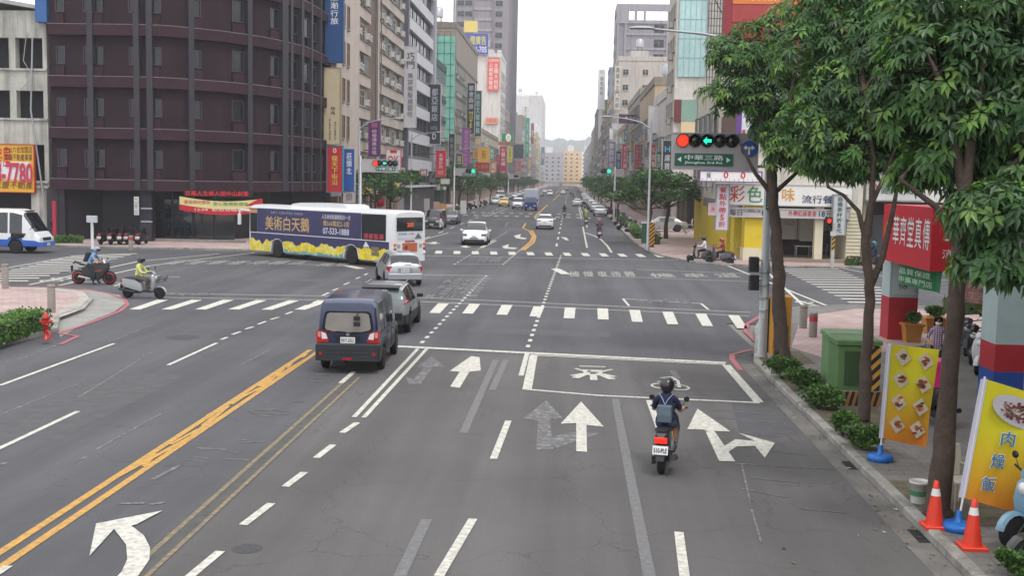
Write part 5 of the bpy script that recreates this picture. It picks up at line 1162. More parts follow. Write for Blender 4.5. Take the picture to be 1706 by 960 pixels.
def transformers():
    g = gp(1392, 676, .12); Y = g.y; gm = mat('transformer_green', '527444', .55, var=.12, vs=2, stain='3f5236', sa=.5, ss=3); 
    x0 = g.x; x1 = aty(1464, 676, Y).x; W_ = x1-x0
    base = thing('striped_plinth', 'concrete plinth with rusty black and yellow stripes under the front transformer box', 'plinth', g); b = MB(); b.box(0, 0, 0, W_, 1.0, .32, CONC)
    for i in range(7): b.slab([(W_*i/7, .0), (W_*i/7+.07, 0), (W_*i/7+.15, .32), (W_*i/7+.08, .32)], (0, -.004, 0), (1, 0, 0), (0, 0, 1), .003, C('1f1b18'))
    for i in range(7): b.slab([(W_*i/7+.075, .0), (W_*i/7+.13, 0), (W_*i/7+.21, .32), (W_*i/7+.155, .32)], (0, -.003, 0), (1, 0, 0), (0, 0, 1), .002, C('a06a34'))
    b.obj('block', base)
    for k, (dx, dy, lab) in enumerate(((0, .05, 'front green transformer box with ribbed vents and a hazard-striped side'), (.12, 1.3, 'rear green transformer box behind the ribbed one'))):
        zt = aty(1392, 566, Y).z if k == 0 else aty(1372, 555, Y+1.3).z
        gm = mat('transformer_green_pale', '668a5c', .55, var=.12, vs=2, stain='4c5f42', sa=.5, ss=3) if k else gm; r_ = thing('transformer_box', lab, 'transformer', (x0+dx, Y+dy, .44 if k == 0 else .12)); H_ = zt-(.44 if k == 0 else .12)
        b = MB(); b.bbox(0, 0, 0, W_*.99, .85, H_-.12, gm, .03); b.bbox(-.04, -.04, H_-.119, W_+.03, .89, H_, gm, .03); b.obj('body', r_)
        b = MB()
        for i in range(11 if k == 0 else 0): b.box(W_*.18+i*W_*.045, -.03, .12, W_*.18+i*W_*.045+.018, -.002, H_-.25, C('31502c'))
        if k == 0: b.obj('vent', r_)
        if k == 0:
            b = MB(); hazard(b, W_*.28, H_-.16, (W_*.73, -.012, .02), (1, 0, 0), (0, 0, 1), 4, 'c09230'); b.obj('hazard_panel', r_)
transformers()
# far right green box with hazard board beside the lamp post
cabinet('small dark green box beside the hazard board at the far right corner', (1069, 408), 1076, 372, '24503f', depth=.5)
g = gp(1085, 412, .12); r_ = thing('hazard_board', 'upright yellow and black striped board beside the thick right lamp post', 'hazard board', g); b = MB(); hazard(b, .42, 1.7, (-.2, 0, .1), (1, 0, 0), (0, 0, 1), 6, 'c08a2c'); b.box(-.2, .011, 0, .22, .05, 1.8, DARKMET); b.obj('board', r_)
# pedestrian signal pole far right corner
def pedpole():
    g = gp(1386, 446, .12); root = thing('pedestrian_signal', 'striped pedestrian signal post showing red before the restaurant wall', 'pedestrian light', g); b = MB(); b.box(-.09, -.09, 0, .09, .09, 2.6, C('b5b3ac')); b.obj('post', root)
    b = MB(); hazard(b, .18, 1.1, (-.09, -.093, 1.0), (1, 0, 0), (0, 0, 1), 4, 'c9a03a'); b.obj('hazard_wrap', root)
    b = MB(); b.bbox(-.52, -.15, 2.15, -.1, .12, 2.95, BLACK, .03); b.obj('signal_box', root); b = MB(); lens(b, (-.31, -.155, 2.72), .13, LR); b.obj('signal_lamp', root); b = MB(); b.box(-.2, -.14, 1.85, .12, -.1, 2.1, C('c0c4c4')); b.obj('plate', root)
    b = MB(); lens(b, (-.31, -.155, 2.36), .13, LO); b.obj('signal_lamp', root)
pedpole()
# ---- the red box sign at the arcade corner with its fabric banners
def boxsign():
    Ya_, Yb_, X_ = 36.2, 31.4, 9.8; root = thing('corner_box_sign', 'bright red box sign with white characters wrapping the arcade corner', 'sign', (X_, Yb_, 0))
    zt, zb = 4.35, 2.62; L_ = Ya_-Yb_; rd = mat('red_sign_board', 'c0182c', .5, var=.05); W_ = 2.6
    b = MB(); b.box(0, 0, zb, W_, L_, zt, rd)
    for i, c_ in enumerate('華齊堂真傳'): b.text(c_, (-.01, L_*(.76-i*.152), zb+.55), (0, -1, 0), (0, 0, 1), L_*.125, .85, WINK, off=.035)
    b.text('華', (.35, -.01, zb+.75), (1, 0, 0), (0, 0, 1), .55, .6, WINK, off=.035); b.text('齊堂', (1.15, -.01, zb+.75), (1, 0, 0), (0, 0, 1), 1.2, .6, WINK, off=.035); b.text('漢方養生', (.3, -.01, zb+.35), (1, 0, 0), (0, 0, 1), 1.5, .25, WINK)
    b.obj('board', root)
    b = MB(); gd = C('d9a03a', K); cy0 = L_*.9
    for r1 in (.34, .22):
        n = 20
        for i in range(n):
            a, c_ = PI*(-1.15+1.3*i/n), PI*(-1.15+1.3*(i+1)/n)
            b.quad([(-.012, cy0-math.cos(t)*r_*.8, zb+.95+math.sin(t)*r_) for t, r_ in ((a, r1), (c_, r1), (c_, r1-.05), (a, r1-.05))], gd)
    b.box(-.014, cy0-.04, zb+.75, -.011, cy0+.04, zb+1.2, gd); b.obj('emblem', root)
    def cloth(name, label, p, W_, Hh, ux, c1, txt, tc, tilt=0):
        r = thing(name, label, 'banner', p); b = MB(); ux = Vector(ux).normalized(); n = 12; nn = ux.cross(Vector((0, 0, 1))); rows = []
        for i in range(n+1):
            q = ux*W_*i/n; wv = .04*math.sin(i*1.1); rows.append([(q+nn*wv+Vector((0, 0, -tilt*i/n))), (q+nn*(wv*1.6+.03)+Vector((0, 0, -Hh-tilt*i/n)))])
        b.loft(rows, C(c1, 'cloth'), cap=False, closed=False)
        b.text(txt[0], ux*.2+nn*.12+Vector((0, 0, -Hh*.45-tilt*.2)), ux+Vector((0, 0, -tilt/W_)), (0, 0, 1), W_*.75, Hh*.28, C(tc, K)); b.text(txt[1], ux*.2+nn*.12+Vector((0, 0, -Hh*.85-tilt*.2)), ux+Vector((0, 0, -tilt/W_)), (0, 0, 1), W_*.8, Hh*.28, C(tc, K)); b.obj('fabric', r)
        b = MB(); b.tube([(0, 0, 0), tuple(ux*W_+Vector((0, 0, -tilt)))], .02, GALV, 5); b.obj('rail', r)
    cloth('fabric_banner', 'green fabric banner with pale lettering under the red box sign', (10.0, 34.8, 2.6), 3.0, .62, (.1, -1, 0), '2f7a4c', ('品質保證', '中藥專門店'), 'c0d8c4', .0)
    cloth('fabric_banner', 'faded pink fabric banner with pale lettering under the front of the red box sign', (10.35, 31.5, 2.6), 1.4, .75, (1, .0, 0), 'b08078', ('煎藥', '養生茶飲'), 'd8c0b8', .15)
boxsign()
# ---- feather flags, cones, bucket, chair, pots
def fl_base(root):
    bl = mat('flag_base_blue', '1668b8', .35, var=.05); b = MB()
    b.lathe([(.2, 0), (.225, .03), (.225, .08), (.19, .11), (.08, .12), (.045, .13), (.045, .24), (.03, .28)], bl, 16); b.obj('base', root)
def foodflag():
    g = gp(1466, 768, .12); top = aty(1482, 573, g.y); root = thing('feather_flag', 'yellow and orange flag printed with eight food pictures, beside the transformer boxes', 'flag', g, 0, None); fl_base(root)
    lean = Vector((top.x-g.x, 0, top.z-.12)); b = MB(); b.tube([(0, 0, .1), tuple(lean)], .016, WHITEPL, 6); b.obj('pole', root)
    yel, org = [mat('flag_'+c, c, .75, var=.05) for c in ('cfc016', 'cf861c')]
    W_ = .8; n = 10; zt = lean.z; H_ = zt-.42; b = MB()
    def pt(u, v): # u across, v down
        x = lean.x*(1-v*.9)+W_*u*(1-.06*v)+.035*u; y = .05*math.sin(u*5+v*4)*u; z = zt-.02-H_*v-.1*u*v-.05*u; return Vector((x, y, z))
    m_g = bpy.data.materials.get('flag_gradient')
    if not m_g:
        m_g = bpy.data.materials.new('flag_gradient'); m_g.use_nodes = True; nn = m_g.node_tree; bb = nn.nodes['Principled BSDF']; tc = nn.nodes.new('ShaderNodeTexCoord'); sp = nn.nodes.new('ShaderNodeSeparateXYZ'); nn.links.new(tc.outputs['Object'], sp.inputs[0])
        cr = nn.nodes.new('ShaderNodeValToRGB'); cr.color_ramp.elements[0].position = .15; cr.color_ramp.elements[0].color = (*lin('cf7a1a'), 1); cr.color_ramp.elements[1].position = .6; cr.color_ramp.elements[1].color = (*lin('cdc41c'), 1)
        mr = nn.nodes.new('ShaderNodeMath'); mr.operation = 'DIVIDE'; mr.inputs[1].default_value = 2.4; nn.links.new(sp.outputs[2], mr.inputs[0]); nn.links.new(mr.outputs[0], cr.inputs[0]); nn.links.new(cr.outputs[0], bb.inputs['Base Color']); bb.inputs['Roughness'].default_value = .75
    for i in range(n): b.loft([[pt(i/n, j/14), pt((i+1)/n, j/14)] for j in range(15)][::-1], m_g, cap=False, closed=False, smooth=True)
    b.loft([[pt(0, j/14)+Vector((-.05, -.01, 0)), pt(0, j/14)+Vector((.03, -.012, 0))] for j in range(15)][::-1], C('c6c6d6', 'cloth'), cap=False, closed=False)
    b.obj('fabric', root)
    fo = ['8a3a24', 'b5602c', 'c98a5c', '6b4a2c', '3d5a2c', 'd8cfc0', '9c4a30', '5a2c1c']
    rnd = random.Random(4)
    for i in range(8):
        u, v = (.28 if i % 2 == 0 else .74), .11+.235*(i//2)+(.0 if i % 2 == 0 else .015); b = MB(); c0 = pt(u, v)+Vector((0, -.03, 0))
        b.slab([(-.13, .03), (.02, .15), (.15, -.05), (.0, -.17)], c0, (1, 0, 0), (0, 0, 1), .004, C('c9bca8'))
        for k in range(16):
            a = rnd.uniform(0, 6.28); rr = rnd.uniform(0, .085); s_ = rnd.uniform(.022, .045)
            b.slab([(s_*math.cos(t+a), s_*.7*math.sin(t+a)) for t in (0, 1.2, 2.5, 3.8, 5)], c0+Vector((rr*math.cos(a), -.004-.0005*k, rr*math.sin(a))), (1, 0, 0), (0, 0, 1), .002, C(rnd.choice(fo)))
        b.obj('food_picture', root)
foodflag()
def riceflag():
    g = gp(1596, 884, .12); top = aty(1641, 628, g.y); root = thing('feather_flag', 'large yellow and orange flag with a bowl of braised pork rice at the right edge', 'flag', g); fl_base(root)
    lean = Vector((top.x-g.x, 0, top.z-.12)); b = MB(); b.tube([(0, 0, .1), tuple(lean)], .016, WHITEPL, 6); b.obj('pole', root)
    m_g = bpy.data.materials['flag_gradient']; b = MB(); H_ = lean.z-.5
    def pt(u, v):
        x = lean.x*(1-v*.86)+u*(1.2-.35*v); y = -.1*u+.06*math.sin(u*5+v*3)*u; z = lean.z-.03-H_*v-.34*u*(1-v)-.2*u*v**2; return Vector((x, y, z))
    n = 12
    for i in range(n): b.loft([[pt(i/n, j/14), pt((i+1)/n, j/14)] for j in range(15)][::-1], m_g, cap=False, closed=False, smooth=True)
    b.loft([[pt(0, j/14)+Vector((-.06, -.01, 0)), pt(0, j/14)+Vector((.035, -.012, 0))] for j in range(15)][::-1], C('c6c6d6', 'cloth'), cap=False, closed=False); b.obj('fabric', root)
    rnd = random.Random(9); c0 = pt(.42, .19)+Vector((0, -.05, 0)); b = MB()
    b.slab([(.34*math.cos(t)*1.0, .21*math.sin(t)-.12*math.cos(t)) for t in [2*PI*k/28 for k in range(28)]], c0, (1, 0, 0), (0, 0, 1), .004, C('b9b6bc'))
    fo = ['6b2c1c', '8a3a24', '7a4434', 'c0a098', '5a2418', '4a6a3c', 'd0c0b8']
    for k in range(110):
        a = rnd.uniform(0, 6.28); rr = rnd.uniform(0, 1)**.5*.23; s_ = rnd.uniform(.012, .032)
        b.slab([(s_*math.cos(t+a), s_*.7*math.sin(t+a)) for t in (0, 1.2, 2.5, 3.8, 5)], c0+Vector((rr*math.cos(a), -.004-.0002*k, rr*.62*math.sin(a)-.3*rr*math.cos(a))), (1, 0, 0), (0, 0, 1), .002, C(rnd.choice(fo)))
    b.obj('food_picture', root)
    b = MB()
    for i, c_ in enumerate('肉燥飯'): 
        q = pt(.38-.05*i, .45+.2*i); b.text(c_, q+Vector((-.1, -.09, -.06)), (1, 0, -.1), (.1, 0, 1), .2, .22, C('d8d8d0', K), off=.07); b.text(c_, q+Vector((-.09, -.095, -.055)), (1, 0, -.1), (.1, 0, 1), .18, .2, C('2a78a8', K), off=.02)
    b.obj('lettering', root)
riceflag()
def cone(label, px, py):
    g = gp(px, py, .12); root = thing('traffic_cone', label, 'traffic cone', g, 0, 'orange traffic cones by the kerb'); m = mat('cone_orange', 'd93a22', .45, var=.06, vs=6); s_ = .165
    b = MB(); b.bbox(-s_, -s_, 0, s_, s_, .05, m, .01); b.obj('base', root)
    b = MB(); b.lathe([(.125, .05), (.085, .33), (.066, .46)], m, 20, cap=False); b.lathe([(.047, .56), (.03, .67), (.0, .675)], m, 20, cap=False); b.obj('body', root)
    b = MB(); b.lathe([(.067, .46), (.048, .56)], C('d8d8d6'), 20, cap=False); b.obj('reflective_band', root)
cone('left orange traffic cone, at the foot of the nearest tree', 1556, 879); cone('right orange traffic cone, in front of the pork rice flag', 1619, 914)
def bucket():
    g = gp(1530, 838, .12); root = thing('paint_bucket', 'white plastic bucket with a green label at the nearest tree', 'bucket', g); m = mat('bucket_white', 'c9c8c2', .4, var=.08, vs=5, stain='6f6a60', sa=.4)
    b = MB(); b.lathe([(.115, 0), (.14, .3), (.15, .3), (.15, .34), (.14, .34), (.135, .3), (.11, .02)], m, 20, cap=True); b.obj('pail', root)
    b = MB(); b.lathe([(.1285, .12), (.1345, .2)], C('3f7a58'), 20, cap=False); b.obj('label_band', root)
    b = MB(); b.tube([(.15*math.cos(a), -.02, .3-.18*math.sin(a)) for a in [PI*k/10 for k in range(11)]], .005, GALV, 4); b.obj('handle', root)
bucket()
def chair():
    g = gp(1594, 845, .12); root = thing('plastic_chair', 'dirty white plastic chair behind the left traffic cone', 'chair', g, R(200)); m = mat('chair_white', 'bdb8ae', .5, var=.08, stain='77705f', sa=.5, ss=4)
    b = MB(); b.bbox(-.2, -.2, .4, .2, .2, .43, m, .01); b.obj('seat', root)
    b = MB(); b.loft([[(-.2+.0*z, -.2-.08*z, .45+z*.45), (.2, -.2-.08*z, .45+z*.45), (.2, -.17-.08*z, .45+z*.45), (-.2, -.17-.08*z, .45+z*.45)] for z in (0, .5, 1)], m); b.obj('backrest', root)
    for x in (-.18, .18):
        for y in (-.18, .18): b = MB(); b.tube([(x, y, .4), (x*1.15, y*1.15, 0)], .015, m, 6); b.obj('leg', root)
        b = MB(); b.tube([(x*1.05, -.2, .62), (x*1.15, .1, .62), (x*1.15, .15, .42)], .015, m, 6); b.obj('armrest', root)
chair()
def planter(label, px, py, px1, z_, c):
    g = gp(px, py, .12); W_ = aty(px1, py, g.y).x-g.x; root = thing('planter_box', label, 'planter', g); m = mat('planter_terracotta', 'b8813a', .6, var=.1, vs=3); t = .05
    b = MB(); b.loft([[(t, t, 0), (W_-t, t, 0), (W_-t, W_-t, 0), (t, W_-t, 0)], [(0, 0, z_), (W_, 0, z_), (W_, W_, z_), (0, W_, z_)]], m); b.box(-.05, -.05, z_, W_+.05, W_+.05, z_+.07, m); b.obj('tub', root); return g+Vector((W_/2, W_/2, z_+.07)), W_
PLANTS = [planter('square ochre planter box nearer the red column', 1508, 571, 1537, .5, 0)+('low green shrub in the nearer ochre planter',), planter('square ochre planter box behind the woman in checked shirt', 1543, 556, 1580, .45, 0)+('low green shrub in the planter behind the woman in checked shirt',)]
def signpost_r():
    g = gp(1042, 372, .12); root = thing('round_road_sign', 'round white and red road sign on a thin post by the far right hedge', 'road sign', g); b = MB(); b.lathe([(.04, 0), (.04, 2.9)], GALV, 8); b.obj('post', root)
    b = MB(); b.lathe([(.32, 0), (.32, -.03)], C('b8424c'), 20, 'Y', (0, -.05, 2.6)); b.lathe([(.24, 0), (.24, -.004)], WHITEPL, 20, 'Y', (0, -.082, 2.6)); b.box(-.3, -.05, 1.5, .3, -.02, 2.2, C('9aa4a0')); b.obj('sign_plate', root)
    g = gp(1027, 366, .12); root = thing('round_road_sign', 'blue and red round road signs stacked on one thin post near the far right trees', 'road sign', g); b = MB(); b.lathe([(.04, 0), (.04, 3.0)], GALV, 8); b.obj('post', root)
    b = MB(); b.lathe([(.3, 0), (.3, -.03)], C('2f5fa0'), 20, 'Y', (0, -.05, 2.9)); b.lathe([(.3, 0), (.3, -.03)], C('b06a78'), 20, 'Y', (0, -.05, 2.2)); b.obj('sign_plate', root)
signpost_r()
def lantern():
    g = aty(633, 337, 101); root = thing('red_lantern', 'round red lantern hanging by the small left tree', 'lantern', g); b = MB(); b.lathe([(.1, -.42), (.38, -.28), (.45, 0), (.38, .28), (.1, .42)], mat('lantern_red', 'b01c2a', .7), 14); b.obj('shade', root); b = MB(); b.tube([(0, 0, .42), (0, 0, .9), (-1.5, 0, 1.0)], .02, BLACK, 4); b.obj('hanger', root)
lantern()
def fence():
    a = aty(1215, 420, 71.0)
    root = thing('red_totem', 'thin crimson vertical board on the pillar left of the dark block', 'sign', aty(91, 415, 76.6)); b = MB(); b.box(-.12, 0, .2, .12, .1, 3.3, C('a8233c')); b.obj('board', root)
fence()
# ================================================================ trees, shrubs, hedges
BARK = mat('bark', '4c4038', .9, var=.3, vs=5, bump=.9, bs=18, stain='332a25', sa=.6, ss=3)
def leafmat(name, c, t=.35):
    m = bpy.data.materials.new(name); m.use_nodes = True; n = m.node_tree; L = n.links.new; b = n.nodes['Principled BSDF']; out = n.nodes['Material Output']
    tc = n.nodes.new('ShaderNodeTexCoord'); nz = n.nodes.new('ShaderNodeTexNoise'); nz.inputs['Scale'].default_value = 2.2; nz.inputs['Detail'].default_value = 4; L(tc.outputs['Object'], nz.inputs['Vector'])
    mr = n.nodes.new('ShaderNodeMapRange'); mr.inputs['From Min'].default_value = .3; mr.inputs['From Max'].default_value = .7; mr.inputs['To Min'].default_value = .65; mr.inputs['To Max'].default_value = 1.35; L(nz.outputs['Fac'], mr.inputs['Value'])
    v = n.nodes.new('ShaderNodeVectorMath'); v.operation = 'SCALE'; v.inputs[0].default_value = lin(c); L(mr.outputs[0], v.inputs['Scale']); L(v.outputs[0], b.inputs['Base Color'])
    b.inputs['Roughness'].default_value = .42; b.inputs['Specular IOR Level'].default_value = .45
    tr = n.nodes.new('ShaderNodeBsdfTranslucent'); v2 = n.nodes.new('ShaderNodeVectorMath'); v2.operation = 'MULTIPLY'; v2.inputs[1].default_value = (1.5, 1.6, .5); L(v.outputs[0], v2.inputs[0]); L(v2.outputs[0], tr.inputs[0])
    mx = n.nodes.new('ShaderNodeMixShader'); mx.inputs[0].default_value = t; L(b.outputs[0], mx.inputs[1]); L(tr.outputs[0], mx.inputs[2]); L(mx.outputs[0], out.inputs[0]); return m
LF = [leafmat('leaf_dark', '3e5e39', .34), leafmat('leaf_mid', '517642', .36), leafmat('leaf_young', '74964a')]
def leaf(b, o, d, up, L_, W_, m):
    """one folded, drooping leaf blade from o along d"""
    s = d.cross(up)
    if s.length < .01: s = d.cross(Vector((1, 0, 0)))
    s.normalize(); n = s.cross(d).normalized(); g = Vector((0, 0, -1))
    p1 = o+d*L_*.12; p2 = o+d*L_*.5+g*L_*.08; p3 = o+d*L_*.95+g*L_*.28
    f = n*W_*.25
    a, c = p2-s*W_/2+f, p2+s*W_/2+f
    k = len(b.v); mi = b.mi(m)
    b.v.extend([tuple(p1), tuple(a), tuple(p2), tuple(c), tuple(p3)])
    for q in ((0, 1, 2), (1, 4, 2), (0, 2, 3), (2, 4, 3)): b.f.append([k+i for i in q]); b.m.append(mi); b.sm.append(False)
def whorl(b, o, axis, rnd, L_=.215, n=7, young=.12):
    axis = axis.normalized(); t = axis.cross(Vector((0, 0, 1)))
    if t.length < .1: t = axis.cross(Vector((1, 0, 0)))
    t.normalize(); u = axis.cross(t); r = rnd.random(); m = LF[2] if r < young else LF[1] if r < .5 else LF[0]; ph = rnd.uniform(0, 6.28)
    for k in range(n):
        a = ph+2*PI*k/n+rnd.uniform(-.25, .25); el = rnd.uniform(-.35, .45)
        d = (t*math.cos(a)+u*math.sin(a))*math.cos(el)+axis*math.sin(el)+Vector((0, 0, -.22)); d.normalize()
        leaf(b, o, d, axis, L_*rnd.uniform(.75, 1.15), L_*rnd.uniform(.3, .42), m)
def near_tree(label, base, lean, forks, blobs, seed, r0=.13, dens=1.0):
    rnd = random.Random(seed); root = thing('street_tree', label, 'tree', base, 0, 'broad-leaved trees along the near right kerb')
    tr = MB(); rr = []
    lean = [Vector(p) for p in lean]; n = len(lean); 
    P_ = [Vector((0, 0, -.1)), Vector((0, 0, .12))]+lean; R_ = [r0*1.75, r0*1.3]+[r0*(1-.35*i/n) for i in range(n)]; pp, rr = [], []
    for i in range(len(P_)-1):
        for k in range(5):
            t = k/5; pp.append(P_[i].lerp(P_[i+1], t)+Vector((rnd.gauss(0, .012), rnd.gauss(0, .012), 0))); rr.append((R_[i]+(R_[i+1]-R_[i])*t)*rnd.uniform(.93, 1.08))
    tr.tube(pp+[P_[-1]], rr+[R_[-1]], BARK, 14)
    top = lean[-1]; ends = []
    for f in forks:
        pts = [lean[f[0]]]+[Vector(p) for p in f[1]]; k = len(pts); tr.tube(pts, [r0*f[2]*(1-.6*i/(k-1)) for i in range(k)], BARK, 8); ends += pts[1:]
    b = MB()
    for (c, rad, cnt, yg) in blobs:
        c = Vector(c); rad = Vector(rad)*1.18
        # a twig from the closest limb point
        src = min(ends+lean[-2:], key=lambda p: (p-c).length); mid = src.lerp(c, .5)+Vector((rnd.uniform(-.1, .1), rnd.uniform(-.1, .1), .1)); tr.tube([src, mid, c], [.035, .025, .012], BARK, 5)
        sub = [c+Vector((rnd.gauss(0, .4)*rad.x, rnd.gauss(0, .4)*rad.y, rnd.gauss(0, .4)*rad.z)) for _ in range(max(3, cnt//14))]
        for s_ in sub: tr.tube([c.lerp(src, .2), s_], [.014, .006], BARK, 4)
        for _ in range(int(cnt*2.3)):
            v = Vector((rnd.gauss(0, 1), rnd.gauss(0, 1), rnd.gauss(0, 1))).normalized()*rnd.uniform(.35, 1)**.5
            q = c+Vector((v.x*rad.x, v.y*rad.y, v.z*rad.z)); nv = noise.noise(q*1.6+Vector((seed, 0, 0)))
            if nv < -.27: continue
            ax = Vector((v.x, v.y, v.z*.6+.65)); whorl(b, q, ax, rnd, young=yg*.8+(.08 if v.z > .5 else 0))
    b.obj('crown', root); tr.obj('trunk', root); return root
TP = lambda base, *l: [tuple(aty(px, py, base.y)-base) for px, py in l]
g1, g2, g3 = gp(1302, 603, .12), gp(1437, 705, .12), gp(1562, 858, .12)
def blob(px, py, Y, rx, rz, cnt, base, yg=.12, ry_=None):
    q = aty(px, py, Y)-base; return ((q.x, q.y, q.z), (rx, ry_ or rx*.9, rz), cnt, yg)
near_tree('first street tree, its trunk in front of the tall yellow cabinet', g1, TP(g1, (1298, 500), (1294, 400), (1287, 325), (1284, 250)),
    [(2, TP(g1, (1258, 288), (1234, 240)), .45), (3, TP(g1, (1310, 190), (1330, 100)), .6), (3, TP(g1, (1262, 180), (1240, 110)), .5), (2, TP(g1, (1330, 285), (1370, 235)), .4)],
    [blob(1232, 92, 31, .75, .42, 75, g1), blob(1205, 80, 31.4, .5, .35, 28, g1), blob(1262, 62, 31.6, .7, .5, 60, g1), blob(1236, 140, 31, .8, .42, 70, g1, .3), blob(1250, 162, 31, .7, .38, 60, g1), blob(1192, 152, 30.6, .45, .15, 10, g1, .6), blob(1300, 170, 31.5, .9, .6, 100, g1),
     blob(1215, 178, 30.8, .45, .22, 22, g1), blob(1300, 110, 31.5, .9, .6, 90, g1), blob(1345, 140, 32, .9, .8, 110, g1), blob(1318, 245, 30.5, .62, .3, 70, g1, .7), blob(1350, 268, 30.5, .62, .26, 55, g1, .5), blob(1290, 268, 30.6, .25, .22, 14, g1, .6), blob(1330, 230, 32.5, .9, .7, 90, g1), blob(1320, 40, 32, .8, .55, 50, g1), blob(1380, 60, 32, .8, .7, 70, g1), blob(1380, 200, 32, .8, .7, 80, g1), blob(1290, 205, 31.5, .6, .4, 50, g1), blob(1275, 215, 30.9, .35, .25, 20, g1, .3)], 11, .17)
near_tree('second street tree, slender and leaning, between the transformers and the food flag', g2, TP(g2, (1444, 590), (1449, 480), (1442, 400), (1452, 340)),
    [(2, TP(g2, (1430, 352), (1405, 325), (1380, 312)), .55), (1, TP(g2, (1470, 430), (1488, 350), (1500, 280)), .75), (3, TP(g2, (1455, 260), (1440, 150)), .6), (3, TP(g2, (1475, 290), (1510, 200)), .5)],
    [blob(1370, 200, 24, .8, .55, 80, g2), blob(1420, 150, 24, .9, .7, 110, g2, .2), blob(1400, 240, 23.5, .75, .4, 70, g2, .15), blob(1470, 220, 23.5, .8, .6, 100, g2), blob(1480, 120, 23.5, .8, .7, 110, g2), blob(1430, 60, 24.5, .9, .7, 100, g2), blob(1350, 90, 25, .8, .7, 80, g2), blob(1380, 20, 25, .8, .6, 80, g2), blob(1500, 40, 24, .9, .7, 100, g2),
     blob(1430, 275, 23.5, .5, .25, 35, g2), blob(1500, 270, 23.8, .6, .3, 55, g2), blob(1370, 275, 24, .45, .2, 20, g2), blob(1530, 180, 24.5, .8, .7, 90, g2), blob(1400, -40, 25, .9, .6, 60, g2), blob(1450, 170, 24.5, .8, .6, 90, g2), blob(1540, 100, 24.5, .8, .8, 90, g2), blob(1520, 240, 24.5, .6, .5, 60, g2), blob(1440, 0, 24.5, .8, .5, 60, g2), blob(1390, 270, 24.5, .6, .3, 40, g2)], 22, .105)
near_tree('nearest street tree, the thick one between the two flags', g3, TP(g3, (1576, 700), (1591, 520), (1600, 420), (1606, 330)),
    [(3, TP(g3, (1650, 310), (1715, 250)), .65), (2, TP(g3, (1560, 345), (1500, 300)), .5), (3, TP(g3, (1620, 220), (1640, 90)), .7), (3, TP(g3, (1590, 230), (1560, 120)), .6)],
    [blob(1560, 110, 17, .7, .6, 110, g3), blob(1600, 200, 17, .65, .5, 100, g3), blob(1640, 90, 17.2, .7, .65, 110, g3), blob(1560, 260, 17, .5, .3, 45, g3), blob(1690, 190, 17, .7, .6, 90, g3), blob(1600, 20, 17.5, .8, .6, 90, g3), blob(1520, 30, 17.5, .6, .5, 60, g3), blob(1700, 20, 17.5, .8, .6, 70, g3),
     blob(1655, 360, 15.2, .55, .42, 90, g3, .15), blob(1700, 330, 15.4, .5, .4, 60, g3, .2), blob(1640, 430, 15, .38, .28, 38, g3), blob(1700, 430, 15, .4, .3, 40, g3), blob(1510, 170, 17.4, .5, .5, 60, g3), blob(1645, 275, 17.5, .5, .3, 35, g3), blob(1740, 120, 17, .7, .8, 60, g3), blob(1600, 300, 17.3, .4, .25, 25, g3), blob(1560, 190, 17.8, .6, .5, 70, g3), blob(1650, 160, 17.8, .6, .5, 70, g3), blob(1690, 260, 17, .5, .35, 45, g3), blob(1520, 290, 17.6, .35, .2, 18, g3)], 33, .138)

# mid-distance umbrella trees: one crown built, then copied
LF2 = [leafmat('small_leaf_dark', '334d2d', .2), leafmat('small_leaf_mid', '3e5c33', .2), leafmat('small_leaf_light', '4e7040', .2)]
def small_leaves(b, c, rad, cnt, rnd, s_, low=-.35, mats=None):
    mats = mats or LF2
    for _ in range(cnt):
        v = Vector((rnd.gauss(0, 1), rnd.gauss(0, 1), rnd.gauss(0, 1))).normalized()*(rnd.uniform(.2, 1)**.5)
        if v.z < low: continue
        q = Vector(c)+Vector((v.x*rad[0], v.y*rad[1], v.z*rad[2]))
        if noise.noise(q*1.1) < -.22: continue
        d = Vector((rnd.gauss(0, 1), rnd.gauss(0, 1), rnd.gauss(0, .6))).normalized(); e = d.cross(Vector((rnd.gauss(0, 1), rnd.gauss(0, 1), rnd.gauss(0, 1)))).normalized()
        L_ = s_*rnd.uniform(.7, 1.3); k = len(b.v); mi = b.mi(rnd.choice(mats))
        b.v.extend([tuple(q-d*L_/2), tuple(q+e*L_*.3), tuple(q+d*L_/2), tuple(q-e*L_*.3)]); b.f.append([k, k+1, k+2, k+3]); b.m.append(mi); b.sm.append(False)
def umbrella(seed, lab):
    rnd = random.Random(seed); root = thing('street_tree', lab, 'tree', (0, 0, 0), 0, 'round-crowned trees along the avenue'); tr = MB(); tr.tube([(0, 0, -.1), (.1, 0, 1.2), (-.1, .1, 2.4), (.1, 0, 3.2)], [.17, .13, .11, .1], BARK, 8); b = MB()
    for k in range(9):
        a = 2*PI*k/9+rnd.uniform(-.3, .3); r_ = rnd.uniform(.8, 2.5); z = rnd.uniform(3.1, 5.0)
        tr.tube([(.1, 0, 2.6), (r_*.5*math.cos(a), r_*.5*math.sin(a), z-.7), (r_*math.cos(a), r_*math.sin(a), z)], [.07, .05, .02], BARK, 5)
        small_leaves(b, (r_*math.cos(a), r_*math.sin(a), z), (rnd.uniform(.9, 1.5), rnd.uniform(.9, 1.5), rnd.uniform(.6, .95)), 460, rnd, .27)
    small_leaves(b, (0, 0, 4.9), (1.6, 1.6, .85), 700, rnd, .26); b.obj('crown', root); tr.obj('trunk', root); return root
TA, TB = umbrella(5, 'x'), umbrella(8, 'x')
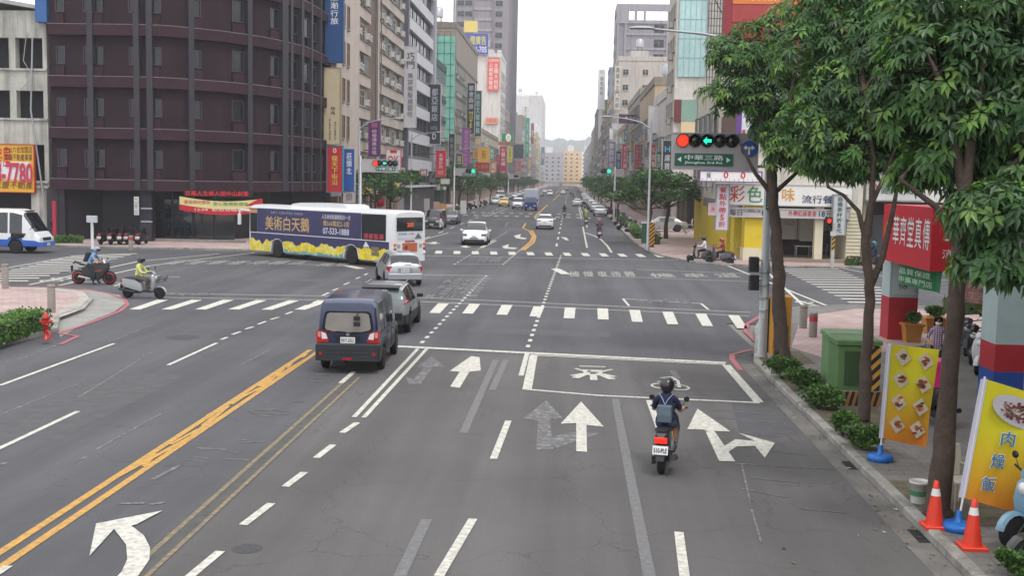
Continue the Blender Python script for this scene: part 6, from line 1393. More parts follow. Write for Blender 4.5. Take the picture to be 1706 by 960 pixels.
spots = [(TA, -16.9, 99, 1.0, 'round tree left of the lamp post, behind the bus roof'), (TB, -16.8, 106.5, .95, 'round tree right behind the one beside the bus roof'), (TA, -17, 168, 1.15, 'round tree on the left just past the second junction'), (TB, -17, 176, 1.1, 'second round tree on the left past the second junction'),
         (TB, 6.2, 89, 1.05, 'large dark round tree beyond the thick right lamp post'), (TA, 8.2, 97, 1.0, 'round tree behind the large dark one, nearer the shopfronts')]
for k, y in enumerate((190, 214, 240, 268, 300, 336, 376, 420, 470, 530)):
    spots.append(([TA, TB][k % 2], -17+.2*(k % 3), y, .84+.06*(k % 4), 'round tree in the left row past the second junction, %s' % ['third', 'fourth', 'fifth', 'sixth', 'seventh', 'eighth', 'ninth', 'tenth', 'eleventh', 'twelfth', 'thirteenth', 'fourteenth', 'fifteenth', 'sixteenth'][k]+' from it'))
for k, y in enumerate((150, 166, 186, 210, 236, 264, 296, 336, 384, 440)):
    spots.append(([TB, TA][k % 2], 6.3+.2*(k % 3), y, .86+.06*(k % 4), 'round tree in the right row beyond the signal mast, %s' % ['first', 'second', 'third', 'fourth', 'fifth', 'sixth', 'seventh', 'eighth', 'ninth', 'tenth', 'eleventh', 'twelfth', 'thirteenth', 'fourteenth'][k]+' from it'))
used = set()
rnd = random.Random(2)
for P_, x, y, s_, lab in spots:
    if P_ not in used: used.add(P_); P_.location = (x, y, .1); P_.scale = (s_,)*3; P_['label'] = lab; P_.rotation_euler.z = rnd.uniform(0, 6)
    else: dup(P_, (x, y, .1), rnd.uniform(0, 6), lab, scale=(s_*rnd.uniform(.95, 1.3), s_*rnd.uniform(.95, 1.3), s_*rnd.uniform(.88, 1.12)))
# clipped hedges and low shrubs
HL = [leafmat('hedge_dark', '3b5a2c', .2), leafmat('hedge_light', '5c8038', .2), leafmat('hedge_mid', '4a6c32', .2)]
def hedge(label, pts, w, h, s_=.09, dens=260, name='clipped_hedge', brown=False, z0=.12):
    rnd = random.Random(int(pts[0][0]*31+pts[0][1])); root = thing(name, label, 'hedge', (pts[0][0], pts[0][1], z0)); b = MB(); ms = HL if not brown else HL[:1]+[leafmat('hedge_brown_%d' % len(bpy.data.materials), '6b5c3a', .2)]
    core = MB(); o = Vector(pts[0][:2]).to_3d()
    for i in range(len(pts)-1):
        a, c = Vector(pts[i][:2]).to_3d()-o, Vector(pts[i+1][:2]).to_3d()-o; d = c-a; L_ = d.length; t = d.normalized(); nn = Vector((-t.y, t.x, 0))
        q = [a-nn*w*.4, c-nn*w*.4, c+nn*w*.4, a+nn*w*.4]; core.loft([[(v.x, v.y, 0) for v in q], [(v.x, v.y, h*.85) for v in q]], HL[0])
        for _ in range(int(dens*L_*(w+2*h))):
            face = rnd.random(); u = rnd.uniform(-.02, 1.02)
            if face < .4: v = Vector((0, 0, h+rnd.gauss(0, .03)))+nn*rnd.uniform(-w/2, w/2)
            else: v = nn*(w/2+rnd.gauss(0, .03))*rnd.choice((-1, 1))+Vector((0, 0, rnd.uniform(.03, h)))
            q_ = a+d*u+v
            if u < .03 or u > .97: q_ += Vector((0, 0, -rnd.uniform(0, h)*(.9 if face < .4 else 0)))
            dd = Vector((rnd.gauss(0, 1), rnd.gauss(0, 1), rnd.gauss(0, 1)+.4)).normalized(); e = dd.cross(Vector((rnd.gauss(0, 1), rnd.gauss(0, 1), rnd.gauss(0, 1)))).normalized(); l2 = s_*rnd.uniform(.6, 1.4)
            k = len(b.v); mi = b.mi(ms[1] if (face < .4 and rnd.random() < .6) else rnd.choice(ms)); b.v.extend([tuple(q_-dd*l2/2), tuple(q_+e*l2*.35), tuple(q_+dd*l2/2), tuple(q_-e*l2*.35)]); b.f.append([k, k+1, k+2, k+3]); b.m.append(mi); b.sm.append(False)
    b.obj('foliage', root); core.obj('branches', root); return root
def bush(label, px, py, r_, h, name='shrub', z0=.12, pos=None, dens=2300):
    g = pos if pos is not None else gp(px, py, z0); rnd = random.Random(int(g.x*91+g.y*7)); root = thing(name, label, 'shrub', g); b = MB(); st_ = MB()
    for k in range(7):
        a = 2*PI*k/7; st_.tube([(0, 0, 0), (r_*.6*math.cos(a), r_*.6*math.sin(a), h*.7)], [.012, .005], BARK, 4)
    for k in range(9):
        a = rnd.uniform(0, 6.28); q = rnd.uniform(.25, .75)*r_; small_leaves(b, (q*math.cos(a), q*math.sin(a), h*rnd.uniform(.45, .75)), (r_*.55, r_*.55, h*.42), dens//9, rnd, .08, -1, HL)
    b.obj('foliage', root); st_.obj('stem', root)
hedge('clipped green hedge round the red hydrant on the near left corner', [gp(-60, 594), gp(10, 571), gp(60, 554)], .95, .6)
hedge('low clipped hedge in front of the dark block, far left', [gp(55, 408), gp(138, 408)], .7, .45, .14, 140)
hedge('square clipped hedge at the foot of the thick right lamp post', [gp(1078, 409), gp(1096, 410)], .9, .75, .11, 200)
hedge('low hedge along the far right kerb behind the lamp post', [gp(1066, 400), gp(1048, 380)], .8, .6, .13, 120)
hedge('small hedge beside the scooters parked on the right', [gp(1040, 373), gp(1034, 364)], .8, .6, .14, 90)
hedge('brown-green hedge on the near pavement behind the red column', [gp(1576, 528), gp(1648, 528)], .6, .6, .09, 240, brown=True)
hedge('short hedge at the side street corner right of the restaurant wall', [gp(1412, 446), gp(1434, 446)], .7, .5, .12, 150, brown=True)
for k, (px, py, r_, h, l) in enumerate([(1303, 632, .42, .5, 'green shrub nearest the signal pole'), (1336, 652, .42, .48, 'green shrub below the green transformer boxes, smallest'), (1362, 682, .48, .5, 'green shrub in front of the striped plinth'), (1404, 726, .32, .42, 'small green shrub left of the second tree trunk'), (1441, 750, .4, .45, 'green shrub at the foot of the second tree trunk')]): bush(l, px, py, r_, h)
bush('green shrub sprig in the bottom right corner', 1700, 965, .35, .35)
bush('leafy shrub by the far right sidewalk planter', 1143, 390, .6, .8, dens=500)
for c_, W_, l in PLANTS: bush(l, 0, 0, W_*.5, .35, pos=c_)
for k, (px, py) in enumerate(((716, 372), (745, 362), (768, 357), (806, 348))): bush('low shrub on the left pavement kerb, %s one from the bus' % ['first', 'second', 'third', 'fourth'][k], px, py, .8, .9, dens=300)
# ================================================================ vehicles (local +Y is forward)
def finish(o, ang=38):
    o.data.polygons.foreach_set('use_smooth', [True]*len(o.data.polygons)); o.data.set_sharp_from_angle(angle=R(ang)); return o
def wheel(root, x, y, r, w, side, name='wheel', spokes=5, hub=ALLOY):
    b = MB(); b.lathe([(r*.62, -w/2), (r*.9, -w/2), (r, -w/2+.03), (r, w/2-.03), (r*.9, w/2), (r*.62, w/2)], RUBBER, 22, 'X', (0, 0, 0)); b.lathe([(r*.62, -w*.1), (r*.62, w*.1)], BLACK, 16, 'X'); o = b.obj(name, root); o.location = (x, y, r)
    b = MB(); s = side; b.lathe([(r*.64, s*(w*.36)), (r*.64, s*(w*.5)), (r*.57, s*(w*.47))][::1], hub, 22, 'X', cap=False)
    for k in range(spokes):
        a = 2*PI*k/spokes+.3; c, d = math.cos(a), math.sin(a); e, f = -d, c; t = r*.09
        pts = [(e*t+c*q, f*t+d*q) for q in (r*.1, r*.6)]+[(-e*t*.7+c*q, -f*t*.7+d*q) for q in (r*.6, r*.1)]
        b.slab(pts if s > 0 else pts, (s*w*.46, 0, 0), (0, 1, 0), (0, 0, 1), .02*s if s > 0 else -.02, hub)
    b.lathe([(.001, s*w*.5), (r*.16, s*w*.48), (r*.16, s*w*.3)], hub, 10, 'X', cap=False); b.lathe([(.001, s*w*.3), (r*.5, s*w*.28), (r*.6, s*w*.34)], hub if spokes > 6 else DARKMET, 18, 'X', cap=False); q = b.obj('rim', o); return o
def car_shell(root, st, wh, r, glass, mids=(), paint_m=PAINT, arch=.07, lower=None):
    """st: (y, zb, zbelt, ztop, w, wtop); wh: wheel y's; glass: {(y0,y1): 'side'|'front'|'rear'}"""
    ys = set(s[0] for s in st)|set(mids); Ra = r+arch
    for wy in wh:
        for k in range(9): ys.add(round(wy-Ra*math.cos(PI*k/8), 4))
    for g in glass: ys.update(g)
    ys = sorted(ys); 
    def ip(y):
        for i in range(len(st)-1):
            if st[i][0] <= y <= st[i+1][0]+1e-9:
                t = (y-st[i][0])/(st[i+1][0]-st[i][0]); return [st[i][k]+(st[i+1][k]-st[i][k])*t for k in range(6)]
        return list(st[-1])
    rings = []
    for y in ys:
        _, zb, zl, zt, w_, wt = ip(y); a = False
        for wy in wh:
            if abs(y-wy) <= Ra+1e-6: zb = max(zb, r+math.sqrt(max(0, Ra*Ra-(y-wy)**2))*1.0-.0); a = True
        zb = min(zb, zl-.06); e = .03 if a else .07
        half = [(w_-.12, zb), (w_-.015, zb+e), (w_, zb+(zl-zb)*.55), (w_-.035, zl), (wt+(w_-.035-wt)*.12, zt-(zt-zl)*.14), (wt-.08, zt-.012), (wt*.45, zt+.006)]
        rings.append([(x, y, z) for x, z in half]+[(-x, y, z) for x, z in half[::-1]])
    n = len(rings[0]); B = {k: MB() for k in ('body', 'windscreen', 'rear_window', 'side_window', 'side_window2')}
    for i in range(len(ys)-1):
        ym = (ys[i]+ys[i+1])/2; g = None
        for (a, c), k in glass.items():
            if a <= ym <= c: g = k
        for j in range(n):
            k2 = (j+1) % n; q = [rings[i][j], rings[i+1][j], rings[i+1][k2], rings[i][k2]][::1]; key = 'body'; m = paint_m
            if g == 'side' and j == 3: key, m = 'side_window', CARGLASS
            elif g == 'side' and j == 9: key, m = 'side_window2', CARGLASS
            elif g in ('front', 'rear') and 5 <= j <= 7 or (g in ('front', 'rear') and j in (4, 8)): key, m = ('windscreen' if g == 'front' else 'rear_window'), CARGLASS
            elif j == n-1: m = BLACK
            elif lower and j in (0, 1, 11, 12): m = lower
            B[key].add(q[::-1], [(3, 2, 1, 0)][::1], m)
    B['body'].add(rings[0], [tuple(range(n))], paint_m); B['body'].add(rings[-1], [tuple(range(n-1, -1, -1))], paint_m)
    def weld(b, name):
        o = b.obj(name, root); bm = bmesh.new(); bm.from_mesh(o.data); bmesh.ops.remove_doubles(bm, verts=bm.verts, dist=1e-5); bmesh.ops.recalc_face_normals(bm, faces=bm.faces); bm.to_mesh(o.data); bm.free(); return finish(o)
    for k, b in B.items():
        if b.f: weld(b, 'side_window' if k == 'side_window2' else k)
    return rings
def bx(root, name, x0, y0, z0, x1, y1, z1, m, bev=.0):
    b = MB(); (b.bbox(min(x0, x1), min(y0, y1), min(z0, z1), max(x0, x1), max(y0, y1), max(z0, z1), m, bev) if bev else b.box(x0, y0, z0, x1, y1, z1, m)); return b.obj(name, root)
def plate(root, y, z, t, back=True, w_=.36, h_=.15, fg='1c2a3c', x=0):
    b = MB(); s = -1 if back else 1; b.box(x-w_/2, y, z, x+w_/2, y+s*.02, z+h_, WHITEPL); b.text(t, (x-s*-1*0-w_*.43*(1 if back else -1), y+s*.024, z+h_*.2), (1 if back else -1, 0, 0), (0, 0, 1), w_*.86, h_*.6, C(fg, 'ink'), off=.02); b.obj('number_plate', root)
def mirrors(root, x, y, z, m=PAINT, s=.11):
    for k in (-1, 1):
        b = MB(); b.bbox(min(k*x, k*(x+.2)), y-.06, z, max(k*x, k*(x+.2)), y+.06, z+s*1.2, m, .02); b.obj('mirror', root)
def seams(root, w_, ys, z0, z1):
    for k in (-1, 1):
        for y in ys: pass
# --- navy van
def navy_van():
    g = gp(592, 620); root = thing('van', 'navy blue delivery van crossing the stop line', 'van', (-5.45, 29.75, 0), R(1.5)); nv = mat('navy_paint', '1f2b4e', .3, var=.03, coat=.7); bk = mat('grey_bumper', '25282e', .55)
    W_ = .80
    st = [(-2.02, .46, .98, 1.66, .745, .64), (-1.985, .38, 1.0, 1.76, .785, .67), (-1.84, .33, 1.01, 1.84, .79, .68), (-1.0, .3, 1.01, 1.88, .80, .69), (.6, .3, 1.0, 1.87, .80, .69), (1.05, .3, .98, 1.80, .79, .66), (1.62, .3, .94, 1.06, .78, .66), (1.95, .32, .86, .9, .75, .6), (2.05, .4, .72, .74, .68, .5)]
    car_shell(root, st, (-1.15, 1.35), .29, {(-1.6, -.75): 'side', (-.66, .1): 'side', (.18, .98): 'side', (1.1, 1.6): 'front'}, paint_m=nv, lower=bk)
    y = -2.03
    b = MB(); hull = [(-.63, 1.14), (-.6, 1.08), (-.4, 1.03), (0, 1.01), (.4, 1.03), (.6, 1.08), (.63, 1.14), (.6, 1.4), (.57, 1.53), (.5, 1.57), (-.5, 1.57), (-.57, 1.53), (-.6, 1.4)]
    b.slab([(-x, z) for x, z in hull], (0, y-.012, 0), (1, 0, 0), (0, 0, 1), .02, CARGLASS); b.slab([(x*.9, 1.28+(z-1.28)*.86) for x, z in hull], (0, y-.016, 0), (1, 0, 0), (0, 0, 1), .004, mat('tinted_rear_glass', '8b8884', .12, var=.12, vs=1.5, spec=.8)); b.obj('rear_window', root)
    b = MB(); b.loft([[(-.62, y-.03, z), (.62, y-.03, z), (.7, y+.1, z), (-.7, y+.1, z)] for z in (1.0,)]+[[(-.62, y-.03, 1.0)]*4], nv) if 0 else None
    bx(root, 'rear_bumper', -.795, y-.09, .34, .795, y+.3, .77, bk, .03); 
    for z in (.5, .6): bx(root, 'bumper_line', -.5, y-.096, z, .5, y-.091, z+.015, BLACK)
    for s in (-1, 1):
        o = [(.47*s, .80), (.77*s, .78), (.785*s, 1.03), (.74*s, 1.1), (.53*s, 1.03)]; b = MB(); b.slab(o, (0, y-.02, 0), (1, 0, 0), (0, 0, 1), .1, REDLAMP)
        b.slab([(.5*s, .88), (.64*s, .87), (.66*s, 1.05), (.55*s, 1.01)], (0, y-.024, 0), (1, 0, 0), (0, 0, 1), .003, CLEARLAMP); b.slab([(.67*s, .92), (.74*s, .92), (.75*s, 1.05), (.68*s, 1.05)], (0, y-.024, 0), (1, 0, 0), (0, 0, 1), .003, mat('lamp_pink', 'c98a84', .3)); b.obj('taillight', root)
        b = MB(); b.lathe([(.04, 0), (.04, -.008)], REDLAMP, 12, 'Y', (.66*s, y-.092, .52)); b.obj('reflector', root)
    bx(root, 'fog_lamp', -.11, y-.11, .37, .11, y-.092, .42, REDLAMP); bx(root, 'plate_garnish', -.32, y-.03, .98-.06, .32, y-.0, .96, BLACK); bx(root, 'plate_recess', -.29, y-.012, .78, .29, y, .915, mat('navy_dark', '131a2a', .4))
    plate(root, y-.014, .775, 'BDT-2022'); b = MB(); b.lathe([(.045, 0), (.045, -.012)], CHROME, 12, 'Y', (0, y-.014, .965+.02)); b.obj('badge', root)
    b = MB(); b.tube([(.22, y-.03, 1.0), (-.1, y-.04, 1.06), (-.3, y-.035, 1.07)], .01, BLACK, 5); b.obj('wiper', root)
    b = MB(); b.tube([(.24, y-.02, 1.56), (.24, y-.1, 1.5), (.24, y-.12, 1.4)], .015, BLACK, 5); b.bbox(.16, y-.16, 1.22, .32, y-.1, 1.32, BLACK, .01); b.bbox(.15, y-.1, 1.36, .3, y-.03, 1.46, BLACK, .01); b.obj('rear_view_mirror', root)
    b = MB(); b.box(.8, -1.62, .98, .806, .98, 1.0, BLACK); 
    for yy in (-.70, .14, 1.02): b.box(.797, yy, .45, .806, yy+.012, 1.7 if yy < 1 else .98, BLACK)
    for yy in (-.6, .25): b.box(.8, yy, .88, .825, yy+.16, .91, BLACK)
    b.box(.795, -1.7, .72, .803, -.75, .735, BLACK); b.obj('sliding_door', root)
    mirrors(root, .78, 1.0, .98, BLACK, .18)
    for s in (-1, 1):
        bx(root, 'headlight', s*.45, 1.9, .7, s*.7, 2.05, .85, CLEARLAMP, .02)
        for yy in (-1.15, 1.35): wheel(root, s*.71, yy, .29, .17, s)
    b = MB(); b.tube([(-.35, -1.7, .3), (-.35, -2.0, .3)], .03, DARKMET, 8); b.box(-.4, -1.9, .2, -.1, -1.3, .34, BLACK); b.obj('exhaust', root)
navy_van()
HATCH = [(-2.08, .42, .84, .86, .72, .62), (-2.03, .34, .94, 1.1, .84, .7), (-1.92, .3, 1.0, 1.34, .87, .68), (-1.7, .27, 1.01, 1.5, .88, .64), (-.8, .24, 1.0, 1.58, .885, .62), (.2, .24, .98, 1.57, .885, .62), (.6, .24, .96, 1.48, .88, .62), (1.2, .24, .93, 1.02, .87, .7), (1.8, .26, .86, .9, .84, .68), (2.05, .3, .74, .76, .76, .6), (2.12, .4, .6, .62, .66, .5)]
def suv():
    root = thing('car', 'dark grey hatchback with black roof spoiler, tucked beside the navy van', 'car', (-5.85, 36.9, 0), R(1)); root.scale.z = .95; paint_ = mat('graphite_paint', '7a7f82', .3, coat=.6, var=.02); lo = mat('dark_trim', '26282b', .6)
    car_shell(root, HATCH, (-1.27, 1.3), .32, {(-2.03, -1.72): 'rear', (-1.55, -.55): 'side', (-.48, .4): 'side', (.66, 1.18): 'front'}, paint_m=paint_, lower=lo)
    b = MB(); b.loft([[(-.58, -1.86, 1.5), (.58, -1.86, 1.5), (.6, -1.5, 1.55), (-.6, -1.5, 1.55)], [(-.58, -1.9, 1.54), (.58, -1.9, 1.54), (.6, -1.45, 1.585), (-.6, -1.45, 1.585)]], BLACK); b.obj('roof_spoiler', root)
    for c_ in kids(root):
        if c_.name.startswith('rear_window'): c_.data.materials[0] = mat('hatch_glass', '5f6c6a', .1, var=.15, vs=2, spec=.9)
    for s in (-1, 1):
        b = MB(); b.loft([[(s*.45, -2.04, .93), (s*.8, -2.0, .95), (s*.87, -1.75, 1.06), (s*.5, -2.02, 1.05)][::s], [(s*.45, -2.05, .99), (s*.8, -2.01, 1.05), (s*.88, -1.72, 1.13), (s*.5, -2.03, 1.09)][::s]], REDLAMP); b.obj('taillight', root)
        bx(root, 'reflector', s*.55, -2.11, .5, s*.75, -2.07, .55, REDLAMP); bx(root, 'headlight', s*.5, 1.95, .68, s*.78, 2.06, .8, CLEARLAMP, .02)
        b = MB(); b.tube([(s*.6, -1.1, 1.6), (s*.6, .2, 1.6)], .018, CHROME, 6); b.obj('roof_rail', root)
        for yy in (-1.27, 1.3): wheel(root, s*.79, yy, .32, .2, s)
    bx(root, 'rear_bumper', -.78, -2.13, .36, .78, -1.95, .62, lo, .03); plate(root, -2.09, .72, 'AXR-6652'); mirrors(root, .86, .65, .98, BLACK)
    b = MB()
    for s in (-1, 1):
        for yy in (-1.45, -.5, .5): b.box(s*.883, yy, .4, s*.889, yy+.012, .96, BLACK)
        for yy in (-1.2, -.3): b.box(s*.885, yy+.6*0, .84, s*.905, yy+.15, .87, paint_)
    b.obj('door_trim', root)
suv()
def wagon():
    root = thing('car', 'silver estate car waiting right behind the bus tail', 'car', (-7.9, 52.6, 0), R(17)); paint_ = mat('silver_paint', 'a9adb1', .3, metal=.35, coat=.6, var=.02)
    st = [(-2.15, .4, .82, .84, .68, .6), (-2.08, .32, .88, .98, .78, .64), (-1.95, .28, .92, 1.18, .83, .62), (-1.7, .25, .93, 1.38, .845, .60), (-1.2, .24, .93, 1.46, .85, .59), (.0, .22, .91, 1.48, .85, .59), (.45, .22, .9, 1.42, .85, .58), (1.15, .22, .87, .95, .84, .66), (1.8, .25, .78, .82, .81, .62), (2.1, .3, .66, .68, .72, .5), (2.18, .4, .55, .57, .6, .45)]
    car_shell(root, st, (-1.25, 1.3), .3, {(-2.06, -1.66): 'rear', (-1.6, -1.0): 'side', (-.92, -.1): 'side', (-.02, .5): 'side', (.5, 1.12): 'front'}, paint_m=paint_)
    for s in (-1, 1):
        b = MB(); b.loft([[(s*.6, -2.15, z), (s*.75, -2.12, z), (s*.825, -1.93, z), (s*.7, -1.9, z)][::s] for z in (.66, .75, .9)], REDLAMP); b.obj('taillight', root)
        bx(root, 'headlight', s*.45, 2.0, .55, s*.7, 2.15, .68, CLEARLAMP, .02)
        for yy in (-1.25, 1.3): wheel(root, s*.76, yy, .3, .19, s)
    bx(root, 'rear_bumper', -.76, -2.24, .33, .76, -2.0, .6, paint_, .04); plate(root, -2.18, .64, 'IR-5039'); bx(root, 'plate_frame', -.33, -2.175, .61, .33, -2.15, .83, mat('silver_dark', '8a8e92', .4)); mirrors(root, .82, .6, .9, paint_)
    b = MB(); b.tube([(-.05, -2.1, .97), (.3, -2.1, 1.0)], .012, BLACK, 5); b.obj('wiper', root)
wagon()
SED = [(-2.3, .38, .8, .82, .68, .58), (-2.22, .28, .92, .95, .8, .7), (-1.75, .24, .96, 1.05, .87, .72), (-1.15, .22, .97, 1.38, .88, .6), (-.2, .22, .95, 1.45, .885, .6), (.4, .22, .94, 1.4, .885, .6), (1.15, .22, .9, .98, .87, .7), (1.9, .24, .8, .85, .84, .66), (2.2, .28, .68, .7, .74, .6), (2.28, .38, .58, .6, .64, .5)]
def sedan(label, loc, rz, col, group=None, rear=True, mx=False):
    root = thing('car', label, 'car', loc, rz, group)
    st = SED
    gl = {(-1.72, -1.18): 'rear', (-1.05, -.28): 'side', (-.2, .5): 'side', (.42, 1.13): 'front'}
    if mx: st = [(-2.4, .4, .9, .95, .75, .66), (-2.3, .3, 1.0, 1.15, .88, .74), (-1.6, .26, 1.05, 1.45, .95, .7), (-.6, .24, 1.05, 1.66, .97, .66), (.2, .24, 1.03, 1.64, .97, .66), (.6, .24, 1.02, 1.5, .96, .7), (1.35, .24, .98, 1.08, .95, .8), (2.0, .26, .86, .92, .92, .74), (2.35, .32, .7, .74, .82, .66), (2.44, .42, .55, .57, .7, .5)]; gl = {(-2.2, -1.6): 'rear', (-1.5, -.6): 'side', (-.5, .55): 'side', (-.0, .0): 'side', (.3, 1.33): 'front'}
    car_shell(root, st, (-1.35, 1.4), .33, gl)
    W_ = .76 if not mx else .86
    y0, y1 = st[0][0], st[-1][0]
    for s in (-1, 1):
        b = MB(); zt = .78 if not mx else .92; b.loft([[(s*(W_-.34), y0-.0, z), (s*(W_-.06), y0+.01, z), (s*(W_+.075), y0+.28, z), (s*(W_-.2), y0+.3, z)][::s] for z in (zt, zt+.13)], REDLAMP); b.obj('taillight', root)
        b = MB(); zt = .66 if not mx else .74; b.loft([[(s*(W_-.34), y1-.02, z), (s*(W_-.08), y1-.04, z), (s*(W_+.055), y1-.36, z+.05), (s*(W_-.3), y1-.3, z+.05)][::-s] for z in (zt, zt+.09)], mat('headlamp_dark', '4a5056', .15, coat=.5)); b.obj('headlight', root)
        for yy in (-1.35, 1.4): wheel(root, s*(W_+.02), yy, .33, .2, s)
    bx(root, 'front_bumper', -W_+.12, y1-.1, .3, W_-.12, y1+.03, .45, BLACK, .02); bx(root, 'rear_bumper', -W_+.12, y0-.03, .3, W_-.12, y0+.1, .42, BLACK, .02)
    bx(root, 'grille', -.3, y1-.02, .5, .3, y1+.012, .57, BLACK)
    plate(root, y0-.0, .62, 'ALK-1173'); plate(root, y1+.035, .4 if not mx else .6, 'RCN-2607', False); mirrors(root, st[4][4]-.02, .65, st[5][2]-.02)
    paint(root, col); return root
sedan('white electric car with a big dark windscreen driving toward the camera', (aty(789, 408, 83).x, 85.2, 0), R(181), 'e4e5e8', mx=True)
s1 = sedan('white saloon seen from behind past the far crosswalk', (aty(907, 380, 112.5).x, 114.5, 0), R(1), 'e0e0e2')
pk = 'cars on the far part of the avenue'
PKR = [('white saloon driving away, fourth vehicle up the avenue on the right lanes', aty(962, 343, 213).x, 215, 0, 'dcdcde'), ('dark maroon car parked beside the white saloon driving away', aty(976, 341, 222).x, 224, 0, '3a1f24'),
       ('first white car of the parked row on the right', aty(999, 360, 158).x+.1, 160, 0, 'd4d6d8'), ('second white car of the parked row on the right', aty(993, 352, 178).x, 179, 2, 'c9cbce'), ('third car of the parked row on the right, silver', aty(989, 348, 186).x+.4, 187.5, -1, '9a9da2'),
       ('fourth car of the parked row on the right, grey', 4.0, 195, 0, '6f7276'), ('fifth car of the parked row on the right, white', 4.0, 203, 1, 'd8d8da'), ('sixth car of the parked row on the right, black', 4.0, 211.5, 0, '24262a'), ('seventh car of the parked row on the right, pale', 4.1, 233, 0, 'b8bcc0'), ('eighth car of the parked row on the right, white', 4.1, 247, 0, 'dddddd'), ('ninth car of the parked row on the right, grey', 4.1, 262, 0, '808488'), ('tenth car of the parked row on the right, white', 4.1, 281, 0, 'd0d0d2'), ('eleventh car of the parked row on the right, silver', 4.1, 300, 0, 'a0a4a8'), ('twelfth car of the parked row on the right, white', 4.1, 322, 0, 'd6d6d8'),
       ('distant white car driving away near the avenue end', aty(938, 323, 388).x, 390, 0, 'e2e2e4'), ('dark distant car far up the right lanes', aty(944, 317, 520).x, 520, 0, '2b2d30'),
       ('white car parked at the left kerb behind the signal mast, third of that row', -13.9, 215, 180, 'c8ccd0'), ('grey car parked at the left kerb, fourth of that row', -14, 238, 180, '8c9298'), ('dark car parked at the left kerb, fifth of that row', -14, 262, 180, '34383e'), ('white car parked at the left kerb, sixth of that row', -14, 288, 180, 'd6d8da'), ('silver car parked at the left kerb, seventh of that row', -14, 318, 180, 'a4a8ac'), ('white car parked at the left kerb, eighth of that row', -14, 352, 180, 'cfd1d4'), ('distant dark car facing the camera in the left lanes', -8.5, 330, 180, '3a3e46'), ('distant white car facing the camera in the left lanes', -9.2, 420, 180, 'dedfe0'),
       ('silver car parked facing the shops on the right pavement beyond the lamp post', aty(1104, 380, 111).x, 111, 92, '9a9a98'),
       ('grey car parked behind the black minivan at the far left kerb', aty(747, 375, 119).x, 121.5, 180, '5c6066'), ('white car across the side street behind the red column', 28.5, 67.5, 90, 'd5d6d8')]
for l, x, y, a, c_ in PKR: dup(s1, (x, y, .12 if 'pavement' in l else 0), R(a), l, pk if y > 130 else None, c_)
# white hatch van facing the camera, taxi, black minivan
def minivan(label, loc, rz, col, H=1.85, L=4.6, taxi=False):
    root = thing('minivan' if not taxi else 'taxi', label, 'minivan' if not taxi else 'taxi', loc, rz); k = H/1.85
    st = [(-2.3, .4, .95, 1.3, .74, .64), (-2.22, .3, 1.0, 1.62*k, .82, .66), (-2.0, .27, 1.02, 1.8*k, .86, .68), (-.8, .25, 1.02, 1.85*k, .87, .68), (.4, .25, 1.0, 1.82*k, .87, .68), (.75, .25, .98, 1.72*k, .86, .68), (1.5, .25, .95, 1.1, .85, .72), (2.05, .28, .84, .92, .82, .66), (2.25, .34, .68, .7, .74, .56), (2.3, .42, .58, .6, .66, .5)]
    car_shell(root, st, (-1.4, 1.4), .33, {(-2.0, -1.2): 'side', (-1.1, -.2): 'side', (-.1, .75): 'side', (.8, 1.45): 'front'})
    bx(root, 'rear_window', -.6, -2.33, 1.05, .6, -2.26, 1.45*k, CARGLASS)
    for s in (-1, 1):
        bx(root, 'taillight', s*.55, -2.33, .8, s*.76, -2.25, 1.1, REDLAMP, .01); b = MB(); b.loft([[(s*.42, 2.28, z), (s*.68, 2.24, z), (s*.82, 2.0, z), (s*.5, 2.0, z)][::-s] for z in (.66, .82)], CLEARLAMP); b.obj('headlight', root)
        for yy in (-1.4, 1.4): wheel(root, s*.78, yy, .33, .2, s)
    bx(root, 'grille', -.38, 2.27, .58, .38, 2.32, .72, BLACK); bx(root, 'front_bumper', -.66, 2.2, .3, .66, 2.35, .46, BLACK, .02); plate(root, 2.36, .36, 'AMB-8310', False); plate(root, -2.33, .6, 'AMB-8310'); mirrors(root, .84, .85, 1.0)
    if taxi: bx(root, 'roof_sign', -.2, -.3, H+.0, .2, -.1, H+.14, C('e0d8b0'), .02)
    paint(root, col); return root
mv = minivan('black minivan parked facing the camera right of the bus', (aty(720, 381, 108).x, 110.5, 0), R(178), '1c1d20')
dup(mv, (aty(862, 349, 188).x, 190, 0), R(180), 'white minivan facing the camera beside the blue truck', None, 'd8dadc'); tx = minivan('yellow taxi facing the camera at the left kerb beyond the second signal', (aty(839, 346, 200).x, 202, 0), R(180), 'd2a83c', 1.55, taxi=True)
dup(mv, (aty(832, 337, 252).x, 255, 0), R(180), 'grey white van beyond the yellow taxi', None, 'b4b6b6', scale=(1.15, 1.2, 1.25))
dup(mv, (aty(916, 327, 342).x, 345, 0), R(180), 'small white van coming down the avenue beyond the blue truck', None, 'd4d6d8')
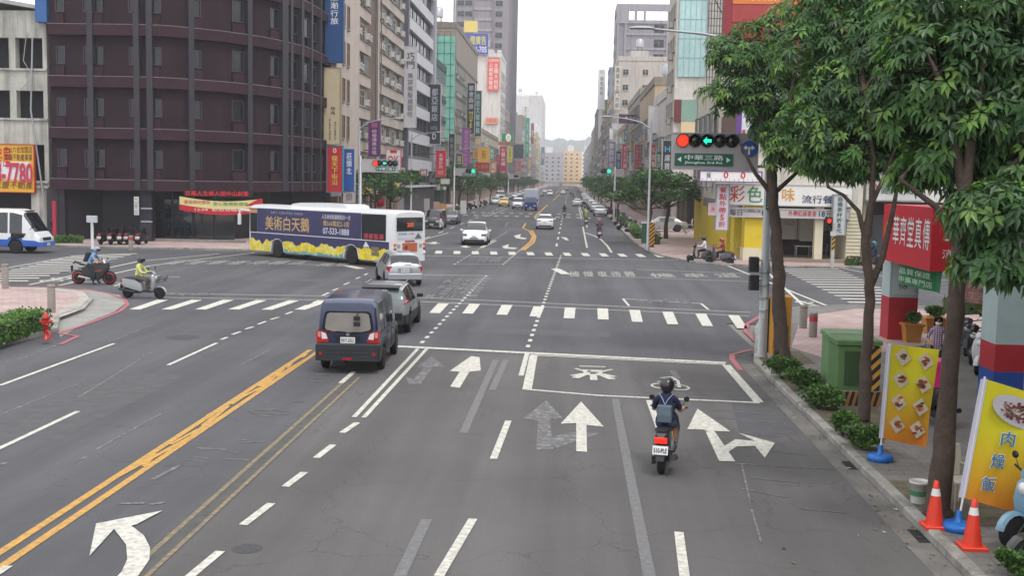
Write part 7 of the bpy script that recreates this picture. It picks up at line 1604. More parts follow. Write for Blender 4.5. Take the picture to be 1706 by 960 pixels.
def truck():
    root = thing('truck', 'blue cabbed lorry with a plain white cargo box facing the camera', 'truck', (aty(883, 353, 176).x, 180, 0), R(180)); bl = mat('truck_blue', '26408c', .35, coat=.4, var=.03)
    bx(root, 'cargo_box', -1.15, -3.6, .95, 1.15, 1.0, 3.35, mat('cargo_white', 'bfc4ca', .5, var=.04), .04)
    b = MB(); b.loft([[(x, y, z) for x, y in ((-w_, 1.15), (w_, 1.15), (w_, y1), (-w_, y1))] for z, w_, y1 in ((.45, .93, 2.7), (1.3, .95, 2.75), (2.0, .86, 2.4), (2.15, .8, 2.2))], bl); b.obj('cab', root)
    b = MB(); b.quad([(.8, 2.755, 1.33), (-.8, 2.755, 1.33), (-.75, 2.43, 1.98), (.75, 2.43, 1.98)], CARGLASS); b.quad([(.79, 2.76, 1.36), (-.79, 2.76, 1.36), (-.75, 2.46, 1.96), (.75, 2.46, 1.96)][::-1], CARGLASS); b.obj('windscreen', root)
    for s in (-1, 1): bx(root, 'side_window', s*.93, 1.5, 1.32, s*.955, 2.4, 1.8, CARGLASS); bx(root, 'headlight', s*.5, 2.73, .75, s*.8, 2.8, .92, CLEARLAMP, .01); bx(root, 'mirror', s*1.0, 2.6, 1.5, s*1.15, 2.7, 1.9, BLACK, .01)
    bx(root, 'front_bumper', -.93, 2.7, .4, .93, 2.85, .62, mat('truck_blue_dark', '1c3066', .4), .02); plate(root, 2.86, .44, 'KEF-0726', False); bx(root, 'chassis', -.5, -3.5, .5, .5, 2.0, .94, DARKMET)
    for s in (-1, 1):
        for yy in (-2.3, 1.95): wheel(root, s*.8, yy, .38, .24, s)
truck()
# --- city bus
def bus():
    ax = gp(574, 441)[:2]; hd = Vector((-4.94, 3.75)).normalized(); rz = math.atan2(hd.y, hd.x)-PI/2
    L, W_, H_ = 12.5, 2.55, 3.05; ya = -L/2+3.3; right = Vector((hd.y, -hd.x))
    pos = Vector(ax)-hd*ya+right*(W_/2-.02)+Vector((.35, .1)); root = thing('bus', 'white city bus with navy and yellow flower advertisement turning across the junction', 'bus', (pos.x, pos.y, 0), rz)
    wh = mat('bus_white', 'd9dadb', .35, var=.02, coat=.3); navy = mat('bus_navy', '2c2b58', .35, var=.03, coat=.3); yl_ = mat('bus_yellow', 'd9c52c', .4, var=.3, vs=3, stain='f0e8a0', sa=.8, ss=1.2); tl_ = mat('bus_teal', '5f9a9c', .4, var=.3, vs=3, stain='e4e8d8', sa=.7, ss=2); y0, y1 = -L/2, L/2; h = W_/2
    ysl = sorted([y0, y0+.06, y0+.25, y1-.3, y1-.08, y1]+[ya-.62+1.24*k/8 for k in range(9)]+[y1-2.75-.62+1.24*k/8 for k in range(9)]); wy2 = y1-2.75; rings = []
    for y in ysl:
        e = .14 if y in (y0, y1) else .03 if y in (y0+.06, y1-.08) else 0; zb = .32
        for wy in (ya, wy2):
            if abs(y-wy) <= .62: zb = max(zb, .48+math.sqrt(max(0, .62**2-(y-wy)**2))-.02)
        half = [(h-.15, zb), (h-e, zb+.02), (h-e, 1.3), (h-e-.02, H_-.35), (h-e-.1, H_-.1), (h-e-.35, H_), (.3, H_+.04)]; rings.append([(x, y, z-(.1 if e > .1 and z > 2.9 else 0)) for x, z in half]+[(-x, y, z-(.1 if e > .1 and z > 2.9 else 0)) for x, z in half[::-1]])
    b = MB(); b.loft([r_[::1] for r_ in rings], wh); o = b.obj('body', root); finish(o, 30)
    X = -h
    def side(name, pts, m, d): # panel on the left side; pts (y, z); viewed from -X the +Y end is at the left
        b = MB(); b.slab([(-p[0], p[1]) for p in pts], (X-d, 0, 0), (0, -1, 0), (0, 0, 1), d-.001 if d > .001 else .001, m); return b
    A0, A1 = y0+.28, y1-.15
    b = side('', [(A1-.75, 1.45), (A0+2.2, 1.45), (A0+2.2, 2.88), (A1-.75, 2.88)], navy, .012); b.obj('advert_panel', root)
    b = MB()
    def T(t, ya_, za, w_, h_, m): b.text(t, (X-.018, ya_, za), (0, -1, 0), (0, 0, 1), w_, h_, m, off=.015)
    gold = C('c9a86c', 'ink'); wt = C('d0cfd8', 'ink'); yy = A1-1.3
    T('ART CENTER PARK', yy-.7, 2.58, 3.0, .15, C('8c8aa0', 'ink')); T('美術白天鵝', yy-.2, 1.62, 4.0, .82, gold)
    T('人生美術館最輕鬆的一次', yy-5.3, 2.45, 2.4, .26, wt); T('價568萬起2-3房', yy-5.4, 2.05, 2.2, .32, gold); T('07-533-1888', yy-5.4, 1.6, 2.2, .36, wt); o = b.obj('advert_lettering', root)
    for nm, a_, c_ in (('driver_window', A1-.05, A1-.72), ('side_window', A0+2.16, A0+.25)):
        b = side(nm, [(a_, 1.42), (c_, 1.42), (c_, 2.86), (a_, 2.86)], CARGLASS, .014); b.obj(nm, root)
    b = MB(); T('港都客運', A0+2.0, 1.5, 1.6, .3, C('d0404c', 'ink')); b.obj('operator_lettering', root)
    # lower skirt: navy band with wheel cut-outs, yellow flowers in front of it
    def arch(z_lo, z_hi, ya_, yb_, m, d, wob=None):
        b = MB(); n = 260; top, bot = [], []
        for i in range(n+1):
            y = ya_+(yb_-ya_)*i/n; zl = z_lo
            for wy in (ya, wy2):
                if abs(y-wy) < .66: zl = max(zl, .48+math.sqrt(.66**2-(y-wy)**2))
            zt = z_hi if wob is None else max(zl+.02, wob(y)); zl = min(zl, z_hi-.01); bot.append((y, zl)); top.append((y, max(zt, zl+.005)))
        
        for i in range(n):
            if bot[i][1] > z_hi-.03 or bot[i+1][1] > z_hi-.03: continue
            if min(top[i][1]-bot[i][1], top[i+1][1]-bot[i+1][1]) > .03 or (wob is None and z_hi > 1.2): b.loft([[(X-d, p[0], p[1]), (X-d, q[0], q[1]), (X-.001, q[0], q[1]), (X-.001, p[0], p[1])] for p, q in ((bot[i], top[i]), (bot[i+1], top[i+1]))], m, cap=False)
        return b
    arch(.34, 1.40, A0+.0, A1-.1, navy, .01).obj('skirt_panel', root)
    arch(.34, 1.3, A0, A1-.02, yl_, .018, lambda y: .80+.22*abs(math.sin(y*1.9))+.14*noise.noise((y*3, 2, 1))+.05*noise.noise((y*11, 2, 1))).obj('flower_print', root)
    arch(.34, .8, A0+2.8, A1-2.0, tl_, .023, lambda y: .46+.2*max(0, noise.noise((y*1.6, 5, 1)))+.08*noise.noise((y*6, 2, 1))).obj('foliage_print', root)
    b = side('', [(A1, 1.40), (A0, 1.40), (A0, 1.44), (A1, 1.44)], wh, .03); b.obj('waist_rail', root)
    for z in (.72, .98): bx(root, 'vent_grille', X-.03, A0+.75, z-.12, X-.001, A0+1.35, z+.1, C('7a6a44'))
    b = MB(); b.slab([(-(A0+1.5), 1.05), (-(A0+2.0), 1.05), (-(A0+1.8), 1.36)][::1], (X-.032, 0, 0), (0, -1, 0), (0, 0, 1), .004, C('d8d8e0')); b.obj('triangle_logo', root)
    # rear face
    yb = y0-.0
    bx(root, 'rear_window', -1.0, yb-.03, 1.98, .98, yb+.02, 2.72, CARGLASS, .01); b = MB(); b.text('205', (-.24, yb-.036, 2.2), (1, 0, 0), (0, 0, 1), .5, .24, mat('led_orange', 'd9602c', .5, var=0, emit=.4), off=.02); b.obj('route_number', root)
    b = MB(); b.box(-.92, yb-.025, 1.55, .92, yb-.001, 1.92, C('c2c8cc')); b.slab([(.35, .0), (.9, 0), (.62, .3)], (0, yb-.03, 1.57), (1, 0, 0), (0, 0, 1), .003, C('5a5a60')); b.text('高雄捷運', (-.85, yb-.03, 1.78), (1, 0, 0), (0, 0, 1), .6, .1, C('3a5a7a', 'ink')); b.text('紅線接駁', (-.1, yb-.03, 1.78), (1, 0, 0), (0, 0, 1), .4, .1, C('b84a5a', 'ink')); b.obj('rear_advert', root)
    bx(root, 'brake_lamp', -.36, yb-.03, 1.4, .36, yb, 1.47, C('8c2c34')); b = MB(); b.box(-.55, yb-.03, .86, .55, yb-.001, 1.34, C('b5603c')); b.slab([(-.3+.12*math.cos(t), .24+.12*math.sin(t)) for t in [k*.5 for k in range(12)]], (0, yb-.034, .86), (1, 0, 0), (0, 0, 1), .002, C('6a3020')); b.obj('rear_panel_advert', root)
    b = MB(); b.box(-.18, yb-.03, .68, .18, yb-.001, .8, C('3f7a5c')); b.obj('number_plate', root)
    for s in (-1, 1):
        bx(root, 'rear_grille', s*.72, yb-.02, 1.08, s*.95, yb-.001, 1.28, C('9a9c9a'))
        for z, m_ in ((1.28, AMBER), (1.02, REDLAMP), (.78, CLEARLAMP)):
            b = MB(); b.lathe([(.09, 0), (.08, -.05), (.001, -.06)], m_, 14, 'Y', (s*(h-.16), yb-.0, z)); b.obj('taillight', root)
        b = MB(); b.tube([(s*(h-.1), y1-.1, 2.7), (s*(h+.3), y1+.35, 2.75), (s*(h+.35), y1+.4, 2.5)], .05, wh, 8); b.bbox(s*(h+.35)-.1, y1+.33, 1.85, s*(h+.35)+.1, y1+.47, 2.5, wh, .03); b.obj('mirror', root)
        for yy in (ya, wy2): wheel(root, s*(h-.17), yy, .48, .28, s, hub=GALV, spokes=8)
        bx(root, 'headlight', s*.8, y1-.05, .6, s*1.1, y1+.03, .8, CLEARLAMP, .01)
    bx(root, 'windscreen', -1.05, y1-.05, 1.1, 1.05, y1+.02, 2.5, CARGLASS); bx(root, 'destination_board', X-.018, A1-.72, 2.58, X-.015, A1-.06, 2.8, C('c08a5c'))
    b = MB(); b.loft([[(-.85, -2.2+e, z), (.85, -2.2+e, z), (.85, 2.9-e*2, z), (-.85, 2.9-e*2, z)] for z, e in ((H_+.0, 0), (H_+.16, .15), (H_+.24, .5))], wh); o = b.obj('roof_air_conditioner', root)
bus()
def minibus():
    fx = gp(61, 424); root = thing('minibus', 'white and blue minibus entering at the left picture edge', 'minibus', (fx.x-3.15, fx.y+1.3, 0), R(-90)); wh = mat('bus_white', 'd9dadb'); bl = mat('minibus_blue', '1f5ab0', .4, coat=.4, var=.03); h = 1.02; gls = CARGLASS
    st = [(-3.2, .5, 1.2, 2.3, .9, .8), (-3.1, .4, 1.2, 2.5, 1.0, .88), (-2.6, .38, 1.2, 2.58, 1.03, .9), (1.6, .38, 1.18, 2.58, 1.03, .9), (2.2, .38, 1.15, 2.42, 1.02, .88), (2.9, .38, 1.1, 1.25, 1.0, .85), (3.1, .42, .95, 1.0, .95, .8), (3.18, .5, .8, .82, .88, .7)]
    car_shell(root, st, (-2.0, 1.75), .38, {(-2.9, -1.5): 'side', (-1.42, .0): 'side', (.08, 1.3): 'side', (1.4, 2.15): 'side', (2.22, 2.88): 'front'}, paint_m=wh, lower=bl)
    bx(root, 'front_bumper', -.95, 2.95, .4, .95, 3.25, .68, bl, .04); bx(root, 'grille', -.5, 3.1, .76, .5, 3.2, .94, BLACK)
    b = MB(); b.slab([(1.5, .78), (2.25, .95), (2.4, 1.2), (1.5, 1.2)], (h+.015, 0, 0), (0, 1, 0), (0, 0, 1), .02, gls); b.obj('lower_side_window', root)
    for s in (-1, 1):
        bx(root, 'headlight', s*.58, 3.1, .78, s*.88, 3.19, .95, CLEARLAMP, .01)
        for yy in (-2.0, 1.75): wheel(root, s*.9, yy, .38, .24, s)
        b = MB(); b.tube([(s*.98, 2.6, 1.4), (s*1.2, 2.9, 1.6)], .02, BLACK, 5); b.bbox(s*1.2-.08, 2.86, 1.5, s*1.2+.08, 2.95, 1.85, BLACK, .01); b.obj('mirror', root)
    bx(root, 'roof_vent', -.5, 2.1, 2.44, .5, 2.25, 2.5, BLACK); plate(root, 3.26, .46, '816-V7', False)
minibus()

# --- scooters
def scooter(label, loc, rz, col, group=None, plate_t='510-PLE', basket=False, lit=False):
    root = thing('scooter', label, 'scooter', loc, rz, group); r = .225
    b = MB()
    sec = [(-.86, .60, .70, .05), (-.8, .5, .76, .11), (-.6, .42, .77, .16), (-.3, .34, .72, .175), (-.05, .28, .6, .16), (.02, .27, .36, .15)]
    b.loft([[(-w_, y, z0), (-w_*1.02, y, (z0+z1)/2), (-w_*.8, y, z1), (w_*.8, y, z1), (w_*1.02, y, (z0+z1)/2), (w_, y, z0)] for y, z0, z1, w_ in sec], PAINT); finish(b.obj('rear_body', root))
    b = MB(); b.loft([[(-w_, y, z), (-w_*.75, y, z+t), (w_*.75, y, z+t), (w_, y, z)] for y, z, w_, t in ((-.74, .765, .1, .03), (-.6, .77, .15, .05), (-.3, .73, .155, .07), (-.05, .68, .12, .07), (0, .66, .08, .03))], BLACK); finish(b.obj('seat', root))
    b = MB(); b.bbox(-.17, -.02, .25, .17, .42, .32, BLACK, .015); b.obj('floorboard', root)
    b = MB(); b.loft([[(-w_, y-.04, z), (-w_*.7, y+.06, z), (w_*.7, y+.06, z), (w_, y-.04, z), (w_*.6, y-.07, z), (-w_*.6, y-.07, z)] for y, z, w_ in ((.36, .27, .17), (.44, .45, .2), (.47, .65, .21), (.44, .85, .17), (.40, .93, .12))], PAINT); finish(b.obj('leg_shield', root))
    b = MB(); b.loft([[(-w_, y0_, z), (0, y1_, z+.02), (w_, y0_, z)]+[(w_*.6, y0_-.1, z), (-w_*.6, y0_-.1, z)] for y0_, y1_, z, w_ in ((.46, .52, .93, .11), (.44, .5, 1.0, .13), (.4, .44, 1.06, .1))], PAINT); finish(b.obj('handlebar_cover', root))
    b = MB(); b.tube([(-.34, .32, 1.03), (-.15, .4, 1.0), (.15, .4, 1.0), (.34, .32, 1.03)], .017, BLACK, 6); b.obj('handlebar', root)
    for s in (-1, 1):
        b = MB(); b.tube([(s*.22, .38, 1.03), (s*.3, .36, 1.14)], .007, BLACK, 4); b.lathe([(.05, 0), (.055, .015), (.03, .03)], BLACK, 10, 'Y', (s*.32, .34, 1.18)); b.obj('mirror', root)
    b = MB(); b.lathe([(.085, 0), (.07, .03), (.001, .04)], mat('headlamp_lit', 'f4f4ff', .2, var=0, emit=1.4) if lit else CLEARLAMP, 14, 'Y', (0, .52, .8)); b.obj('headlight', root)
    b = MB(); b.bbox(-.11, -.9, .6, .11, -.84, .7, mat('tail_lit', 'e02a18', .3, var=0, emit=.6) if lit else REDLAMP, .01); b.obj('taillight', root)
    b = MB(); b.loft([[(-.09, -.8, .6), (.09, -.8, .6), (.09, -.7, .58), (-.09, -.7, .58)], [(-.07, -.96, .3), (.07, -.96, .3), (.07, -.93, .3), (-.07, -.93, .3)]], BLACK); b.obj('rear_mudguard', root)
    b = MB(); b.add([(-.135, -.935, .41), (.135, -.935, .41), (.135, -.9, .56), (-.135, -.9, .56), (-.135, -.915, .405), (.135, -.915, .405), (.135, -.88, .555), (-.135, -.88, .555)], [(0, 1, 2, 3), (7, 6, 5, 4), (0, 4, 5, 1), (3, 2, 6, 7), (0, 3, 7, 4), (1, 5, 6, 2)], WHITEPL); b.text(plate_t, (-.115, -.937, .44), (1, 0, 0), (0, .23, 1), .23, .085, C('1c2a3c', 'ink'), off=.02); b.obj('number_plate', root)
    b = MB(); b.tube([(.2, -.25, .26), (.22, -.45, .27), (.23, -.88, .38)], [.03, .055, .05], DARKMET, 10); b.obj('exhaust', root)
    b = MB(); b.box(-.17, -.7, .18, -.1, -.3, .32, DARKMET); b.box(-.09, -.5, .2, .12, -.1, .36, DARKMET); b.obj('engine', root)
    b = MB(); b.tube([(.08, .42, .45), (.08, .66, .22)], .02, DARKMET, 6); b.tube([(-.08, .42, .45), (-.08, .66, .22)], .02, DARKMET, 6); b.obj('fork', root)
    b = MB(); rg = []
    for k in range(8):
        a = R(10+150*k/7); rg.append([(x, .66+(.26+dz)*math.cos(a), .225+(.26+dz)*math.sin(a)) for x, dz in ((-.07, -.02), (-.04, .02), (.04, .02), (.07, -.02))])
    b.loft(rg, PAINT, cap=False); finish(b.obj('front_mudguard', root))
    for yy, wd in ((-.62, .12), (.66, .1)):
        b = MB(); b.lathe([(r*.55, -wd/2), (r*.9, -wd/2), (r, -wd/4), (r, wd/4), (r*.9, wd/2), (r*.55, wd/2)], RUBBER, 18, 'X'); o = b.obj('wheel', root); o.location = (0, yy, r)
        b = MB(); b.lathe([(r*.6, -wd*.3), (r*.6, wd*.3), (r*.5, wd*.25), (r*.5, -wd*.25), (r*.6, -wd*.3)], ALLOY, 16, 'X', cap=False)
        for k in range(5): a = 2*PI*k/5; b.tube([(0, .02*math.cos(a), .02*math.sin(a)), (0, r*.56*math.cos(a), r*.56*math.sin(a))], .018, ALLOY, 4)
        b.obj('rim', o)
    if basket:
        b = MB()
        for k in range(6): b.tube([(-.17+.068*k, .58, .62), (-.19+.076*k, .62, .86)], .006, BLACK, 4); b.tube([(-.17+.068*k, .85, .68), (-.19+.076*k, .92, .88)], .006, BLACK, 4); b.tube([(-.17+.068*k, .58, .62), (-.17+.068*k, .85, .68)], .006, BLACK, 4)
        for s in (-1, 1):
            for t in (0, .5, 1): b.tube([(s*(.17+.02*t), .58+.04*t, .62+.24*t), (s*(.17+.02*t), .85+.07*t, .68+.2*t)], .007, BLACK, 4)
        b.obj('front_basket', root)
    paint(root, col); return root
gn = gp(1103, 790)
SC1 = scooter('dark grey scooter with lit tail lamp ridden up the right lane toward the arrows', (gn.x+.1, gn.y+.6, 0), R(-11), '33343a', lit=True); SC1.scale = (.95,)*3
SC2 = scooter('silver scooter with a front basket crossing the near left corner', (gp(239, 497).x, gp(239, 497).y, 0), R(-93), '8e9194', basket=True, plate_t='JEU-418')
SCP = scooter('black scooter at the waiting spot before the far right corner, left of the pair', (gp(1168, 438).x, gp(1168, 438).y, 0), R(88), '1c1c20', plate_t='MLA-2216')
dup(SCP, (gp(1194, 441).x+.2, gp(1194, 441).y, 0), R(68), 'dark scooter with silver tail beside the black one at the far right corner', None, '3a3a40')
pr = 'scooters parked in front of the dark block'
for k, (px, c_) in enumerate(((163, '1a1a1e'), (179, '2c1418'), (194, '20222a'), (208, '2c2c30'), (226, '18181c'))):
    g = gp(px, 409, .12); dup(SCP, (g.x, g.y+1.2, .12), R(4*(k % 3-1)), ['black scooter farthest left', 'wine red scooter', 'blue-black scooter, middle one', 'charcoal scooter', 'black scooter touching the slate column'][k]+' in the row before the dark block', pr, c_)
pr2 = 'scooters parked along the right kerb'
row = [(1068, 389, 'a8aaae', 78), (1053, 384, '2a2a2e', 70), (1060, 379, '1c1c1f', 75), (1047, 376, '4a4c52', 68), (1052, 371, 'd0d0d2', 80), (1040, 368, '222226', 72), (1043, 364, '1a1a1c', 76), (1030, 360, '303238', 80), (1034, 357, '26262a', 75), (1024, 357, '5a2026', 70), (1020, 353, '202024', 78), (1015, 350, '88898c', 80)]
for k, (px, py, c_, a) in enumerate(row):
    g = gp(px-12, py); dup(SCP, (g.x, g.y, 0), R(a), '%s scooter parked askew at the right kerb, %s from the crosswalk' % (['silver grey', 'dark grey', 'black', 'slate', 'white', 'near black', 'coal black', 'blue grey', 'charcoal', 'dark red', 'black', 'pale grey'][k], ['first', 'second', 'third', 'fourth', 'fifth', 'sixth', 'seventh', 'eighth', 'ninth', 'tenth', 'eleventh', 'twelfth'][k]), pr2, c_)
g = gp(1094, 403, .12); dup(SCP, (g.x, g.y+.3, .12), R(10), 'white scooter standing on the pavement behind the square clipped hedge', None, 'd2d3d4')
g = gp(1160, 382, .12); dup(SCP, (g.x, g.y, .12), R(85), 'pale scooter with white helmet box by the yellow pillars', None, 'c4c2bc')
dup(SCP, (gp(1452, 447).x, gp(1452, 447).y, 0), R(95), 'black scooter crossing the side street behind the second tree trunk', None, '22242a')
dup(SCP, (gp(1472, 452).x+.4, gp(1472, 452).y+.4, 0), R(120), 'silver scooter waiting beside the black one across the side street', None, 'b0b2b8')
ar = 'scooters parked under the arcade'
for k, (px, py, c_, a) in enumerate(((1588, 590, '2a3c8c', 62), (1600, 603, '5a5c62', 66), (1610, 618, '1c1c20', 64), (1622, 634, 'd2d2d4', 60))):
    g = gp(px-2, py-12, .12); dup(SCP, (g.x+.35, g.y+.3, .12), R(a+90), ['blue scooter at the back', 'grey scooter, second from the back', 'black scooter, third from the back', 'white-fendered scooter at the front'][k]+' of the arcade row left of the blue-footed column', ar, c_)
g = gp(1688, 917, .12); SCB = scooter('pale metallic blue scooter facing the road at the right picture edge', (g.x+.6, g.y+.36, .12), R(116), '7399ac', plate_t='NPK-5531')
g = gp(1704, 954, .12); dup(SCP, (g.x+.66, g.y+.16, .12), R(104), 'black scooter front wheel in the bottom right corner', None, '1c1c1e')
g = gp(1560, 716, .12); SCD = dup(SCP, (g.x+.1, g.y+.9, .12), R(8), 'black delivery scooter parked behind the yellow food flag', None, '18181a')
root = thing('delivery_box', 'bright pink delivery box on the scooter behind the food flag', 'box', (g.x+.1, g.y+.28, .95)); pkm = mat('delivery_pink', 'c81f6c', .5, var=.05)
b = MB(); b.bbox(-.24, -.25, 0, .24, .25, .48, pkm, .02); b.obj('body', root); b = MB(); b.bbox(-.26, -.27, .4, .26, .27, .53, pkm, .02); b.obj('lid', root)
b = MB(); b.slab([(x*.12, z*.13) for x, z in [(math.cos(t), math.sin(t)) for t in [2*PI*k/20 for k in range(20)]]], (.06, -.252, .22), (1, 0, 0), (0, 0, 1), .004, C('d8d0d4')); b.slab([(x*.06, z*.07) for x, z in [(math.cos(t), math.sin(t)) for t in [2*PI*k/16 for k in range(16)]]], (.06, -.257, .22), (1, 0, 0), (0, 0, 1), .002, pkm); b.obj('emblem', root)
def sportbike():
    g = gp(157, 474); root = thing('motorcycle', 'black and red sport motorcycle with red wheel rims on the left crosswalk', 'motorcycle', (g.x, g.y, 0), R(-90)); r = .3; rd = mat('bike_red', 'b81c2a', .35, coat=.5); bk = mat('bike_black', '141416', .45, coat=.1)
    for yy, wd in ((-.68, .15), (.68, .11)):
        b = MB(); b.lathe([(r*.72, -wd/2), (r*.93, -wd/2), (r, -wd/4), (r, wd/4), (r*.93, wd/2), (r*.72, wd/2)], RUBBER, 22, 'X'); o = b.obj('wheel', root); o.location = (0, yy, r); b = MB(); b.lathe([(r*.76, -wd*.56), (r*.76, wd*.56), (r*.58, wd*.45), (r*.58, -wd*.45), (r*.76, -wd*.56)], rd, 20, 'X', cap=False)
        for k in range(6): a = 2*PI*k/6; b.tube([(0, .03*math.cos(a), .03*math.sin(a)), (0, r*.7*math.cos(a), r*.7*math.sin(a))], .015, DARKMET, 4)
        b.obj('rim', o)
    b = MB(); b.loft([[(-w_, y, z0), (-w_*1.1, y, (z0+z1)/2), (-w_*.6, y, z1), (w_*.6, y, z1), (w_*1.1, y, (z0+z1)/2), (w_, y, z0)] for y, z0, z1, w_ in ((-.5, .42, .72, .1), (-.3, .26, .8, .14), (-.05, .2, .82, .18), (.25, .22, .86, .19), (.45, .4, .94, .16), (.66, .66, .95, .09))], bk); finish(b.obj('fairing', root))
    b = MB(); 
    for s in (-1, 1): b.slab([(-.05, .45), (.3, .5), (.42, .66), (.1, .6)], (s*.19, 0, 0), (0, s*1, 0), (0, 0, 1), .02, rd)
    b.obj('fairing_stripe', root)
    b = MB(); b.loft([[(-w_, y, z), (-w_*.6, y, z+t), (w_*.6, y, z+t), (w_, y, z)] for y, z, w_, t in ((-.15, .78, .1, .06), (.05, .8, .16, .16), (.25, .8, .15, .16), (.38, .82, .08, .06))], bk); finish(b.obj('fuel_tank', root))
    b = MB(); b.loft([[(-w_, y, z), (-w_*.7, y, z+.06), (w_*.7, y, z+.06), (w_, y, z)] for y, z, w_ in ((-.85, .95, .05), (-.7, .9, .1), (-.45, .8, .13), (-.15, .78, .12))], BLACK); finish(b.obj('seat', root))
    b = MB(); b.add([(-.12, .52, .85), (.12, .52, .85), (.09, .42, 1.1), (-.09, .42, 1.1)], [(0, 1, 2, 3)], mat('clear_screen', '9aa4aa', .1, trans=.7, var=0)); b.obj('windshield', root)
    b = MB(); b.tube([(-.32, .3, .92), (0, .42, .92), (.32, .3, .92)], .016, BLACK, 6); b.obj('handlebar', root)
    for s in (-1, 1): b = MB(); b.tube([(s*.1, .45, .95), (s*.28, .5, 1.1)], .008, BLACK, 4); b.bbox(s*.3-.06, .47, 1.08, s*.3+.06, .5, 1.15, BLACK, .01); b.obj('mirror', root)
    b = MB(); 
    for s in (-1, 1): b.tube([(s*.09, .44, .88), (s*.09, .68, .3)], .025, DARKMET, 6); b.tube([(s*.1, -.1, .36), (s*.1, -.68, .3)], .03, ALLOY, 6)
    b.box(-.12, -.2, .25, .12, .2, .5, DARKMET); b.obj('frame', root)
    b = MB(); b.tube([(.16, -.1, .25), (.18, -.6, .35)], [.04, .06], ALLOY, 8); b.obj('exhaust', root); b = MB(); b.box(-.07, -1.0, .55, .07, -.95, .8, BLACK); b.box(-.11, -1.02, .5, .11, -1.0, .62, WHITEPL); b.obj('number_plate', root)
    b = MB(); b.bbox(-.07, -.92, .88, .07, -.86, .94, REDLAMP, .01); b.obj('taillight', root); b = MB(); b.bbox(-.1, .54, .76, .1, .58, .86, CLEARLAMP, .01); b.obj('headlight', root)
    return root
BK = sportbike()
# ================================================================ people
def skinned(name, J, E, mats, root_j='pelvis', sub=2):
    """J: joint -> (pos, radius or (rx, ry)); E: (a, b, material); grows one continuous body surface"""
    names = list(J); idx = {n: i for i, n in enumerate(names)}
    me = bpy.data.meshes.new(name); me.from_pydata([J[n][0] for n in names], [(idx[a], idx[b]) for a, b, _ in E], []); me.update()
    o = bpy.data.objects.new(name, me); COL.objects.link(o); o.modifiers.new('s', 'SKIN'); sub_ = o.modifiers.new('d', 'SUBSURF'); sub_.levels = sub; sub_.render_levels = sub
    if not me.skin_vertices:
        bm = bmesh.new(); bm.from_mesh(me); bm.verts.layers.skin.verify(); bm.to_mesh(me); bm.free()
    for n in names:
        v = me.skin_vertices[0].data[idx[n]]; r = J[n][1]; v.radius = (r, r) if not isinstance(r, tuple) else r; v.use_root = (n == root_j)
    bpy.context.view_layer.update(); dg = bpy.context.evaluated_depsgraph_get(); m2 = bpy.data.meshes.new_from_object(o.evaluated_get(dg)); o.modifiers.clear(); o.data = m2; bpy.data.meshes.remove(me)
    ml = []; 
    for _, _, m in E:
        if m not in ml: ml.append(m)
    m2.materials.clear()
    for m in ml: m2.materials.append(mats[m])
    segs = [(Vector(J[a][0]), Vector(J[b][0]), ml.index(m), (J[a][1] if not isinstance(J[a][1], tuple) else max(J[a][1])), (J[b][1] if not isinstance(J[b][1], tuple) else max(J[b][1]))) for a, b, m in E]
    mi = []
    for p in m2.polygons:
        c = p.center; best = (9e9, 0)
        for a, b_, k, ra, rb in segs:
            d = b_-a; t = max(0, min(1, (c-a).dot(d)/max(1e-9, d.length_squared))); q = (c-(a+d*t)).length/(ra+(rb-ra)*t)
            if q < best[0]: best = (q, k)
        mi.append(best[1])
    m2.polygons.foreach_set('material_index', mi); m2.polygons.foreach_set('use_smooth', [True]*len(mi)); return o
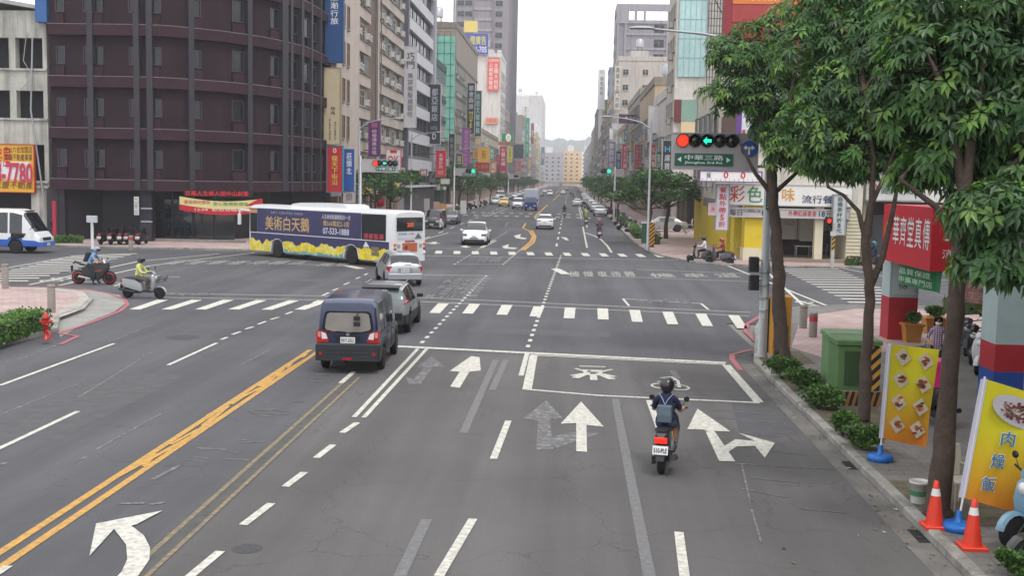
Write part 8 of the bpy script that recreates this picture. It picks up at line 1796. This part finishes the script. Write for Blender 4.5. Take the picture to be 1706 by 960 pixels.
def rider(label, loc, rz, shirt, pants='2a2c34', helmet='1c1c20', lean=0.0, sleeves='long', h=0.0, fingers=False, foot_down=False, skinleg=False, arms=(.36, 1.02), visor=True, name='person', feet=None):
    z = h; L_ = lean
    J = {'pelvis': ((0, -.22, .84+z), (.15, .12)), 'waist': ((0, -.2+.1*L_, .98+z), (.145, .105)), 'chest': ((0, -.16+.4*L_, 1.17+z), (.165, .12)), 'neckb': ((0, -.13+.6*L_, 1.3+z), (.09, .085)), 'neck': ((0, -.1+.7*L_, 1.37+z), .055), 'head': ((0, -.07+.75*L_, 1.47+z), .085), 'crown': ((0, -.08+.75*L_, 1.55+z), .075)}
    E = [('pelvis', 'waist', 'shirt'), ('waist', 'chest', 'shirt'), ('chest', 'neckb', 'shirt'), ('neckb', 'neck', 'skin'), ('neck', 'head', 'skin'), ('head', 'crown', 'skin')]
    for s, k in ((-1, 'l'), (1, 'r')):
        J['sh'+k] = ((s*.17, -.14+.55*L_, 1.25+z), .065); J['el'+k] = ((s*.235, .02+.45*L_, 1.03+z), .045); J['wr'+k] = ((s*.27, arms[0]-.1, arms[1]), .03); J['ha'+k] = ((s*.275, arms[0]-.03, arms[1]+.005), (.038, .025))
        E += [('neckb', 'sh'+k, 'shirt'), ('sh'+k, 'el'+k, 'shirt'), ('el'+k, 'wr'+k, 'shirt' if sleeves == 'long' else 'skin'), ('wr'+k, 'ha'+k, 'skin')]
        if sleeves != 'long': J['sl'+k] = ((s*.22, -.03+.48*L_, 1.1+z), .06); E.remove(('sh'+k, 'el'+k, 'shirt')); E += [('sh'+k, 'sl'+k, 'shirt'), ('sl'+k, 'el'+k, 'skin')]
        if fingers:
            for q in range(4):
                a = J['ha'+k][0]; x = a[0]+s*(-.027+.019*q); J['f%d%s' % (q, k)] = ((x, a[1]+.03, a[2]+.005), .0095); J['g%d%s' % (q, k)] = ((x, a[1]+.055-(.006 if q in (0, 3) else 0), a[2]-.018), .0085)
                E += [('ha'+k, 'f%d%s' % (q, k), 'skin'), ('f%d%s' % (q, k), 'g%d%s' % (q, k), 'skin')]
            a = J['ha'+k][0]; J['t'+k] = ((a[0]-s*.045, a[1]-.005, a[2]-.02), .01); J['u'+k] = ((a[0]-s*.04, a[1]+.03, a[2]-.035), .009); E += [('ha'+k, 't'+k, 'skin'), ('t'+k, 'u'+k, 'skin')]
        if foot_down and s == 1: kn, an, to = (.2, .08, .56), (.22, -.02, .1), (.23, .12, .05)
        elif feet == 'sport': kn, an, to = (s*.2, .12, .62), (s*.18, -.2, .36), (s*.18, -.08, .3)
        elif feet == 'down2': kn, an, to = (s*.22, .12, .5), (s*.26, .05, .1), (s*.27, .18, .04)
        else: kn, an, to = (s*.13, .2, .72), (s*.12, .14, .42-.0), (s*.12, .28, .36)
        J['hip'+k] = ((s*.1, -.18, .82+z), .1); J['kn'+k] = (kn, .065); J['an'+k] = (an, .042); J['to'+k] = (to, (.045, .03))
        E += [('pelvis', 'hip'+k, 'pants'), ('hip'+k, 'kn'+k, 'pants'), ('kn'+k, 'an'+k, 'skinleg' if skinleg else 'pants'), ('an'+k, 'to'+k, 'shoe')]
    mats = {'shirt': CLOTHC, 'pants': C(pants, 'cloth'), 'skin': SKIN, 'skinleg': mat('tan_leg', 'b06c3c', .6), 'shoe': C('3a3836', 'cloth')}
    o = skinned(name, J, E, mats); o.location = loc; o.rotation_euler = (0, 0, rz); tag(o, label, 'person'); o.color = (*lin(shirt), 1)
    hc = Vector((0, -.07+.75*L_, 1.5+z)); hm = mat('helmet_'+helmet, helmet, .3, coat=.5, var=.02)
    b = MB(); rg = []
    for k in range(9):
        a = R(90-150*k/8) if 1 else 0; rr = .135*math.cos(a); zz = .145*math.sin(a); rg.append([(rr*math.cos(t), (rr*1.12*math.sin(t))-.005, zz+(.03*math.sin(t) if k > 5 else 0)) for t in [2*PI*q/18 for q in range(18)]])
    b.loft(rg, hm, cap=False, smooth=True); hb = b.obj('helmet', o); hb.location = hc
    b = MB(); b.loft([[(.137*math.sin(t), .153*math.cos(t), z_) for t in [R(-75+150*q/10) for q in range(11)]] for z_ in (-.06, .03)], CARGLASS if visor else hm, cap=False, closed=False, smooth=True) 
    if visor: b.obj('visor', hb)
    return o
def on(root_, rz=None): return tuple(root_.location), root_.rotation_euler.z
SR = 'rider'
l_, a_ = on(SC1); R1 = rider('person in a dark blue T-shirt and black helmet riding the near scooter away', l_, a_, '1c2242', '3a4a66', '1e1e20', sleeves='short', fingers=True, skinleg=True, visor=False); R1.scale = (.95,)*3
b = MB(); b.bbox(-.13, -.13, 0, .13, 0, .3, mat('bag_leather', '55636e', .4, coat=.2), .02); b.slab([(-.12, .12), (.12, .12), (.1, .27), (-.1, .27)], (0, -.133, 0), (1, 0, 0), (0, 0, 1), .004, mat('bag_flap', '627280', .4)); o = thing('backpack', 'small grey-blue backpack with thin straps on the near rider', 'backpack', Vector(l_)+Matrix.Rotation(a_, 3, 'Z') @ Vector((0, -.28, .84)), a_); o.scale = (.95,)*3; b.obj('bag', o)
b = MB()
for s in (-1, 1): b.tube([(0, -.06, .3), (s*.05, -.02, .4), (s*.12, .08, .47), (s*.12, .16, .47), (s*.11, .27, .35)], .009, mat('bag_strap', '8a94a0', .5), 5)
b.tube([(0, -.06, .28), (0, -.07, .32)], .015, mat('bag_strap', '8a94a0', .5), 5); b.obj('strap', o)
l_, a_ = on(SC2); rider('person in a pale yellow jacket and dark helmet on the silver scooter', l_, a_, 'c4c77c', '5c5852', '26242a')
l_, a_ = on(BK); rider('person in a light blue shirt with one foot down astride the red and black motorcycle', l_, a_, '6f93b8', '20222c', '8a98a8', lean=.28, sleeves='short', h=.02, arms=(.32, .96), feet='down2')
o = thing('backpack', 'dark backpack on the light blue shirted motorcyclist', 'backpack', Vector(l_)+Matrix.Rotation(a_, 3, 'Z') @ Vector((0, -.3, .98)), a_); b = MB(); b.T = Matrix.Rotation(R(-20), 4, 'X'); b.bbox(-.15, -.14, 0, .15, .02, .42, mat('bag_dark', '1c2634', .7), .03); b.obj('bag', o)
l_, a_ = on(SCP); rider('person in a white shirt on the black scooter waiting at the far right corner', l_, a_, 'c4c8d0', '22242c', '26262c', lean=-.05)
sp = [o for o in COL.objects if o.get('label', '').startswith('dark scooter with silver tail')][0]; l_, a_ = on(sp); rider('person in a brick red jacket and red helmet at the far right corner', l_, a_, '8c3a3c', '24242c', '9c4a3c')
sp = [o for o in COL.objects if o.get('label', '').startswith('black scooter crossing the side')][0]; l_, a_ = on(sp); rider('person in a navy jacket and teal helmet riding across the side street', l_, a_, '1f2740', '20242c', '2f7a84')
far = [(940, 361, 'black clothed person', '202024', '1c1c20', '26262a'), (1021-45+0, 375, 'person in a lime yellow jacket', '8c9a3c', 'c4c4b8', '3a3a3e'), (974, 365, 'person in a yellow-green vest', 'a0a83c', '26282a', '2c2c30'), (998, 397, 'person in a plum jacket and pink helmet', '5c4858', 'a05a78', '2a2226'), (955, 333, 'tiny distant person in grey', '55585c', '2c2c30', '303236'), (951, 328, 'tiny distant person in black', '26282c', 'b0b0b0', '2a2c30'), (963, 325, 'tiny distant person in faded red', '8c4a48', '2c2c30', '2a2c30')]
for px, py, l, sh, hm_, c_ in far:
    g = gp(px, py); s = dup(SCP, (g.x, g.y, 0), R(0), 'scooter under the '+l.rstrip(',')+' going up the avenue', None, c_); rider(l+' riding a scooter up the avenue', (g.x, g.y, 0), 0, sh, '2a2a30', hm_)
g = gp(735, 383); dup(SCP, (g.x, g.y, 0), R(180), 'scooter ridden past the black minivan toward the camera', None, 'b8b8ba'); rider('person in a red patterned shirt riding past the black minivan', (g.x, g.y, 0), R(180), '8c3a48', '26262c', '2a2a30')
# woman in a checked shirt
def woman():
    g = gp(1558, 637, .12); root_rz = R(172)
    J = {'pelvis': ((0, 0, .9), (.14, .1)), 'waist': ((0, 0, 1.03), (.12, .09)), 'chest': ((0, .0, 1.22), (.15, .1)), 'neckb': ((0, 0, 1.34), (.075, .07)), 'neck': ((0, 0, 1.41), .045), 'head': ((0, .02, 1.5), .078), 'crown': ((0, .01, 1.57), .07), 'nose': ((0, .095, 1.5), .014)}
    E = [('pelvis', 'waist', 'shirt'), ('waist', 'chest', 'shirt'), ('chest', 'neckb', 'shirt'), ('neckb', 'neck', 'skin'), ('neck', 'head', 'skin'), ('head', 'crown', 'skin'), ('head', 'nose', 'skin')]
    for s, k in ((-1, 'l'), (1, 'r')):
        el = (s*.24, -.02, 1.06); wr = (s*.2, .16, .98) if s > 0 else (s*.26, .05, .86); ha = (s*.17, .22, .97) if s > 0 else (s*.26, .08, .78)
        J.update({'sh'+k: ((s*.15, 0, 1.3), .055), 'el'+k: (el, .042), 'wr'+k: (wr, .028), 'ha'+k: (ha, (.035, .022)), 'hip'+k: ((s*.09, 0, .86), .09), 'kn'+k: ((s*.1, .02, .48), .06), 'an'+k: ((s*.1, 0, .09), .042), 'to'+k: ((s*.12, .14, .04), (.042, .03))})
        E += [('neckb', 'sh'+k, 'shirt'), ('sh'+k, 'el'+k, 'shirt'), ('el'+k, 'wr'+k, 'skin'), ('wr'+k, 'ha'+k, 'skin'), ('pelvis', 'hip'+k, 'pants'), ('hip'+k, 'kn'+k, 'pants'), ('kn'+k, 'an'+k, 'pants'), ('an'+k, 'to'+k, 'shoe')]
        d = Vector(ha)-Vector(wr); d.normalize()
        for q in range(4): f = Vector(ha)+d*(.045+.01*(q in (1, 2)))+Vector((s*(-.024+.016*q), 0, 0)); e = f+d*.025+Vector((-s*.008, 0, -.01)); J['f%d%s' % (q, k)] = (tuple(f), .0088); J['g%d%s' % (q, k)] = (tuple(e), .008); E += [('ha'+k, 'f%d%s' % (q, k), 'skin'), ('f%d%s' % (q, k), 'g%d%s' % (q, k), 'skin')]
        t = Vector(ha)+Vector((-s*.035, 0, 0))+d*.01; J['t'+k] = (tuple(t), .0095); E += [('ha'+k, 't'+k, 'skin')]
    m = bpy.data.materials.new('checked_cloth'); m.use_nodes = True; n = m.node_tree; bb = n.nodes['Principled BSDF']; tc = n.nodes.new('ShaderNodeTexCoord'); ck = n.nodes.new('ShaderNodeTexBrick'); ck.offset = 0; ck.inputs['Scale'].default_value = 1; ck.inputs['Brick Width'].default_value = .055; ck.inputs['Row Height'].default_value = .055; ck.inputs['Mortar Size'].default_value = .009
    ck.inputs['Color1'].default_value = (*lin('4a2a4c'), 1); ck.inputs['Color2'].default_value = (*lin('5c3456'), 1); ck.inputs['Mortar'].default_value = (*lin('c0b0c4'), 1); mp = n.nodes.new('ShaderNodeMapping'); mp.inputs['Rotation'].default_value = (R(90), 0, 0); n.links.new(tc.outputs['Object'], mp.inputs[0]); n.links.new(mp.outputs[0], ck.inputs[0]); n.links.new(ck.outputs[0], bb.inputs['Base Color']); bb.inputs['Roughness'].default_value = .9
    o = skinned('person', J, E, {'shirt': m, 'pants': C('1c1e28', 'cloth'), 'skin': SKIN, 'shoe': C('2c2a3c', 'cloth')}); o.location = g; o.rotation_euler.z = root_rz; tag(o, 'woman in a checked shirt, white face mask and sunglasses beside the food flag', 'person')
    b = MB(); rg = []
    for k in range(9):
        a = R(90-130*k/8); rr = .1*math.cos(a)+.005; rg.append([(rr*math.cos(t), rr*math.sin(t)*1.05-.015-(.03 if k > 4 else 0), .105*math.sin(a)) for t in [2*PI*q/16 for q in range(16)]])
    b.loft(rg[:5], C('1f1a1c', 'cloth'), cap=False, smooth=True); b.loft([[(.1*math.sin(t), -.02-.095*math.cos(t)*1.0, z) for t in [R(-105+210*q/12) for q in range(13)]] for z in (.06, -.05, -.16)], C('1f1a1c', 'cloth'), cap=False, closed=False, smooth=True); h_ = b.obj('hair', o); h_.location = (0, .02, 1.545)
    b = MB(); b.loft([[(.082*math.sin(t), .088*math.cos(t)+.012*(1-abs(t)), z) for t in [R(-70+140*q/8) for q in range(9)]] for z in (-.05, -.02, .01)], C('d0d0d4', 'cloth'), cap=False, closed=False, smooth=True); h_ = b.obj('face_mask', o); h_.location = (0, .02, 1.49)
    b = MB(); b.loft([[(.084*math.sin(t), .096*math.cos(t), z) for t in [R(-60+120*q/8) for q in range(9)]] for z in (-.014, .016)], CARGLASS, cap=False, closed=False, smooth=True); h_ = b.obj('sunglasses', o); h_.location = (0, .02, 1.525)
    r_ = thing('shoulder_bag', 'dark shoulder bag hanging at the side of the woman in checked shirt', 'bag', g+Vector((-.3, .02, .62))); b = MB(); b.bbox(-.06, -.14, 0, .06, .14, .24, C('20202a', 'cloth'), .02); b.obj('bag', r_); b = MB(); b.tube([(0, .0, .22), (.1, 0, .7), (.16, 0, .74)], .008, BLACK, 4); b.obj('strap', r_)
woman()
# dining tables and chairs in the restaurant, signs of life
def table(x, y, lab):
    root = thing('dining_table', lab, 'table', (x, y, .3), 0); b = MB(); b.box(-.5, -.3, .7, .5, .3, .74, C('b9b2a8')); b.obj('table_top', root)
    for sx in (-.45, .4):
        for sy in (-.25, .2): b = MB(); b.box(sx, sy, 0, sx+.04, sy+.04, .699, ALLOY); b.obj('leg', root)
    return root
def dchair(x, y, rz, lab):
    root = thing('dining_chair', lab, 'chair', (x, y, .3), rz, 'metal chairs in the restaurant'); b = MB(); b.box(-.2, -.2, .43, .2, .2, .46, C('6a625c')); b.obj('seat', root); b = MB(); b.tube([(-.19, -.2, .46), (-.19, -.26, .85), (.19, -.26, .85), (.19, -.2, .46)], .014, ALLOY, 5); b.box(-.18, -.25, .65, .18, -.235, .82, C('8a8278')); b.obj('backrest', root)
    for sx in (-.18, .18):
        for sy in (-.18, .18): b = MB(); b.tube([(sx, sy, .43), (sx*1.1, sy*1.1, 0)], .012, ALLOY, 5); b.obj('leg', root)
    return root
tp = [(aty(1249, 420, 73), 'white dining table left of the thick signal pole'), (aty(1337, 420, 73), 'white dining table right of the first tree trunk')]
for q, l in tp: table(q.x, 73, l)
for k, (px, a, l) in enumerate(((1268, 90, 'metal chair right of the left dining table'), (1232, -90, 'metal chair left of the left dining table'), (1354, 90, 'metal chair right of the right dining table'), (1372, 90, 'metal chair farthest right in the restaurant'))): dchair(aty(px, 420, 73).x, 73.1, R(a), l)
# kerbside litter and clutter beyond, left pavement
for k, (px, c_, l) in enumerate(((738, 'b0844a', 'ochre shop stall board on the left pavement'), (727, 'a88a88', 'pinkish shop noticeboard on the left pavement'), (772, 'c8c8c6', 'white standing notice on the left pavement past the hedge'), (711, '9aa0a4', 'grey bus-stop board on the left pavement right of the bus'))):
    q = aty(px, 350, 118+k*9); q.z = .12; r_ = thing('notice_board', l, 'board', q); b = MB(); b.box(-.35, 0, .5, .35, .08, 2.1, C(c_)); b.obj('board', r_); b = MB(); b.box(-.3, .01, 0, -.24, .07, .499, DARKMET); b.box(.24, .01, 0, .3, .07, .499, DARKMET); b.obj('stand', r_)
# parked scooters on the far left pavement
for k, (px, py) in enumerate(((765, 352), (771, 350), (778, 349), (786, 347), (794, 345), (803, 343), (812, 341))):
    g = gp(px, py, .12); dup(SCP, (g.x, g.y, .12), R(-70+8*(k % 3)), '%s scooter of the row parked on the left pavement past the second signal' % ['first', 'second', 'third', 'fourth', 'fifth', 'sixth', 'seventh'][k], 'scooters on the far left pavement', ['26262a', 'a0a2a6', '3a3c44', '1c1c20', 'c8c8ca', '2c3450', '28282c'][k])
# fallen leaves and grit along the gutter
rnd = random.Random(12); b = MB(); lm = [mat('dead_leaf', '7a6238', .9), mat('dead_leaf_dark', '4d4028', .9), mat('litter_white', 'b8b5ac', .9)]
for _ in range(520):
    k = rnd.random(); y = rnd.uniform(8, 34); x = rnd.gauss(4.9, .22) if k < .5 else rnd.uniform(5.35, 7.2) if k < .9 else rnd.uniform(2.5, 4.8)
    z = .128 if x > 5.28 else .018; 
    if 5.08 < x <= 5.28: continue
    s_ = rnd.uniform(.015, .055); a = rnd.uniform(0, 6.28); b.quad([(x+s_*math.cos(a+t)*(1 if t in (0, PI) else .45), y+s_*math.sin(a+t)*(1 if t in (0, PI) else .45), z+rnd.uniform(0, .012)) for t in (0, PI/2, PI, 3*PI/2)], lm[0] if rnd.random() < .6 else lm[1] if rnd.random() < .8 else lm[2])
b.obj('fallen_leaves', kind='stuff')
# the air: a thin even haze between the camera and the hills
hb = MB(); hb.box(-1700, -60, -4, 1700, 3000, 140, mat('haze', 'ffffff')); ho = hb.obj('haze', kind='stuff')
hm2 = bpy.data.materials.new('haze_air'); hm2.use_nodes = True; n = hm2.node_tree; n.nodes.clear(); pv = n.nodes.new('ShaderNodeVolumePrincipled'); pv.inputs['Color'].default_value = (.93, .95, 1, 1); pv.inputs['Density'].default_value = .00038; pv.inputs['Anisotropy'].default_value = .2; ou = n.nodes.new('ShaderNodeOutputMaterial'); n.links.new(pv.outputs[0], ou.inputs['Volume']); ho.data.materials.clear(); ho.data.materials.append(hm2)
